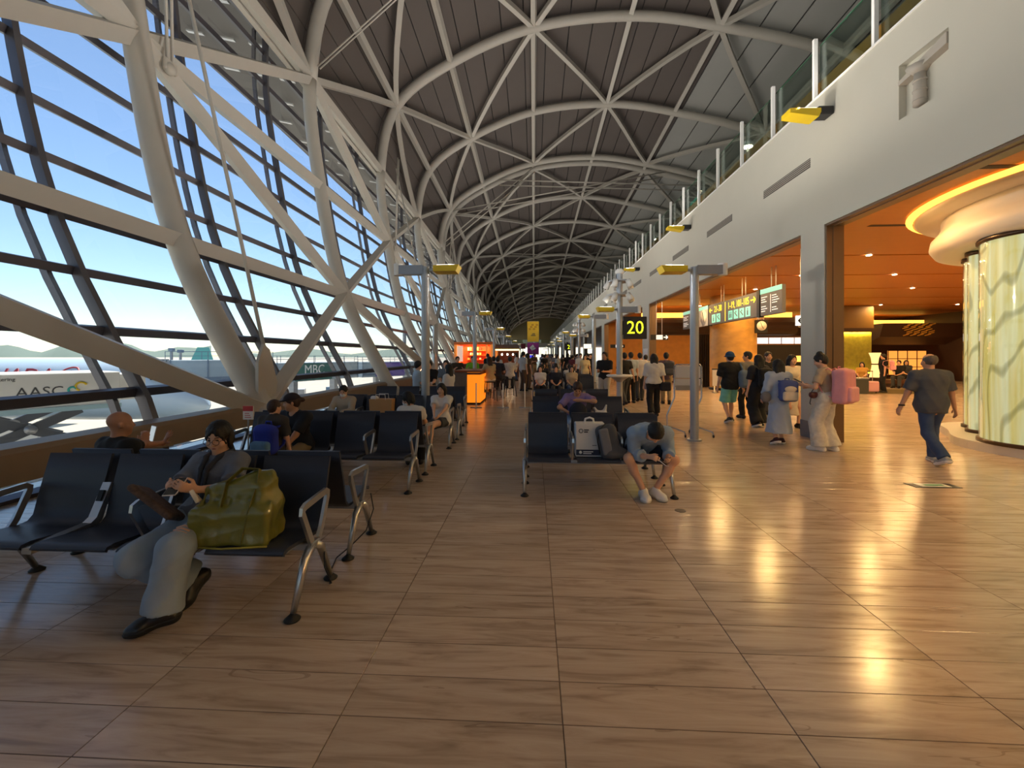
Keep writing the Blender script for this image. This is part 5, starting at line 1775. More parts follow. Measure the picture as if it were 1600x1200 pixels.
def strands(me, f, amp):
    """grooves that run down the hair from the crown"""
    n = len(me.vertices)
    co = np.empty(n * 3, np.float32)
    no = np.empty(n * 3, np.float32)
    me.vertices.foreach_get('co', co)
    me.vertices.foreach_get('normal', no)
    co, no = co.reshape(-1, 3), no.reshape(-1, 3)
    q = (co - f.hc) @ f.H
    a = np.arctan2(q[:, 0], q[:, 1] - 0.01)
    z = q[:, 2] / f.s
    d = np.sin(a * 19 + 5 * np.sin(z * 14)) + 0.7 * np.sin(a * 37 + 4 * np.sin(z * 23 + 1)) + 0.5 * np.sin(a * 11 - z * 30)
    co = co + no * (d * amp)[:, None]
    me.vertices.foreach_set('co', co.astype(np.float32).ravel())
    me.update()
    return me
# ------------------------------------------------------------------ people
def fabric(name, col, var=0.08, rough=0.85, scale=14, bump=0.25):
    return mat('cloth_' + name, col, rough, var=var, scale=scale, bump=bump)
SKIN = {'l': mat('skin_light', 'd9a98a', 0.55, var=0.05, scale=20), 'm': mat('skin_medium', 'c29374', 0.55, var=0.05, scale=20), 'd': mat('skin_tan', 'ad7c60', 0.55, var=0.05, scale=20)}
HAIRM = {'k': mat('hair_black', '17130f', 0.6, var=0.3, scale=40, stretch=(1, 1, 0.1), bump=0.3), 'b': mat('hair_brown', '3a2418', 0.6, var=0.3, scale=40, stretch=(1, 1, 0.1), bump=0.3), 'g': mat('hair_grey', '5a5048', 0.5, var=0.3, scale=40)}
M_EYE = mat('eye_dark', '1a1210', 0.25)
M_LIP = mat('lip', 'a85a50', 0.5)
def ik(a, t, l1, l2, hint):
    a, t = np.array(a, float), np.array(t, float)
    d = t - a
    L = np.linalg.norm(d)
    if L > (l1 + l2) * 0.999:
        t = a + d / L * (l1 + l2) * 0.999
        d = t - a
        L = np.linalg.norm(d)
    u = d / L
    x = (l1 * l1 - l2 * l2 + L * L) / (2 * L)
    r = math.sqrt(max(l1 * l1 - x * x, 0))
    h = np.array(hint, float)
    h = h - u * (h @ u)
    return a + u * x + nrm(h) * r, t
class Fig:
    """pose a figure in its own frame (faces +Y, right hand at +X); all lengths for a 1.70 m adult, scaled by s"""
    def __init__(f, s=1.0, pelvis=(0, 0, 0.94), lean=(0.02, 0.02), side=0.0, twist=0.0, head=(0, 0, 0), hands=None, elbows=None, feet=None, knees=None, toes=None, female=False, wide=1.0):
        f.s, f.female, f.wide = s, female, wide
        P = V(*pelvis)
        f.P = P
        def dr(a):
            return nrm(V(math.sin(side), math.sin(a), math.cos(a)))
        f.waist = P + 0.15 * s * dr(lean[0])
        f.chest = f.waist + 0.18 * s * dr((lean[0] + lean[1]) / 2)
        f.neck = f.chest + 0.165 * s * dr(lean[1])
        f.up = dr(lean[1])
        f.R = V(math.cos(twist), math.sin(twist), 0)
        f.Fw = nrm(np.cross(f.up, f.R))
        sw = (0.158 if female else 0.18) * s * (0.5 + 0.5 * wide)
        base = f.neck - 0.05 * s * f.up
        f.sh = {1: base + sw * f.R, -1: base - sw * f.R}
        f.hip = {1: P + V(0.085 * s, 0, -0.02 * s), -1: P + V(-0.085 * s, 0, -0.02 * s)}
        hy, hp, hr = head
        mx = Matrix.Rotation(hy, 3, 'Z') @ Matrix.Rotation(-hp, 3, 'X') @ Matrix.Rotation(hr, 3, 'Y')
        f.H = np.array(mx)                                  # columns: right, forward, up
        nd = nrm(f.up * 0.6 + f.H[:, 2] * 0.5 + V(0, 0, 0.25))
        f.hc = f.neck + 0.105 * s * nd + 0.065 * s * f.H[:, 2] + 0.02 * s * f.H[:, 1]
        hands = hands or {1: (0.24, 0.05, 0.80), -1: (-0.24, 0.05, 0.80)}
        elbows = elbows or {}
        feet = feet or {1: (0.10, 0, 0.08), -1: (-0.10, 0, 0.08)}
        knees = knees or {}
        toes = toes or {}
        f.el, f.wr, f.kn, f.an, f.toe = {}, {}, {}, {}, {}
        for g in (1, -1):
            f.el[g], f.wr[g] = ik(f.sh[g], hands[g], 0.28 * s, 0.25 * s, elbows.get(g, (0.35 * g, -0.8, -0.5)))
            f.kn[g], f.an[g] = ik(f.hip[g], feet[g], 0.43 * s, 0.42 * s, knees.get(g, (0.1 * g, 1, 0.1)))
            f.toe[g] = nrm(V(*toes.get(g, (0.15 * g, 1, 0))))
    def hp(f, x, y, z):
        return f.hc + f.s * (f.H @ V(x, y, z))
    def torso(f, S_, ex=0.0, hem=None, belly=0.0):
        s = f.s
        w_ = f.wide
        c = [(hem, V(0, 0, -1))] if hem is not None else []
        S_.cap(f.hip[-1] + V(0, 0, 0.03 * s), f.hip[1] + V(0, 0, 0.03 * s), 0.102 * s * (0.6 + 0.4 * w_) + ex, k=0.04, cuts=c)
        S_.cap(f.P, f.chest, (0.135 if not f.female else 0.122) * s * w_ + ex + belly, (0.14 if not f.female else 0.13) * s * w_ + ex, k=0.05, flat=(f.Fw, 1.3), cuts=c)
        S_.cap(f.chest - f.R * 0.075 * s + 0.03 * f.up, f.chest + f.R * 0.075 * s + 0.03 * f.up, 0.098 * s * w_ + ex, k=0.05)
        if f.female:
            for g in (-1, 1):
                S_.ell(f.chest + g * 0.06 * s * f.R + 0.07 * s * f.Fw + 0.005 * f.up, V(0.055, 0.05, 0.055) * s + ex, k=0.04)
        for g in (-1, 1):
            S_.cap(f.neck - 0.03 * s * f.up, f.sh[g], 0.058 * s + ex, 0.058 * s + ex, k=0.05)
    def arm(f, S_, g, ex=0.0, end=2.0, loose=0.0):
        """end: 1 = elbow, 2 = wrist"""
        s = f.s
        a, e, w_ = f.sh[g], f.el[g], f.wr[g]
        fem = 0.88 if f.female else 1.0
        if end < 1:
            q = a + (e - a) * end
            S_.cap(a, q + (e - a) * 0.1, 0.056 * s * fem + ex, 0.050 * s * fem + ex + loose, k=0.03, cuts=[(q, e - a)])
        else:
            S_.cap(a, e, 0.055 * s * fem + ex, 0.042 * s * fem + ex + loose * 0.5, k=0.03)
            if end >= 2:
                S_.cap(e, w_, 0.041 * s * fem + ex, 0.027 * s * fem + ex + loose, k=0.02)
            else:
                q = e + (w_ - e) * (end - 1)
                S_.cap(e, q + (w_ - e) * 0.1, 0.042 * s * fem + ex, 0.036 * s * fem + ex + loose, k=0.02, cuts=[(q, w_ - e)])
    def leg(f, S_, g, ex=0.0, end=2.0, flare=0.0, cut=True):
        s = f.s
        a, kn, an = f.hip[g], f.kn[g], f.an[g]
        if end < 1:
            q = a + (kn - a) * end
            S_.cap(a, q + (kn - a) * 0.1, 0.088 * s + ex, 0.07 * s + ex + flare, k=0.03, cuts=[(q, kn - a)])
            return
        S_.cap(a, kn, 0.088 * s + ex, 0.056 * s + ex + flare * 0.4, k=0.03)
        if end >= 2 and not cut:
            mid = kn + (an - kn) * 0.3
            bk = nrm(np.cross(np.cross(an - kn, kn - a), an - kn)) if np.linalg.norm(np.cross(an - kn, kn - a)) > 1e-4 else V(0, -1, 0)
            S_.cap(kn, an, 0.050 * s + ex, 0.036 * s + ex, k=0.03)
            S_.ell(mid - bk * 0.0 + V(0, -0.014 * s, 0), V(0.046, 0.05, 0.085) * s + ex, k=0.04)
        else:
            q = kn + (an - kn) * min(end - 1, 1.0)
            S_.cap(kn, q + (an - kn) * 0.08, 0.055 * s + ex + flare * 0.4, 0.044 * s + ex + flare, k=0.03, cuts=[(q, an - kn)])
    def foot(f, S_, g, ex=0.0, cuts=()):
        s = f.s
        t, an = f.toe[g], f.an[g]
        u = nrm(V(0, 0, 1) - t * t[2])
        heel = an - t * 0.045 * s - u * 0.040 * s
        ball = an + t * 0.12 * s - u * 0.048 * s
        tip = an + t * 0.165 * s - u * 0.052 * s
        S_.cap(an - u * 0.01, heel, 0.036 * s + ex, 0.037 * s + ex, k=0.02, cuts=cuts)
        S_.cap(an, ball, 0.036 * s + ex, 0.034 * s + ex, k=0.02, cuts=cuts)
        S_.cap(heel, tip, 0.036 * s + ex, 0.028 * s + ex, k=0.03, cuts=cuts)
        S_.cap(ball + np.cross(t, u) * 0.018 * s, ball - np.cross(t, u) * 0.018 * s, 0.033 * s + ex, k=0.02, cuts=cuts)
        return an - u * 0.078 * s, u
    def hand(f, S_, g, dirv=None, normal=None, curl=0.6, spread=0.0, fine=True):
        s = f.s
        w_ = f.wr[g]
        d = nrm(dirv if dirv is not None else w_ - f.el[g])
        n = V(*normal) if normal is not None else V(-g, 0.2, 0)
        n = nrm(n - d * (n @ d))
        sd = np.cross(d, n)                                # across the palm
        pe = w_ + d * 0.085 * s
        S_.cap(w_, pe, 0.034 * s, 0.036 * s, k=0.012, flat=(n, 2.2))
        if not fine:
            S_.cap(pe, pe + nrm(d + n * curl) * 0.06 * s, 0.03 * s, 0.02 * s, k=0.015, flat=(n, 1.8))
            S_.cap(w_ + d * 0.02 * s, w_ + d * 0.07 * s + sd * 0.045 * s * f.thumb(g, d, n, sd), 0.014 * s, 0.010 * s, k=0.01)
            return
        ls = (0.066, 0.078, 0.074, 0.058)
        tg = f.thumb(g, d, n, sd)
        for i in range(4):
            o = (0.029 - 0.0195 * i) * tg
            b0 = pe + sd * o * s - d * 0.006 * s
            sp = sd * o * spread * 12
            d1 = nrm(d + n * curl * 0.5 + sp)
            d2 = nrm(d + n * curl * 1.6 + sp)
            m_ = b0 + d1 * ls[i] * 0.52 * s
            S_.cap(b0, m_, 0.0098 * s, 0.0088 * s, k=0.005)
            S_.cap(m_, m_ + d2 * ls[i] * 0.52 * s, 0.0088 * s, 0.0074 * s, k=0.004)
        b0 = w_ + d * 0.022 * s + sd * 0.022 * tg * s
        m_ = b0 + nrm(d * 0.7 + sd * tg * (0.7 + spread) + n * 0.3) * 0.048 * s
        S_.cap(b0, m_, 0.014 * s, 0.011 * s, k=0.008)
        S_.cap(m_, m_ + nrm(d + sd * tg * (0.15 + spread) + n * 0.4 * curl) * 0.034 * s, 0.0105 * s, 0.0085 * s, k=0.004)
    def thumb(f, g, d, n, sd):
        # the thumb side: for the right hand with palm normal n and fingers d it is along d x n mirrored for the left
        return 1 if g == 1 else -1
    def headform(f, S_, detail=True):
        s = f.s
        S_.ell(f.hp(0, -0.012, 0.028), V(0.076, 0.094, 0.086) * s, f.H.T, k=0.02)
        S_.ell(f.hp(0, 0.02, -0.035), V(0.062, 0.068, 0.084) * s, f.H.T, k=0.03)
        S_.cap(f.neck - 0.02 * f.up, f.hp(0, -0.018, -0.06), (0.05 if f.female else 0.058) * s, 0.05 * s, k=0.03)
        if detail:
            S_.ell(f.hp(0, 0.062, -0.097), V(0.028, 0.024, 0.022) * s, f.H.T, k=0.03)
            for g in (-1, 1):
                S_.ell(f.hp(0.031 * g, 0.094, 0.004), V(0.019, 0.016, 0.012) * s, f.H.T, k=0.012, sub=True)
                S_.ell(f.hp(0.078 * g, -0.008, -0.012), V(0.012, 0.021, 0.031) * s, f.H.T, k=0.006)
                S_.ell(f.hp(0.042 * g, 0.062, -0.038), V(0.024, 0.022, 0.026) * s, f.H.T, k=0.03)
            S_.cap(f.hp(0, 0.086, 0.002), f.hp(0, 0.104, -0.03), 0.0085 * s, 0.0125 * s, k=0.012)
            for g in (-1, 1):
                S_.ell(f.hp(0.011 * g, 0.096, -0.033), V(0.009, 0.010, 0.008) * s, f.H.T, k=0.006)
            S_.cap(f.hp(-0.018, 0.081, -0.064), f.hp(0.018, 0.081, -0.064), 0.009 * s, k=0.01)
    def hair(f, style, S_):
        s = f.s
        e = 0.011
        if style == 'bald':
            return
        if style == 'balding':
            S_.ell(f.hp(0, -0.016, 0.024), V(0.076 + e, 0.094 + e, 0.086 + e) * s, f.H.T, k=0.01, cuts=[(f.hp(0, 0.02, 0), f.H[:, 1]), (f.hp(0, 0, 0.055), f.H[:, 2] + 0.5 * f.H[:, 1]), (f.hp(0, 0, -0.055), -f.H[:, 2])])
            return
        S_.ell(f.hp(0, -0.014, 0.030), V(0.077 + e, 0.095 + e, 0.086 + e * 1.4) * s, f.H.T, k=0.01)
        if style in ('short', 'bun', 'tail'):
            S_.ell(f.hp(0, -0.05, -0.02), V(0.068, 0.06, 0.075) * s, f.H.T, k=0.03)
        if style == 'bun':
            S_.ell(f.hp(0, -0.03, 0.125), V(0.05, 0.05, 0.04) * s, f.H.T, k=0.015)
        if style == 'tail':
            S_.cap(f.hp(0, -0.10, 0.03), f.hp(0, -0.15, -0.0), 0.028 * s, 0.03 * s, k=0.02)
        if style == 'bob':
            for g in (-1, 1):
                S_.cap(f.hp(0.07 * g, -0.01, 0.03), f.hp(0.078 * g, 0.006, -0.10), 0.026 * s, 0.016 * s, k=0.02)
            S_.ell(f.hp(0, -0.055, -0.04), V(0.082, 0.062, 0.085) * s, f.H.T, k=0.03)
        if style.startswith('long'):
            L = float(style[4:] or 0.3)
            bk = f.neck - 0.075 * s * f.Fw
            for g in (-1, 0, 1):
                S_.cap(f.hp(0.06 * g, -0.05, -0.01), bk + f.R * g * 0.055 * s - f.up * (L - 0.12) * s, 0.050 * s, 0.034 * s, k=0.035)
            for g in (-1, 1):
                S_.cap(f.hp(0.073 * g, 0.0, 0.02), f.hp(0.080 * g, 0.0, -0.13), 0.022 * s, 0.02 * s, k=0.02)
        # clear the face
        S_.ell(f.hp(0, 0.090, -0.034), V(0.063, 0.062, 0.098) * s, f.H.T, k=0.010, sub=True)
        if style == 'bob' or style.startswith('long'):
            for g in (-1, 1):
                for q in range(4):
                    S_.cap(f.hp(-0.02 + 0.012 * g, 0.066, 0.094), f.hp((0.022 + 0.013 * q) * g, 0.083 - 0.006 * q, 0.048 - 0.008 * q), 0.010 * s, 0.0055 * s, k=0.006)
                S_.cap(f.hp(0.060 * g, 0.066, 0.03), f.hp(0.074 * g, 0.045, -0.045), 0.008 * s, 0.006 * s, k=0.008)
def eyes_etc(f, root, glasses=False, mask=False):
    s = f.s
    Hm = Matrix(f.H.tolist())
    for g in (-1, 1):
        MB(True).ell(f.hp(0.031 * g, 0.079, 0.004), (0.0125 * s, 0.006 * s, 0.0065 * s), 10, 6, Hm).build('eye', M_EYE, root)
        a, b = f.hp(0.018 * g, 0.088, 0.024), f.hp(0.046 * g, 0.078, 0.026)
        MB(True).tube([a, (a + b) / 2 + 0.003 * f.H[:, 2], b], 0.0032 * s, 6).build('eyebrow', HAIRM['k'], root)
    if not mask:
        MB(True).ell(f.hp(0, 0.088, -0.064), (0.019 * s, 0.006 * s, 0.0065 * s), 10, 6, Hm).build('mouth', M_LIP, root)
    else:
        S_ = Soft()
        S_.ell(f.hp(0, 0.05, -0.055), V(0.066, 0.062, 0.06) * s, f.H.T, k=0.01, cuts=[(f.hp(0, 0.03, 0), -f.H[:, 1]), (f.hp(0, 0, -0.018), f.H[:, 2])])
        link('face_mask', S_.mesh('face_mask', mat('mask_white', 'eceae6', 0.8), 0.008), root)
    if glasses:
        m = MB(True)
        for g in (-1, 1):
            ring = []
            for i in range(18):
                a = 2 * math.pi * i / 18
                ring.append(f.hp(0.034 * g + 0.026 * math.cos(a), 0.107, 0.0 + 0.023 * math.sin(a)))
            m.tube(ring, 0.0022 * s, 6, closed=True)
            m.tube([f.hp(0.060 * g, 0.105, 0.004), f.hp(0.079 * g, 0.06, 0.006), f.hp(0.084 * g, 0.0, 0.004)], 0.002 * s, 6)
        m.tube([f.hp(-0.009, 0.109, 0.004), f.hp(0.009, 0.109, 0.004)], 0.002 * s, 6)
        m.build('glasses', mat('glasses_dark', '2a1c18', 0.3), root)
def person(label, x, y, rot, fig, top, bottom=None, shoes=None, hair=('short', 'k'), skin='l', vox=0.013, sleeve=0.6, hem=-0.10, loose=0.016, bend=2.0, plength=2.0, pflare=0.012, ploose=0.012, dress=None, hands=None, fine=False, face=False, glasses=False, mask=False, group=None, hat=None, belly=0.0, z=0.0, sole=None, hvox=None):
    """one continuous body; clothes, hair, shoes and face pieces are its parts"""
    f = fig
    s = f.s
    root = thing('person', label, 'person', (x, y, z), rot, group)
    B = Soft()
    f.torso(B)
    for g in (-1, 1):
        f.arm(B, g)
        f.leg(B, g, end=2.0, cut=False)
        f.foot(B, g)
        hd = (hands or {}).get(g, {})
        f.hand(B, g, fine=fine, **hd)
    f.headform(B, detail=vox < 0.02)
    link('body', B.mesh('body', SKIN[skin], vox), root)
    T = Soft()
    hp_ = f.P + V(0, 0, hem * s)
    if dress:
        f.torso(T, loose, None, belly)
        T.cap(f.P, f.P + V(0, 0, -dress[0] * s * 1.1), 0.15 * s, dress[1] * s, k=0.03, cuts=[(f.P + V(0, 0, -dress[0] * s), V(0, 0, -1))])
    else:
        f.torso(T, loose, hp_ if hem > -0.09 else None, belly)
        if hem <= -0.09:
            T.p = [q if i > 1 else ('c', q[1], q[2], q[3], q[4], q[5], q[6], [(hp_, V(0, 0, -1))], False) for i, q in enumerate(T.p)]
            T.cap(f.P + V(0, 0, 0.08 * s), hp_ - V(0, 0, 0.05 * s), 0.132 * s * f.wide + loose, 0.138 * s * (0.4 + 0.6 * f.wide) + loose, k=0.04, flat=(V(0, 1, 0), 1.25), cuts=[(hp_, V(0, 0, -1))])
    for g in (-1, 1):
        f.arm(T, g, loose, sleeve, 0.012 if sleeve < 1.9 else 0.006)
    # neckline
    T.ell(f.neck + 0.045 * s * f.up + 0.03 * s * f.Fw, V(0.068, 0.07, 0.075) * s, k=0.01, sub=True)
    link('dress' if dress else 'shirt', wrinkle(T.mesh('shirt', top, vox), 0.017, 46, len(label)), root)
    if bottom is not None:
        L = Soft()
        L.cap(f.hip[-1] + V(0, 0, 0.03 * s), f.hip[1] + V(0, 0, 0.03 * s), 0.102 * s * (0.6 + 0.4 * f.wide) + ploose, k=0.04, cuts=[])
        L.cap(f.P, f.P + (f.waist - f.P) * 0.7, 0.13 * s * f.wide + ploose * 0.6, k=0.04, flat=(V(0, 1, 0), 1.25))
        for g in (-1, 1):
            f.leg(L, g, ploose, plength, pflare)
        link('shorts' if plength < 1.2 else 'trousers', wrinkle(L.mesh('trousers', bottom, vox), 0.016, 40, len(label) + 5), root)
    if shoes is not None:
        for g in (-1, 1):
            Q = Soft()
            pb, u = f.foot(Q, g, 0.010)
            Q.p = [(*q[:7], [(pb, -u)], False) for q in Q.p]
            so_ = link('shoe', Q.mesh('shoe', shoes, min(vox, 0.012)), root)
            if sole is not None:
                Q = Soft()
                f.foot(Q, g, 0.014)
                Q.p = [(*q[:7], [(pb, -u), (pb + u * 0.024, u)], False) for q in Q.p]
                link('sole', Q.mesh('sole', sole, min(vox, 0.010)), so_)
                lc = MB()
                t_, sd_ = f.toe[g], np.cross(f.toe[g], u)
                for q in range(3):
                    c_ = f.an[g] + t_ * (0.055 + 0.022 * q) * s + u * (0.020 - 0.012 * q) * s
                    lc.tube([c_ - sd_ * 0.026 - u * 0.012, c_ + u * 0.006, c_ + sd_ * 0.026 - u * 0.012], 0.0045, 5)
                lc.build('laces', M_WHITE, so_)
    if hair[0] != 'bald':
        Hh = Soft()
        f.hair(hair[0], Hh)
        link('hair', strands(Hh.mesh('hair', HAIRM[hair[1]], hvox or min(vox, 0.009)), f, 0.0016), root)
    if hat:
        Q = Soft()
        if hat[0] == 'bucket':
            Q.ell(f.hp(0, -0.012, 0.045), V(0.095, 0.112, 0.095) * s, f.H.T, k=0.02, cuts=[(f.hp(0, 0, 0.02), -f.H[:, 2])])
            Q.cap(f.hp(0, -0.01, 0.035), f.hp(0, -0.01, 0.0), 0.10 * s, 0.145 * s, k=0.01, cuts=[(f.hp(0, 0, 0.0), -f.H[:, 2])])
        else:
            Q.ell(f.hp(0, -0.012, 0.035), V(0.093, 0.112, 0.098) * s, f.H.T, k=0.02, cuts=[(f.hp(0, 0, 0.028), -f.H[:, 2])])
            Q.ell(f.hp(0, 0.105, 0.035), V(0.072, 0.075, 0.009) * s, f.H.T, k=0.01)
        link('hat', Q.mesh('hat', hat[1], min(vox, 0.011)), root)
    if face:
        eyes_etc(f, root, glasses, mask)
    return root
def W2L(x, y, rot, wx, wy, wz):
    """world point into the frame of a figure standing at x, y and turned by rot"""
    c, s_ = math.cos(-rot), math.sin(-rot)
    dx, dy = wx - x, wy - y
    return (dx * c - dy * s_, dx * s_ + dy * c, wz)
# ================================================================== PEOPLE AND THEIR THINGS
M_NAVY = fabric('navy', '1c2130')
M_BLK = fabric('black', '141416')
M_CHAR = fabric('charcoal', '3d4248')
M_WHT = fabric('white', 'dcdad6')
M_DENIM = fabric('denim_blue', '34496e', 0.2)
M_DENIML = fabric('denim_light', '93a3b4', 0.30, scale=5)
M_GRYB = fabric('grey_blue', '6c7784', 0.15)
M_SOLE = mat('shoe_white', 'e4e2de', 0.5)
M_SHBLK = mat('shoe_black', '141214', 0.35)
M_BEIGE = fabric('beige', 'b9a88c')
M_KHAKI = fabric('khaki', '8c7a5c')
def sit_feet(s, spread=0.1, fwd=0.42, back=False):
    return {1: (spread, fwd, 0.085), -1: (-spread, fwd, 0.085)}

# ---- woman with glasses on the front bench, looking at her phone
x, y, r = -2.24, 2.80, math.pi
L_ = lambda a, b, c: W2L(x, y, r, a, b, c)
sc = 0.87
phone_c = (-2.19, 2.515, 0.80)
fg = Fig(sc, (0, 0, 0.495), (-0.55, -0.28), twist=0.0, head=(0.12, 0.30, 0), female=True,
         hands={1: L_(-2.265, 2.58, 0.755), -1: L_(-2.105, 2.57, 0.765)}, elbows={1: (0.8, -0.2, -0.8), -1: (-0.8, -0.3, -0.7)},
         feet={1: L_(-2.19, 2.66, 0.16), -1: L_(-2.17, 2.40, 0.10)}, knees={1: L_(-2.80, 2.2, 0.65), -1: L_(-1.95, 2.0, 1.2)},
         toes={1: (0.15, 0.75, -0.62), -1: (0.75, 0.62, -0.1)})
M_BLOUSE = fabric('blouse_grey', '6d717c', 0.12)
pw = person('seated person in glasses and grey blouse looking at a phone', x, y, r, fg, M_BLOUSE, M_DENIML, M_SHBLK, ('bob', 'k'), 'l', vox=0.0075, sole=M_BLACK, sleeve=0.75, hem=-0.02, loose=0.016, plength=1.93, pflare=0.045, ploose=0.022,
            hands={1: dict(dirv=(-0.35, 0.75, 0.45), normal=(-0.75, -0.1, 0.45), curl=0.75), -1: dict(dirv=(0.35, 0.75, 0.40), normal=(0.75, -0.1, 0.5), curl=0.75)}, fine=True, face=True, glasses=True)
cl = Soft()
for g in (-1, 1):
    cl.cap(fg.neck + fg.R * 0.066 * g * sc - fg.Fw * 0.02 + fg.up * 0.03, fg.neck + fg.R * 0.05 * g * sc + fg.Fw * 0.085 - fg.up * 0.02, 0.022, 0.02, k=0.01)
    cl.cap(fg.neck + fg.R * 0.05 * g * sc + fg.Fw * 0.085 - fg.up * 0.02, fg.chest + fg.R * 0.022 * g + fg.Fw * 0.142 + fg.up * 0.05, 0.018, 0.016, k=0.01)
    cl.cap(fg.chest + fg.R * 0.022 * g + fg.Fw * 0.142 + fg.up * 0.05, fg.waist + fg.R * 0.02 * g + fg.Fw * 0.118, 0.014, 0.012, k=0.01)
link('collar_ruffle', cl.mesh('collar_ruffle', fabric('collar_dark', '33353d'), 0.008), pw)
rk = MB()
kd = nrm(fg.kn[-1] - fg.hip[-1])
for i in range(3):
    k0 = fg.kn[-1] - kd * (0.03 + 0.028 * i) + V(0, 0, 0.088 + 0.004 * i)
    rk.tube([k0 + V(-0.05, 0, -0.012), k0 + V(0, 0, 0.004), k0 + V(0.05, 0, -0.012)], 0.006, 6)
rk.build('ripped_knee', SKIN['l'], pw)
ph = thing('smartphone', 'pale smartphone held by the person in glasses', 'phone', (phone_c[0], phone_c[1], phone_c[2]))
ph.rotation_euler = (0.45, 0.0, 0.25)
MB().box(-0.037, 0.037, -0.078, 0.078, -0.004, 0.004, 0.003).build('case', mat('phone_case', 'd9cfcb', 0.35), ph)
MB().box(-0.033, 0.033, -0.073, 0.073, 0.004, 0.0052).build('screen', mat('phone_screen', '24262c', 0.15), ph)
# patterned flat pouch on her lap
po = Soft()
Rm = np.array(Matrix.Rotation(0.62, 3, 'Y') @ Matrix.Rotation(-0.5, 3, 'X'))
po.box((0, 0, 0), (0.17, 0.115, 0.022), 0.02, Rm.T, k=0.01)
tag(link('cloth_pouch', po.mesh('cloth_pouch', mat('pouch_print', '5a463a', 0.8, var=0.95, scale=34), 0.011), None, (-2.40, 2.62, 0.66)), 'flat patterned brown pouch on the lap of the person in glasses', 'pouch')
# big green woven bag on the seat beside her
def bag_green():
    o = thing('shopping_bag', 'large shiny olive green woven shopping bag standing on the seat', 'bag', (-1.89, 2.63, 0.425))
    S_ = Soft()
    rz = np.array(Matrix.Rotation(0.10, 3, 'Z')).T
    S_.box((0, 0.02, 0.115), (0.24, 0.12, 0.115), 0.03, rz, k=0.05)
    S_.box((0.04, 0.05, 0.27), (0.18, 0.085, 0.10), 0.05, np.array(Matrix.Rotation(-0.12, 3, 'Y')).T, k=0.08)
    S_.cap((-0.10, 0.02, 0.30), (0.10, 0.06, 0.37), 0.05, 0.05, k=0.06)
    S_.cap((0.08, 0.07, 0.35), (0.18, 0.09, 0.41), 0.05, 0.03, k=0.04)
    for i in range(7):
        a = -0.22 + 0.07 * i
        S_.cap((a, -0.11 + 0.01 * i % 2, 0.05), (a + 0.05, -0.02, 0.33 - 0.01 * i), 0.016, 0.008, k=0.03)
    m = mat('olive_tarp', '75722a', 0.30, var=0.22, scale=9, bump=0.9, coat=0.3)
    link('sack', wrinkle(S_.mesh('sack', m, 0.008), 0.034, 34, 3), o)
    st = MB(True)
    st.tube([(0.10, -0.085, 0.02), (0.14, -0.075, 0.22), (0.15, 0.0, 0.37), (0.12, 0.06, 0.44), (0.02, 0.04, 0.45), (-0.04, -0.02, 0.38), (-0.04, -0.075, 0.24)], 0.014, 4, flat=(0.035, 0.007))
    st.build('strap', mat('olive_strap', '6a6626', 0.45), o)
    st = MB(True)
    st.tube([(-0.20, -0.02, 0.24), (-0.235, -0.06, 0.32), (-0.21, -0.10, 0.345), (-0.185, -0.08, 0.27)], 0.013, 8)
    st.build('white_handle', M_WHITE, o)
    MB(True).tube([(-0.26, -0.115, 0.01), (0.0, -0.125, 0.004), (0.26, -0.09, 0.01)], 0.006, 6).build('seam', mat('olive_seam', '9a9640', 0.5), o)
bag_green()

# ---- bald man photographing through the window
x, y, r = -3.44, 3.46, -0.28
L_ = lambda a, b, c: W2L(x, y, r, a, b, c)
fg = Fig(0.86, (0, 0, 0.475), (-0.35, 0.02), head=(-0.35, 0.02, 0), hands={1: L_(-3.60, 3.84, 0.80), -1: L_(-3.47, 3.86, 0.78)}, elbows={1: (0.8, 0, -0.6), -1: (-0.8, 0, -0.6)},
         feet=sit_feet(1, 0.12, 0.44))
person('person in a black T-shirt seated facing the window, raising a phone', x, y, r, fg, M_BLK, M_CHAR, M_SHBLK, ('bald', 'k'), 'd', vox=0.0095, sleeve=0.5, fine=True, face=False,
       hands={1: dict(dirv=(-0.35, 0.2, 0.9), normal=(-0.7, 0.3, 0), curl=0.7), -1: dict(dirv=(0.45, 0.15, 0.9), normal=(0.2, 0.9, -0.1), curl=0.15, spread=1.0)})
p2 = thing('smartphone', 'smartphone held up toward the window by the seated black T-shirt', 'phone', (-3.62, 3.90, 0.86))
p2.rotation_euler = (math.pi / 2 - 0.15, 0.12, -0.3)
MB().box(-0.036, 0.036, -0.075, 0.075, -0.004, 0.004, 0.003).build('case', mat('phone_grey', 'a8acb0', 0.3), p2)
MB().box(-0.032, 0.032, -0.07, 0.07, 0.004, 0.0055).build('screen', mat('phone_view', 'c8d4da', 0.2, emit=0.3), p2)

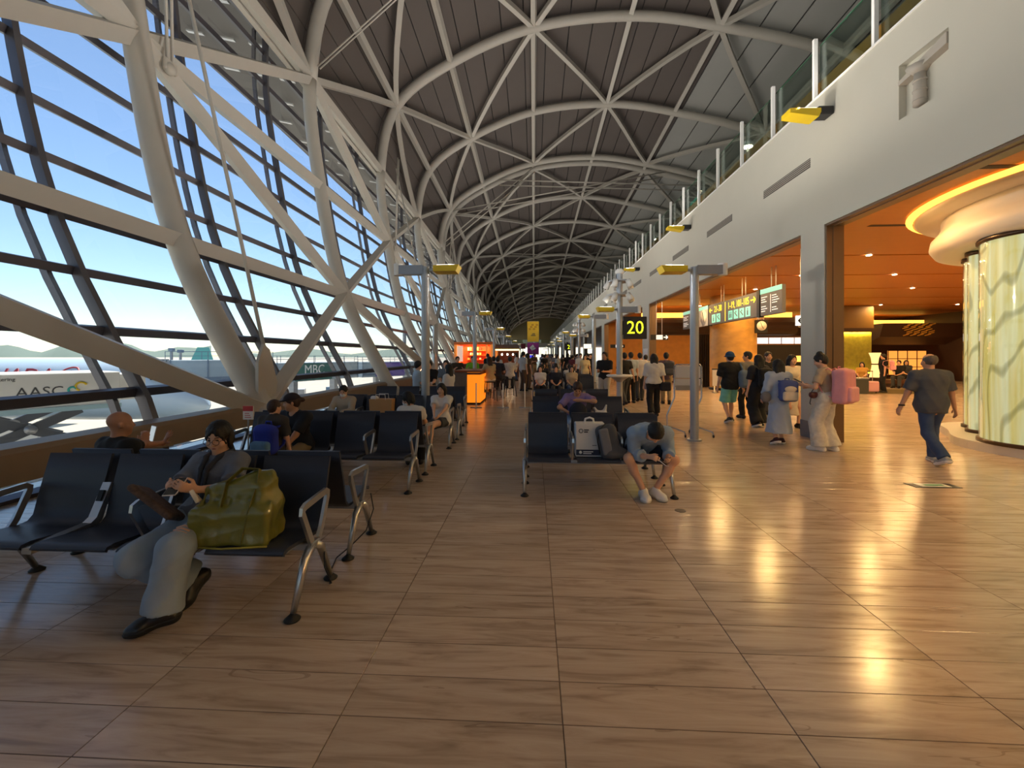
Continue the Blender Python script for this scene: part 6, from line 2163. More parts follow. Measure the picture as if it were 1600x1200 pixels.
# ---- boy with blue backpack and the woman in a cap
x, y = at(427, 4.68)
fg = Fig(0.66, (0, 0, 0.60), (0, 0.02), head=(-0.25, 0.0, 0), feet={1: (0.07, 0, 0.055), -1: (-0.07, 0, 0.055)}, hands={1: (0.17, 0.06, 0.52), -1: (-0.17, 0.06, 0.52)})
person('small person standing with back turned, dark shirt and blue backpack', x, y, -0.15, fg, fabric('boy_brown', '3a3430'), M_NAVY, M_SHBLK, ('short', 'b'), 'l', vox=0.011, sleeve=0.9)
def backpack(name_, label, x, y, z, rot, w_, d_, h_, main, pocket, strap=None, reach=0.22, vox=0.012, round_=0.06):
    """soft backpack, local -Y is its outer side, straps on +Y"""
    o = thing(name_, label, 'backpack', (x, y, z), rot)
    S_ = Soft()
    S_.box((0, 0, h_ / 2), (w_ / 2, d_ / 2, h_ / 2), round_, k=0.02)
    S_.ell((0, 0, h_ * 0.82), (w_ * 0.46, d_ * 0.46, h_ * 0.22), k=0.04)
    link('body', wrinkle(S_.mesh('body', main, vox), 0.012, 30, 4), o)
    S_ = Soft()
    S_.box((0, -d_ / 2 - 0.01, h_ * 0.28), (w_ * 0.40, 0.045, h_ * 0.22), 0.035, k=0.02)
    link('front_pocket', S_.mesh('front_pocket', pocket, vox), o)
    zp = MB(True)
    zp.tube([(-w_ * 0.46, -d_ * 0.30, h_ * 0.45), (-w_ * 0.44, -d_ * 0.36, h_ * 0.72), (-w_ * 0.2, -d_ * 0.40, h_ * 0.92), (w_ * 0.2, -d_ * 0.40, h_ * 0.92), (w_ * 0.44, -d_ * 0.36, h_ * 0.72), (w_ * 0.46, -d_ * 0.30, h_ * 0.45)], 0.005, 5)
    zp.build('zip', M_BLACK if strap is None else strap, o)
    hd = MB(True)
    hd.tube([(-0.04, d_ * 0.3, h_ * 0.98), (-0.03, d_ * 0.3, h_ + 0.04), (0.03, d_ * 0.3, h_ + 0.04), (0.04, d_ * 0.3, h_ * 0.98)], 0.009, 6)
    hd.build('grab_handle', strap or main, o)
    for g in (-1, 1):
        s_ = MB()
        X = g * w_ * 0.30
        s_.tube([(X, d_ * 0.45, h_ * 0.92), (X * 1.05, d_ * 0.5 + 0.06, h_ * 1.02), (X * 1.1, d_ * 0.5 + reach * 0.9, h_ * 0.9), (X * 1.2, d_ * 0.5 + reach, h_ * 0.6), (X * 1.25, d_ * 0.5 + reach * 0.55, h_ * 0.28), (X * 1.1, d_ * 0.45, h_ * 0.15)], 0.02, 4, flat=(0.05, 0.012))
        s_.build('shoulder_strap', strap or main, o)
    return o
backpack('small_backpack', 'royal blue backpack on the small person', x + 0.01, y - 0.145, 0.56, -0.15, 0.26, 0.13, 0.30, fabric('royal_blue', '27379c', 0.15), fabric('sky_pocket', '5d86a8', 0.3), fabric('royal_blue', '27379c'), reach=0.11)
x, y, r = at(462, 5.22)[0], 5.20, math.pi - 0.25
fg = Fig(0.86, (0, 0, 0.485), (0.12, 0.34), head=(-0.75, 0.15, 0), female=False, hands={1: (0.03, 0.36, 0.50), -1: (-0.05, 0.34, 0.50)}, elbows={1: (0.8, 0.1, -0.3), -1: (-0.8, 0.1, -0.3)}, feet=sit_feet(1, 0.14, 0.46))
person('person in black T-shirt and dark cap, seated and leaning toward the small person', x, y, r, fg, fabric('black_navy', '171a24'), M_KHAKI, M_SHBLK, ('tail', 'b'), 'm', vox=0.011, sleeve=0.85, face=True, fine=True, hat=('cap', fabric('cap_dark', '241a20')),
       hands={1: dict(normal=(0, 0, -1), curl=0.6), -1: dict(normal=(0, 0, -1), curl=0.6)})
# ---- masked man, masked girl, girl with crossed legs
x, y = at(540, 7.62)
fg = Fig(0.80, (0, 0, 0.47), (-0.15, 0.15), head=(0.1, 0.45, 0), hands={1: (0.06, 0.30, 0.62), -1: (-0.06, 0.30, 0.62)}, elbows={1: (0.8, 0, -0.6), -1: (-0.8, 0, -0.6)}, feet=sit_feet(1, 0.12, 0.42))
person('seated person in pale jacket with white face mask looking down', x, y - 0.04, math.pi, fg, fabric('pale_jacket', 'b4a692'), M_CHAR, M_SHBLK, ('short', 'k'), 'l', vox=0.014, sleeve=1.95, face=True, mask=True)
x, y = at(645, 5.98)
fg = Fig(0.80, (0, 0, 0.49), (-0.1, 0.15), head=(1.55, 0.45, 0), female=True, hands={1: (0.06, 0.28, 0.60), -1: (-0.06, 0.28, 0.60)}, elbows={1: (0.8, 0, -0.6), -1: (-0.8, 0, -0.6)}, feet=sit_feet(1, 0.09, 0.40))
person('person in white top and white mask seated with back turned', x, y - 0.08, 0.15, fg, M_WHT, M_BLK, M_SHBLK, ('bob', 'k'), 'l', vox=0.012, sleeve=0.6, face=True, mask=True)
x, y = at(690, 7.45)
fg = Fig(0.82, (0, 0, 0.485), (-0.2, 0.14), head=(-0.1, 0.15, 0), female=True, hands={1: (0.05, 0.36, 0.60), -1: (-0.04, 0.34, 0.62)}, elbows={1: (0.8, 0, -0.5), -1: (-0.8, 0, -0.5)},
         feet={1: (0.10, 0.42, 0.08), -1: (0.20, 0.56, 0.24)}, knees={1: (0.1, 1, 0.3), -1: (0.5, 1, 1.2)}, toes={1: (0.1, 1, 0), -1: (0.2, 0.8, -0.5)})
person('person in white T-shirt and dark shorts sitting with crossed legs', x, y, math.pi, fg, M_WHT, M_CHAR, M_SOLE, ('long0.34', 'k'), 'l', vox=0.012, sleeve=0.7, plength=0.55, pflare=0.02, face=True)
# ---- woman in purple hugging a navy cap, hunched man
x, y = at(900, 7.60)
fg = Fig(0.92, (0, 0, 0.49), (0.15, 0.42), head=(0.0, 0.75, 0), female=True, wide=1.1, hands={1: (0.12, 0.30, 0.62), -1: (-0.06, 0.27, 0.84)}, elbows={1: (0.9, 0.1, -0.2), -1: (-0.9, 0.1, 0.0)}, feet=sit_feet(1, 0.14, 0.42))
person('seated person in a lilac patterned shirt with bowed head', x, y - 0.03, math.pi, fg, fabric('lilac_print', '8d78a8', 0.45, scale=6), fabric('pale_blue_trousers', '9fb0c4'), M_SHBLK, ('short', 'b'), 'm', vox=0.012, sleeve=0.8, face=True)
S_ = Soft()
S_.ell((0, 0, 0.13), (0.15, 0.11, 0.17), k=0.02)
S_.cap((-0.08, -0.06, 0.06), (0.09, -0.07, 0.05), 0.05, k=0.03)
tag(link('backpack', S_.mesh('backpack', M_NAVY, 0.012), None, (x + 0.0, y - 0.36, 0.52)), 'rounded navy pack on the lap of the person in lilac', 'bag')
x, y = at(1008, 5.12)
x = x - 0.02
fg = Fig(0.97, (0, 0, 0.51), (0.75, 1.35), head=(0.0, 1.35, 0), wide=1.0, hands={1: (0.06, 0.50, 0.50), -1: (-0.16, 0.48, 0.47)}, elbows={1: (0.22, -0.5, -0.3), -1: (-0.22, -0.5, -0.3)}, feet={1: (0.075, 0.37, 0.08), -1: (-0.065, 0.33, 0.08)}, knees={1: (0.75, 1, 0.6), -1: (-0.85, 1, 0.6)}, toes={1: (0.05, 1, 0), -1: (-0.35, 1, 0)})
person('hunched person in light blue shirt and dark shorts with head bowed low', x, y + 0.06, math.pi, fg, fabric('shirt_blue', '93a9c0', 0.12), M_NAVY, M_SOLE, ('short', 'k'), 'l', vox=0.0095, sleeve=1.6, loose=0.024, plength=0.7, pflare=0.02, fine=True, sole=mat('sole_offwhite', 'cfcac0', 0.6),
       hands={1: dict(normal=(-0.6, 0, -0.6), curl=0.8), -1: dict(normal=(0.5, 0, 0.6), curl=0.8)})
p3 = thing('smartphone', 'white smartphone in the hand of the hunched person', 'phone', (x + 0.07, y - 0.50, 0.46))
p3.rotation_euler = (0.5, 0.2, 0.9)
MB().box(-0.036, 0.036, -0.075, 0.075, -0.004, 0.004, 0.003).build('case', mat('phone_white', 'e4e4e6', 0.3), p3)
MB().box(-0.032, 0.032, -0.07, 0.07, 0.004, 0.0055).build('screen', mat('phone_screen', '24262c', 0.15), p3)
# white carton with a navy band and grey backpack on the middle seat
x, y = at(923, 5.02)
wb_ = thing('carrier_box', 'white carton with rope handle and navy printed band on the seat', 'box', (x, y + 0.02, 0.43))
MB().box(-0.18, 0.16, -0.08, 0.10, 0, 0.385, 0.008).build('carton', mat('carton_white', 'd3d1ce', 0.6), wb_)
MB().box(-0.175, 0.155, -0.083, -0.079, 0.02, 0.085).build('navy_band', mat('band_navy', '1e2740', 0.5), wb_)
text('print', 'AIRPORT', 0.035, M_WPRT, wb_, (-0.01, -0.084, 0.052), RX, 0.001) if False else None
pr = MB()
pr.tube([(-0.125, -0.0835, 0.053), (-0.125, -0.0845, 0.053)], 0.018, 16)
for i in range(2):
    pr.box(-0.095, 0.02 - 0.02 * i, -0.0845, -0.083, 0.056 - 0.02 * i, 0.066 - 0.02 * i)
pr.build('band_print', M_WPRT, wb_)
pr = MB()
ring = [(-0.12 + 0.022 * math.cos(2 * math.pi * i / 16), -0.082, 0.30 + 0.022 * math.sin(2 * math.pi * i / 16)) for i in range(16)]
pr.tube(ring, 0.004, 5, closed=True)
pr.box(-0.085, -0.03, -0.083, -0.080, 0.305, 0.318)
pr.box(-0.085, -0.04, -0.083, -0.080, 0.282, 0.295)
pr.box(0.01, 0.06, -0.083, -0.080, 0.13, 0.137)
pr.build('logo_print', M_CHAR, wb_)
MB(True).tube([(-0.07, 0, 0.38), (-0.06, 0, 0.43), (-0.01, 0, 0.445), (0.03, 0, 0.43), (0.04, 0, 0.38)], 0.012, 8).build('rope_handle', M_WHITE, wb_)
x, y = at(948, 4.95)
gb = thing('travel_backpack', 'grey backpack leaning against the white carton', 'backpack', (x + 0.01, y - 0.02, 0.43))
S_ = Soft()
Rt = np.array(Matrix.Rotation(-0.22, 3, 'Y')).T
S_.box((0.0, 0, 0.19), (0.12, 0.09, 0.19), 0.07, Rt, k=0.03)
S_.cap((0.02, -0.03, 0.06), (0.16, -0.02, 0.06), 0.075, 0.06, k=0.05)
link('body', S_.mesh('body', fabric('pack_grey', '4c4f55', 0.15), 0.011), gb)
S_ = Soft()
S_.box((-0.04, -0.085, 0.20), (0.055, 0.02, 0.15), 0.018, Rt, k=0.02)
link('front_pocket', S_.mesh('front_pocket', fabric('pack_light', '74767c', 0.15), 0.011), gb)
MB(True).tube([(-0.10, -0.07, 0.06), (-0.13, -0.085, 0.2), (-0.11, -0.07, 0.33), (-0.03, -0.04, 0.40)], 0.008, 6).build('strap', M_BLACK, gb)
# white plastic bag next to the woman in lilac, paper bag, bottle, dark bag
x, y = at(938, 7.5)
S_ = Soft()
S_.ell((0, 0, 0.12), (0.15, 0.10, 0.13), k=0.03)
S_.cap((-0.06, 0, 0.2), (-0.10, 0, 0.29), 0.035, 0.02, k=0.04)
S_.cap((0.06, 0, 0.2), (0.10, 0, 0.34), 0.04, 0.015, k=0.04)
tag(link('plastic_bag', S_.mesh('plastic_bag', mat('plastic_white', 'd9d9d8', 0.35, var=0.08, scale=10, bump=0.5), 0.012), None, (x, y - 0.02, 0.40)), 'crumpled white plastic bag with loop handles on the seat', 'bag')
x, y = at(598, 7.50)
pb = thing('paper_bag', 'tall brown kraft paper bag with string handles on the seat', 'bag', (x, y, 0.43))
m = MB()
m.prism([(-0.19, 0), (0.17, 0), (0.19, 0.42), (-0.21, 0.42)], 'y', -0.09, 0.09)
m.build('sack', mat('kraft', 'b98f5e', 0.75, var=0.1, scale=5, bump=0.3), pb)
for g in (-1, 1):
    MB(True).tube([(-0.10, 0.085 * g, 0.40), (-0.09, 0.085 * g, 0.50), (0.07, 0.085 * g, 0.50), (0.08, 0.085 * g, 0.40)], 0.006, 6).build('handle', M_WHITE, pb)
MB().box(-0.2, -0.08, -0.07, 0.03, 0.36, 0.47, 0.02).build('white_packet', M_WHITE, pb)
x, y = at(575, 8.15)
S_ = Soft()
S_.box((0, 0, 0.16), (0.17, 0.11, 0.16), 0.08, k=0.02)
S_.cap((-0.07, 0, 0.32), (0.07, 0, 0.32), 0.02, k=0.02)
tag(link('daypack', S_.mesh('daypack', M_BLK, 0.014), None, (x, y + 0.2, 0.42)), 'black daypack on the seat behind the paper bag', 'bag')
x, y = at(644, 9.75)
wbt = thing('water_bottle', 'white bottle standing on the seat back row by the counter', 'bottle', (x, y + 0.05, 0.40))
MB(True).lathe([(0, 0), (0.04, 0), (0.042, 0.02), (0.042, 0.17), (0.02, 0.21), (0.0, 0.21)], 14).build('body', M_WHITE, wbt)
MB().cyl(0, 0, 0.21, 0.24, 0.018, 12).build('cap', M_GREY, wbt)

# ---- walkers on the right
def walk(s, st=0.24, fwd=1, ar=0.16, arm=None):
    """mid-stride pose; fwd picks the leading leg"""
    return dict(pelvis=(0, 0, 0.925 * s), feet={1: (0.09 * s, st * fwd * s, 0.085 * s if fwd > 0 else 0.12 * s), -1: (-0.09 * s, -st * fwd * s, 0.085 * s if fwd < 0 else 0.12 * s)},
                hands=arm or {1: (0.26 * s, -ar * fwd * s, 0.82 * s), -1: (-0.26 * s, ar * fwd * s, 0.82 * s)}, toes={1: (0.1, 1, 0 if fwd > 0 else -0.35), -1: (-0.1, 1, 0 if fwd < 0 else -0.35)})
s = 0.955
x, y = at(1455, 6.36)
fg = Fig(s, lean=(0.03, 0.05), head=(0.1, 0, 0), wide=1.28, **{**walk(s, 0.24, -1), 'hands': {1: (0.36 * s, 0.04, 0.80 * s), -1: (-0.36 * s, 0.10, 0.84 * s)}, 'feet': {1: (0.12, 0.12, 0.08), -1: (-0.02, -0.26, 0.14)}, 'toes': {1: (0.3, 1, 0), -1: (0.0, 1, -0.4)}})
person('person in grey T-shirt and blue jeans walking away', x, y, -0.12, fg, fabric('tee_slate', '474c55', 0.15), M_DENIM, fabric('trainer_grey', '9aa0a4'), ('balding', 'g'), 'm', vox=0.011, sleeve=0.85, hem=-0.12, loose=0.022, pflare=0.022, fine=True, sole=M_SOLE, hands={1: dict(normal=(-1, 0.2, 0)), -1: dict(normal=(1, 0.2, 0))})
MB(True).lathe([(0.034, -0.012), (0.040, -0.012), (0.040, 0.012), (0.034, 0.012)], 16).build('wristwatch', M_BLACK, bpy.data.objects[[o.name for o in bpy.data.objects if o.name.startswith('person')][-1]], tuple(fg.wr[-1] + (fg.el[-1] - fg.wr[-1]) * 0.12))
s = 0.96
x, y = at(1292, 7.20)
x = min(x, 4.96)
fg = Fig(s, (0, 0, 0.93 * s), (0.02, 0.12), head=(0.25, 0.35, 0), female=True, hands={1: (0.16, 0.30, 1.06), -1: (-0.16, 0.28, 1.10)}, elbows={1: (0.6, -0.4, -0.8), -1: (-0.6, -0.4, -0.8)}, feet={1: (0.09, -0.05, 0.08), -1: (-0.09, 0.07, 0.08)})
rp_ = 0.62
person('person in beige top and wide pale trousers checking a phone', x, y, rp_, fg, fabric('sand_top', 'b3a088'), fabric('pale_dotted', 'd5d0c4', 0.25, scale=22), M_SOLE, ('bun', 'k'), 'l', vox=0.011, sleeve=0.75, pflare=0.055, ploose=0.028, fine=True, face=True, sole=M_SOLE)
M_PINK = fabric('pink', 'e09aa2', 0.08)
backpack('pink_backpack', 'big pink backpack worn over the beige top', x + 0.24 * math.sin(rp_) + 0.0, y - 0.24 * math.cos(rp_), 0.82, rp_, 0.40, 0.22, 0.56, M_PINK, fabric('pink_light', 'e8a6ac'), fabric('pink_strap', 'd98a94'))
hd_ = Vector((-math.sin(rp_), math.cos(rp_), 0))
S_ = Soft()
S_.ell((0, 0, 0), (0.09, 0.05, 0.065), k=0.02, cuts=[(V(0, 0, 0.045), V(0, 0, 1))])
cb_ = thing('crossbody_bag', 'small maroon half moon bag hanging beside the wide pale trousers', 'bag', (x - 0.24, y - 0.03, 0.95), 0.4)
link('pouch', S_.mesh('pouch', mat('maroon_leather', '4a1a1e', 0.4), 0.008), cb_)
MB(True).tube([(-0.05, 0, 0.04), (0.05, -0.04, 0.2), (0.2, -0.05, 0.36)], 0.006, 6).build('strap', M_BLACK, cb_)
MB(True).tube([(-0.05, 0, -0.03), (-0.08, 0, -0.14), (-0.06, 0, -0.16)], 0.008, 6).build('tassel', M_CHAR, cb_)
p4_ = thing('smartphone', 'dark phone raised by the person in wide pale trousers', 'phone', (x + hd_.x * 0.42 - 0.02, y + hd_.y * 0.42, 1.16))
p4_.rotation_euler = (0.5, 0, rp_)
MB().box(-0.036, 0.036, -0.075, 0.075, -0.004, 0.004, 0.003).build('case', M_DARK, p4_)
MB().box(-0.032, 0.032, -0.07, 0.07, 0.004, 0.0055).build('screen', mat('phone_screen', '24262c', 0.15), p4_)
s = 0.90
x, y = at(1217, 7.75)
fg = Fig(s, female=True, lean=(0.0, 0.05), head=(0.15, 0.1, 0), **walk(s, 0.10, 1, 0.05, {1: (0.20, 0.15, 0.80), -1: (-0.22, 0.12, 0.82)}))
person('person in long pale blue dress with blue backpack seen from behind', x, y, -0.1, fg, fabric('pale_dress', 'aab6c8', 0.08), None, fabric('maroon_shoe', '3c1a1e'), ('long0.30', 'k'), 'l', vox=0.012, sleeve=1.5, loose=0.03, dress=(0.68, 0.25), sole=M_SOLE)
bpk = backpack('blue_backpack', 'blue and cream backpack worn over the pale dress', x + 0.03, y - 0.235, 0.80, -0.1, 0.30, 0.15, 0.36, fabric('periwinkle', '4a5a94', 0.1), fabric('cream', 'd8cdb8', 0.15), fabric('periwinkle', '4a5a94'))
MB(True).ell((0.0, -0.09, 0.22), (0.10, 0.03, 0.055)).build('cream_patch', fabric('cream', 'd8cdb8'), bpk)
S_ = Soft()
S_.ell((0, 0, 0), (0.09, 0.06, 0.10), k=0.02)
tag(link('shoulder_bag', S_.mesh('shoulder_bag', fabric('grey_bag', '6a6c74', 0.15), 0.01), None, (x - 0.26, y - 0.06, 0.86)), 'round grey bag hanging at the side of the pale dress', 'bag')
s = 0.99
x, y = at(1141, 10.25)
fg = Fig(s, lean=(0, 0.02), wide=1.12, **walk(s, 0.13, 1, 0.1))
person('person in black T-shirt, mint shorts and blue bucket hat walking away', x, y, 0.05, fg, M_BLK, fabric('mint', '7fc9bd'), M_SHBLK, ('short', 'k'), 'l', vox=0.014, sleeve=0.9, loose=0.03, plength=0.95, pflare=0.04, hat=('bucket', fabric('hat_blue', '1f4468')), sole=M_SOLE)
S_ = Soft()
S_.box((0, 0, 0), (0.16, 0.10, 0.21), 0.09, k=0.02)
S_.cap((-0.05, 0, 0.2), (-0.10, 0.05, 0.36), 0.02, k=0.03)
tag(link('sling_bag', S_.mesh('sling_bag', fabric('bag_bluegrey', '6f8299', 0.12), 0.014), None, (x + 0.30, y - 0.12, 1.05)), 'blue grey sling bag hanging beside the black T-shirt and mint shorts', 'bag')
s = 0.95
x, y = at(1186, 9.6)
fg = Fig(s, lean=(0, 0.03), female=True, **walk(s, 0.08, 1, 0.05))
person('person in all black with wide trousers, back turned', x, y, 0.1, fg, fabric('black_top', '1d1e24'), fabric('black_wide', '191b22'), M_SHBLK, ('long0.34', 'k'), 'l', vox=0.014, sleeve=0.9, loose=0.03, pflare=0.06, ploose=0.03, sole=M_SOLE)
backpack('black_backpack', 'black backpack on the person in all black', x + 0.02, y - 0.23, 0.92, 0.1, 0.30, 0.14, 0.40, M_BLK, fabric('black_pocket', '22242a'))
s = 1.0
x, y = at(1169, 10.9)
fg = Fig(s, lean=(0, 0.02), head=(0.9, 0, 0), **walk(s, 0.1, -1))
person('person in grey T-shirt half hidden behind the person in black', x, y, 0.2, fg, fabric('grey_tee', '7a7874'), M_BLK, M_SHBLK, ('short', 'k'), 'm', vox=0.016, sleeve=0.9, face=True)
x, y = at(1200, 11.8)
fg = Fig(1.0, lean=(0, 0.0), wide=1.1, head=(0, 0, 0), **walk(1.0, 0.12, 1))
person('person in black T-shirt walking toward the hall from the shops', x, y, math.pi, fg, M_BLK, M_CHAR, M_SHBLK, ('short', 'k'), 'm', vox=0.014, sleeve=0.9, face=True)
x, y = at(1237, 9.6)
fg = Fig(0.95, lean=(0, 0.0), female=True, head=(0.1, 0, 0), **walk(0.95, 0.1, -1))
person('person in cream cardigan and long skirt walking out of the shops', x, y, math.pi, fg, fabric('cream_cardigan', 'd8ccb8'), None, M_SHBLK, ('long0.3', 'k'), 'l', vox=0.014, sleeve=1.9, dress=(0.62, 0.19), face=True)
s = 0.97
x, y = at(1022, 11.3)
fg = Fig(s, female=True, wide=1.1, lean=(0, 0.04), **walk(s, 0.12, 1, 0.08))
person('person in loose white T-shirt and black trousers with a shoulder bag', x, y, -0.1, fg, fabric('offwhite', 'cfccc6'), M_BLK, M_SHBLK, ('long0.36', 'k'), 'l', vox=0.014, sleeve=0.98, loose=0.035, hem=-0.02, pflare=0.03)
S_ = Soft()
S_.box((0, 0, 0), (0.14, 0.06, 0.12), 0.05, k=0.02)
S_.cap((-0.08, 0, 0.1), (-0.22, 0.03, 0.62), 0.018, k=0.02)
tag(link('handbag', S_.mesh('handbag', fabric('bag_navy', '1a1c28'), 0.014), None, (x + 0.27, y - 0.08, 0.80)), 'navy shoulder bag on a long strap beside the white T-shirt', 'bag')
s = 1.0
x, y = at(1041, 14.2)
fg = Fig(s, lean=(0, 0.04), **walk(s, 0.12, -1))
person('person in mauve sweater with grey pack walking to the second opening', x, y, -0.2, fg, fabric('mauve', '5a4a58'), M_KHAKI, M_SHBLK, ('short', 'k'), 'm', vox=0.018, sleeve=1.9)
backpack('grey_backpack', 'dark grey backpack on the mauve sweater', x + 0.02, y - 0.24, 0.98, -0.2, 0.32, 0.16, 0.42, fabric('grey_pack', '3a3c42'), fabric('grey_pack2', '4a4c52'), vox=0.02)

# ---- groups further away: shared figures, own clothes
ARCH = {}
def arch(kind):
    if kind in ARCH:
        return ARCH[kind]
    f_kw = dict(stand=dict(pelvis=(0, 0, 0.94)), walk=walk(1.0, 0.2, 1), walk2=walk(1.0, 0.16, -1),
                phone=dict(pelvis=(0, 0, 0.94), hands={1: (0.10, 0.30, 1.15), -1: (-0.12, 0.28, 1.12)}),
                sit=dict(pelvis=(0, 0, 0.53), hands={1: (0.08, 0.32, 0.64), -1: (-0.08, 0.32, 0.64)}, feet=sit_feet(1, 0.11, 0.42)),
                stool=dict(pelvis=(0, 0, 0.80), lean=(0.1, 0.2), hands={1: (0.15, 0.36, 1.10), -1: (-0.15, 0.36, 1.10)}, feet={1: (0.11, 0.32, 0.38), -1: (-0.11, 0.32, 0.38)}))
    base, _, hs = kind.partition(':')
    f = Fig(1.0, female=hs.startswith('long'), **{'lean': (0, 0.04), **f_kw[base]})
    vx = 0.024
    B, T, L, Q, Hh = Soft(), Soft(), Soft(), Soft(), Soft()
    f.torso(B)
    f.torso(T, 0.02)
    for g in (-1, 1):
        f.arm(B, g)
        f.leg(B, g, cut=False)
        f.foot(B, g)
        f.hand(B, g, fine=False)
        f.arm(T, g, 0.02, 0.75)
        f.leg(L, g, 0.014, 2.0, 0.015)
        f.foot(Q, g, 0.014)
    f.headform(B, detail=False)
    L.cap(f.hip[-1], f.hip[1], 0.118, k=0.04)
    L.cap(f.P, f.waist, 0.135, k=0.04, flat=(V(0, 1, 0), 1.25))
    f.hair(hs, Hh)
    ARCH[kind] = dict(body=B.mesh('body', SKIN['l'], vx), shirt=T.mesh('shirt', M_WHT, vx), trousers=L.mesh('trousers', M_BLK, vx), shoes=Q.mesh('shoes', M_SHBLK, vx), hair=Hh.mesh('hair', HAIRM['k'], vx))
    return ARCH[kind]
def extra(label, px, d_, rot, kind, top, bottom, sc=1.0, hair='k', skin='l', group=None, z=0.0):
    x, y = at(px, d_)
    o = thing('person', label, 'person', (x, y, z), rot, group)
    o.scale = (sc, sc, sc)
    for nm, me in arch(kind).items():
        c = link(nm, me, o)
        m = {'shirt': top, 'trousers': bottom, 'hair': HAIRM[hair], 'body': SKIN[skin]}.get(nm)
        if m is not None:
            c.material_slots[0].link = 'OBJECT'
            c.material_slots[0].material = m
    return o
F = fabric
extra('person in pale blue shirt and dark trousers standing with back turned', 986, 14.6, 0.1, 'stand:short', F('paleblue', 'a9bac8'), M_BLK)
extra('person in white shirt beside the person in pale blue', 1000, 15.2, -0.1, 'walk:short', M_WHT, M_CHAR, 1.0)
extra('person in white top ahead of the loose white T-shirt', 1009, 17.0, 0.0, 'walk2:short', F('ivory', 'd0c8ba'), M_BLK, 0.96)
extra('person in dark shirt behind the pole of the gate sign', 976, 14.0, 0.3, 'walk:short', M_BLK, M_CHAR, 1.0, 'k', 'm')
extra('person in black T-shirt and beige trousers leaning at the round table', 945, 13.3, 2.6, 'phone:short', M_BLK, F('stone_trousers', 'b5ab9c'), 1.0, 'k', 'm')
extra('person in cream dress colours walking toward the seats', 914, 19.5, math.pi, 'walk:long0.3', F('butter', 'd2c49a'), F('butter2', 'c8bca0'), 0.97)
extra('person in white top behind the cream clothed person', 907, 22, math.pi, 'stand:short', M_WHT, M_CHAR, 1.0)
extra('person in black beside the cream clothed person', 922, 21, math.pi, 'walk2:short', M_BLK, M_BLK, 1.0)
extra('tall person in light grey T-shirt and brown trousers queuing', 817, 19.5, -0.9, 'stand:short', F('light_grey', 'b6b4b4'), F('brown_tr', '5c4634'), 1.04)
extra('person in brown jacket behind the light grey T-shirt', 824, 20.4, -0.8, 'stand:long0.25', F('brown_jkt', '4d3a2c'), F('brown_tr', '5c4634'), 1.0)
extra('person in beige knit seated on a stool at the counter', 766, 15.2, 0.5, 'stool:long0.25', F('beige_knit', 'b7a47c', 0.2), M_WHT, 1.0, 'b')
extra('person in navy shirt seated on a stool at the counter', 777, 16.2, -0.2, 'stool:short', M_NAVY, M_NAVY, 1.0)
extra('second dark shirted person at the counter stools', 772, 17.4, 0.3, 'stool:short', F('ink', '20222e'), M_BLK, 1.0)
extra('person in white with striped pack at the counter stools', 797, 17.0, 0.1, 'stool:short', F('stripe_white', 'd5cfc8', 0.3), M_CHAR, 1.0)
extra('person in lime green top leaning over the counter', 739, 17.7, math.pi, 'stool:short', F('lime', '7ac832'), M_BLK, 1.0)
extra('person in olive brown jacket leaning at the counter', 714, 17.2, math.pi + 0.4, 'stool:short', F('olive_jkt', '3c342a'), M_BLK, 1.0)
extra('person in white T-shirt seated at the small cafe table', 702, 11.6, 1.2, 'sit:long0.3', M_WHT, M_BLK, 1.0, z=0.06)
extra('person in pale blue shirt seated at the cafe table by the window', 652, 12.0, -1.1, 'sit:short', F('paleblue', 'a9bac8'), M_CHAR, 1.05, z=0.08)
extra('person in black seated behind the cafe table', 671, 13.0, math.pi, 'sit:short', M_BLK, M_BLK, 1.05, z=0.08)
extra('person in grey seated behind the cafe table', 697, 13.7, math.pi, 'sit:short', M_GRYB, M_BLK, 1.05, z=0.08)
x, y = at(678, 12.1)
tbl = thing('cafe_table', 'square wooden cafe table on a black pedestal by the window', 'table', (x, y, 0))
MB().box(-0.36, 0.36, -0.32, 0.32, 0.72, 0.76, 0.01).build('top', mat('table_wood', '8a6a48', 0.45), tbl)
MB().cyl(0, 0, 0.03, 0.72, 0.04, 12).build('pedestal', M_BLACK, tbl)
MB().cyl(0, 0, 0, 0.03, 0.26, 20).build('base', M_BLACK, tbl)
for i, (a, b) in enumerate(((-0.3, 0.0), (-0.1, 0.1), (0.2, -0.08), (0.3, 0.12))):
    c = thing('paper_cup', 'white paper cup with %s lid on the small cafe table' % ('white', 'black')[i % 2], 'cup', (x + a, y + b, 0.76), 0, 'cups on the cafe table')
    MB(True).lathe([(0, 0), (0.028, 0), (0.038, 0.10), (0.0, 0.10)], 12).build('cup', M_WHITE, c)
    MB(True).lathe([(0, 0.112), (0.036, 0.108), (0.04, 0.10), (0.0, 0.10)], 12).build('lid', (M_WHITE, M_BLACK)[i % 2], c)
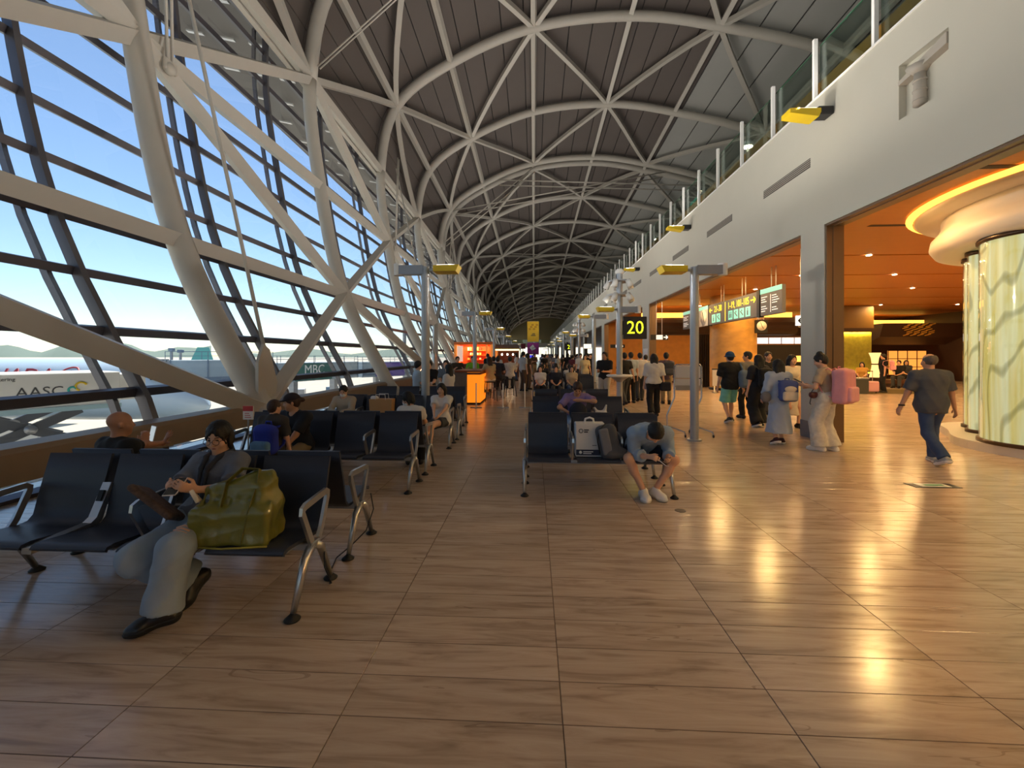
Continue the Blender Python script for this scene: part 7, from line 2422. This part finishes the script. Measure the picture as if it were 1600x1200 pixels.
for i, (px, d_) in enumerate(((766, 15.2), (777, 16.2), (772, 17.4), (797, 17.0), (739, 17.7), (714, 17.2))):
    x, y = at(px, d_)
    o = thing('bar_stool', 'black framed bar stool at the stone counter under ' + ('the beige knit', 'the navy shirt', 'the ink dark shirt', 'the striped pack', 'the lime top', 'the olive jacket')[i], 'stool', (x, y, 0), 0.3, 'bar stools')
    MB().box(-0.18, 0.18, -0.18, 0.18, 0.66, 0.70, 0.01).build('seat', M_DARK, o)
    for sx in (-1, 1):
        for sy in (-1, 1):
            MB(True).tube([(sx * 0.15, sy * 0.15, 0.66), (sx * 0.21, sy * 0.21, 0)], 0.014, 8).build('leg', M_DARK, o)
    MB(True).tube([(-0.18, -0.18, 0.3), (0.18, -0.18, 0.3), (0.18, 0.18, 0.3), (-0.18, 0.18, 0.3)], 0.011, 6, closed=True).build('foot_ring', M_DARK, o)
# lounge guests
extra('person in yellow top seated at the lounge by the lit green panel', 1347, 20.0, 2.4, 'sit:long0.25', F('yellow_top', 'c89a48'), M_BLK, 1.0, z=0)
extra('standing person in black with a pink backpack in the lounge', 1381, 18.6, 1.2, 'stand:short', M_BLK, M_BLK, 0.98)
x, y = at(1384, 18.5)
backpack('rose_backpack', 'rose pink backpack on the person in black in the lounge', x + 0.1, y - 0.2, 0.98, 0.9, 0.3, 0.16, 0.42, M_PINK, fabric('pink_light', 'e8a6ac'), vox=0.02)
extra('dark clothed person seated before the orange paper screen', 1405, 21.5, 2.2, 'sit:short', M_BLK, M_CHAR, 1.05)
extra('second dark clothed person on the lounge seats', 1416, 22.5, 2.6, 'sit:long0.3', M_CHAR, M_BLK, 1.05)
for px, d_, lab in ((1350, 20.3, 'low brown lounge seat by the lit green panel'), (1408, 22.0, 'low brown lounge seat before the orange paper screen')):
    x, y = at(px, d_)
    o = thing('lounge_bench', lab, 'bench', (x, y, 0))
    MB().box(-0.7, 0.7, -0.3, 0.35, 0.16, 0.40, 0.04).build('cushion', mat('lounge_leather', '5a3a26', 0.5), o)
    MB().box(-0.66, 0.66, -0.26, 0.3, 0, 0.16).build('base', M_DKBR, o)
x, y = at(1362, 18.3)
sc_ = thing('pink_suitcase', 'small pale pink suitcase with raised handle on the rug', 'suitcase', (x, y, 0.012))
MB().box(-0.24, 0.24, -0.13, 0.13, 0.05, 0.50, 0.04).build('shell', mat('suitcase_pink', 'd0a0aa', 0.4), sc_)
for g in (-1, 1):
    MB().cyl(g * 0.1, 0.09, 0.5, 0.92, 0.012, 8).build('handle_tube', M_ALU, sc_)
    MB().tube([(g * 0.18 - 0.02, 0, 0.028), (g * 0.18 + 0.02, 0, 0.028)], 0.028, 12).build('wheel', M_BLACK, sc_)
MB().box(-0.12, 0.12, 0.07, 0.11, 0.91, 0.95, 0.01).build('grip', M_BLACK, sc_)
# crowd down the hall, and rows of far seats with sleepers
TOPS = [('white', M_WHT), ('black', M_BLK), ('navy', M_NAVY), ('grey', F('crowd_grey', '77777a')), ('beige', M_BEIGE), ('dark red', F('crowd_red', '6a2830')), ('pale blue', F('paleblue', 'a9bac8')), ('brown', F('brown_jkt', '4d3a2c'))]
BOTS = [('black', M_BLK), ('charcoal', M_CHAR), ('denim', M_DENIM), ('khaki', M_KHAKI)]
kinds = ['stand:short', 'walk:short', 'walk2:long0.28', 'phone:short', 'stand:long0.28', 'walk2:short']
rr = random.Random(11)
spots = []
for i in range(46):
    d_ = 22 + 34 * (i / 46) ** 1.2 + rr.random() * 2
    lo_, hi_ = (-3.0, 4.6)
    X_ = lo_ + (hi_ - lo_) * ((i * 0.618 + 0.13 * rr.random()) % 1)
    if d_ > 28 and d_ < 36 and X_ < -0.6:
        X_ = -0.4 + rr.random() * 4
    obs = [(o.location.x, o.location.y) for o in bpy.data.objects if o.name.startswith(('lamp_post', 'camera_pole'))] + [(q[2], q[3]) for q in spots]
    for _ in range(30):
        xx, yy = at(834 + X_ * FPX / d_, d_)
        if min(math.hypot(xx - a, yy - b) for a, b in obs) > 0.75:
            break
        X_ = lo_ + (hi_ - lo_) * rr.random() if not (28 < d_ < 36) else -0.4 + rr.random() * 4.5
    spots.append((834 + X_ * FPX / d_, d_, xx, yy))
for i, (px, d_, _x, _y) in enumerate(spots):
    t, b = TOPS[(i * 3 + rr.randrange(3)) % len(TOPS)], BOTS[(i + rr.randrange(2)) % len(BOTS)]
    kd = kinds[i % len(kinds)]
    extra('distant person in %s top and %s trousers %s in the crowd' % (t[0], b[0], 'walking' if kd.startswith('walk') else 'standing'), px, d_, rr.random() * 6.28, kd, t[1], b[1], 0.94 + 0.1 * rr.random(), group='crowd far down the hall')
for r_, d_ in enumerate((15.3, 17.8, 20.3)):
    x, y = at(868, d_)
    bench(x + 0.3, y, 4, r_ % 2 == 1, ('brown shadowed beam seating past the middle rows', 'far beam seating with sleepers in white', 'last beam seating before the crowd')[r_], 'far seats in the middle of the hall')
    for q in range(3):
        t = TOPS[(q * 2 + r_) % 5]
        x2_ = x + 0.3 - 0.84 + q * 0.56
        extra('distant seated person in %s top on the %s far middle row' % (t[0], ('first', 'second', 'third')[r_]), 834 + (x2_) * FPX / (y - 0.05 * x2_ * 0), y, math.pi if r_ % 2 == 0 else 0, 'sit:short' if (q + r_) % 2 else 'sit:long0.28', t[1], BOTS[(q + r_) % 4][1], 0.95, group='seated people on the far middle rows')
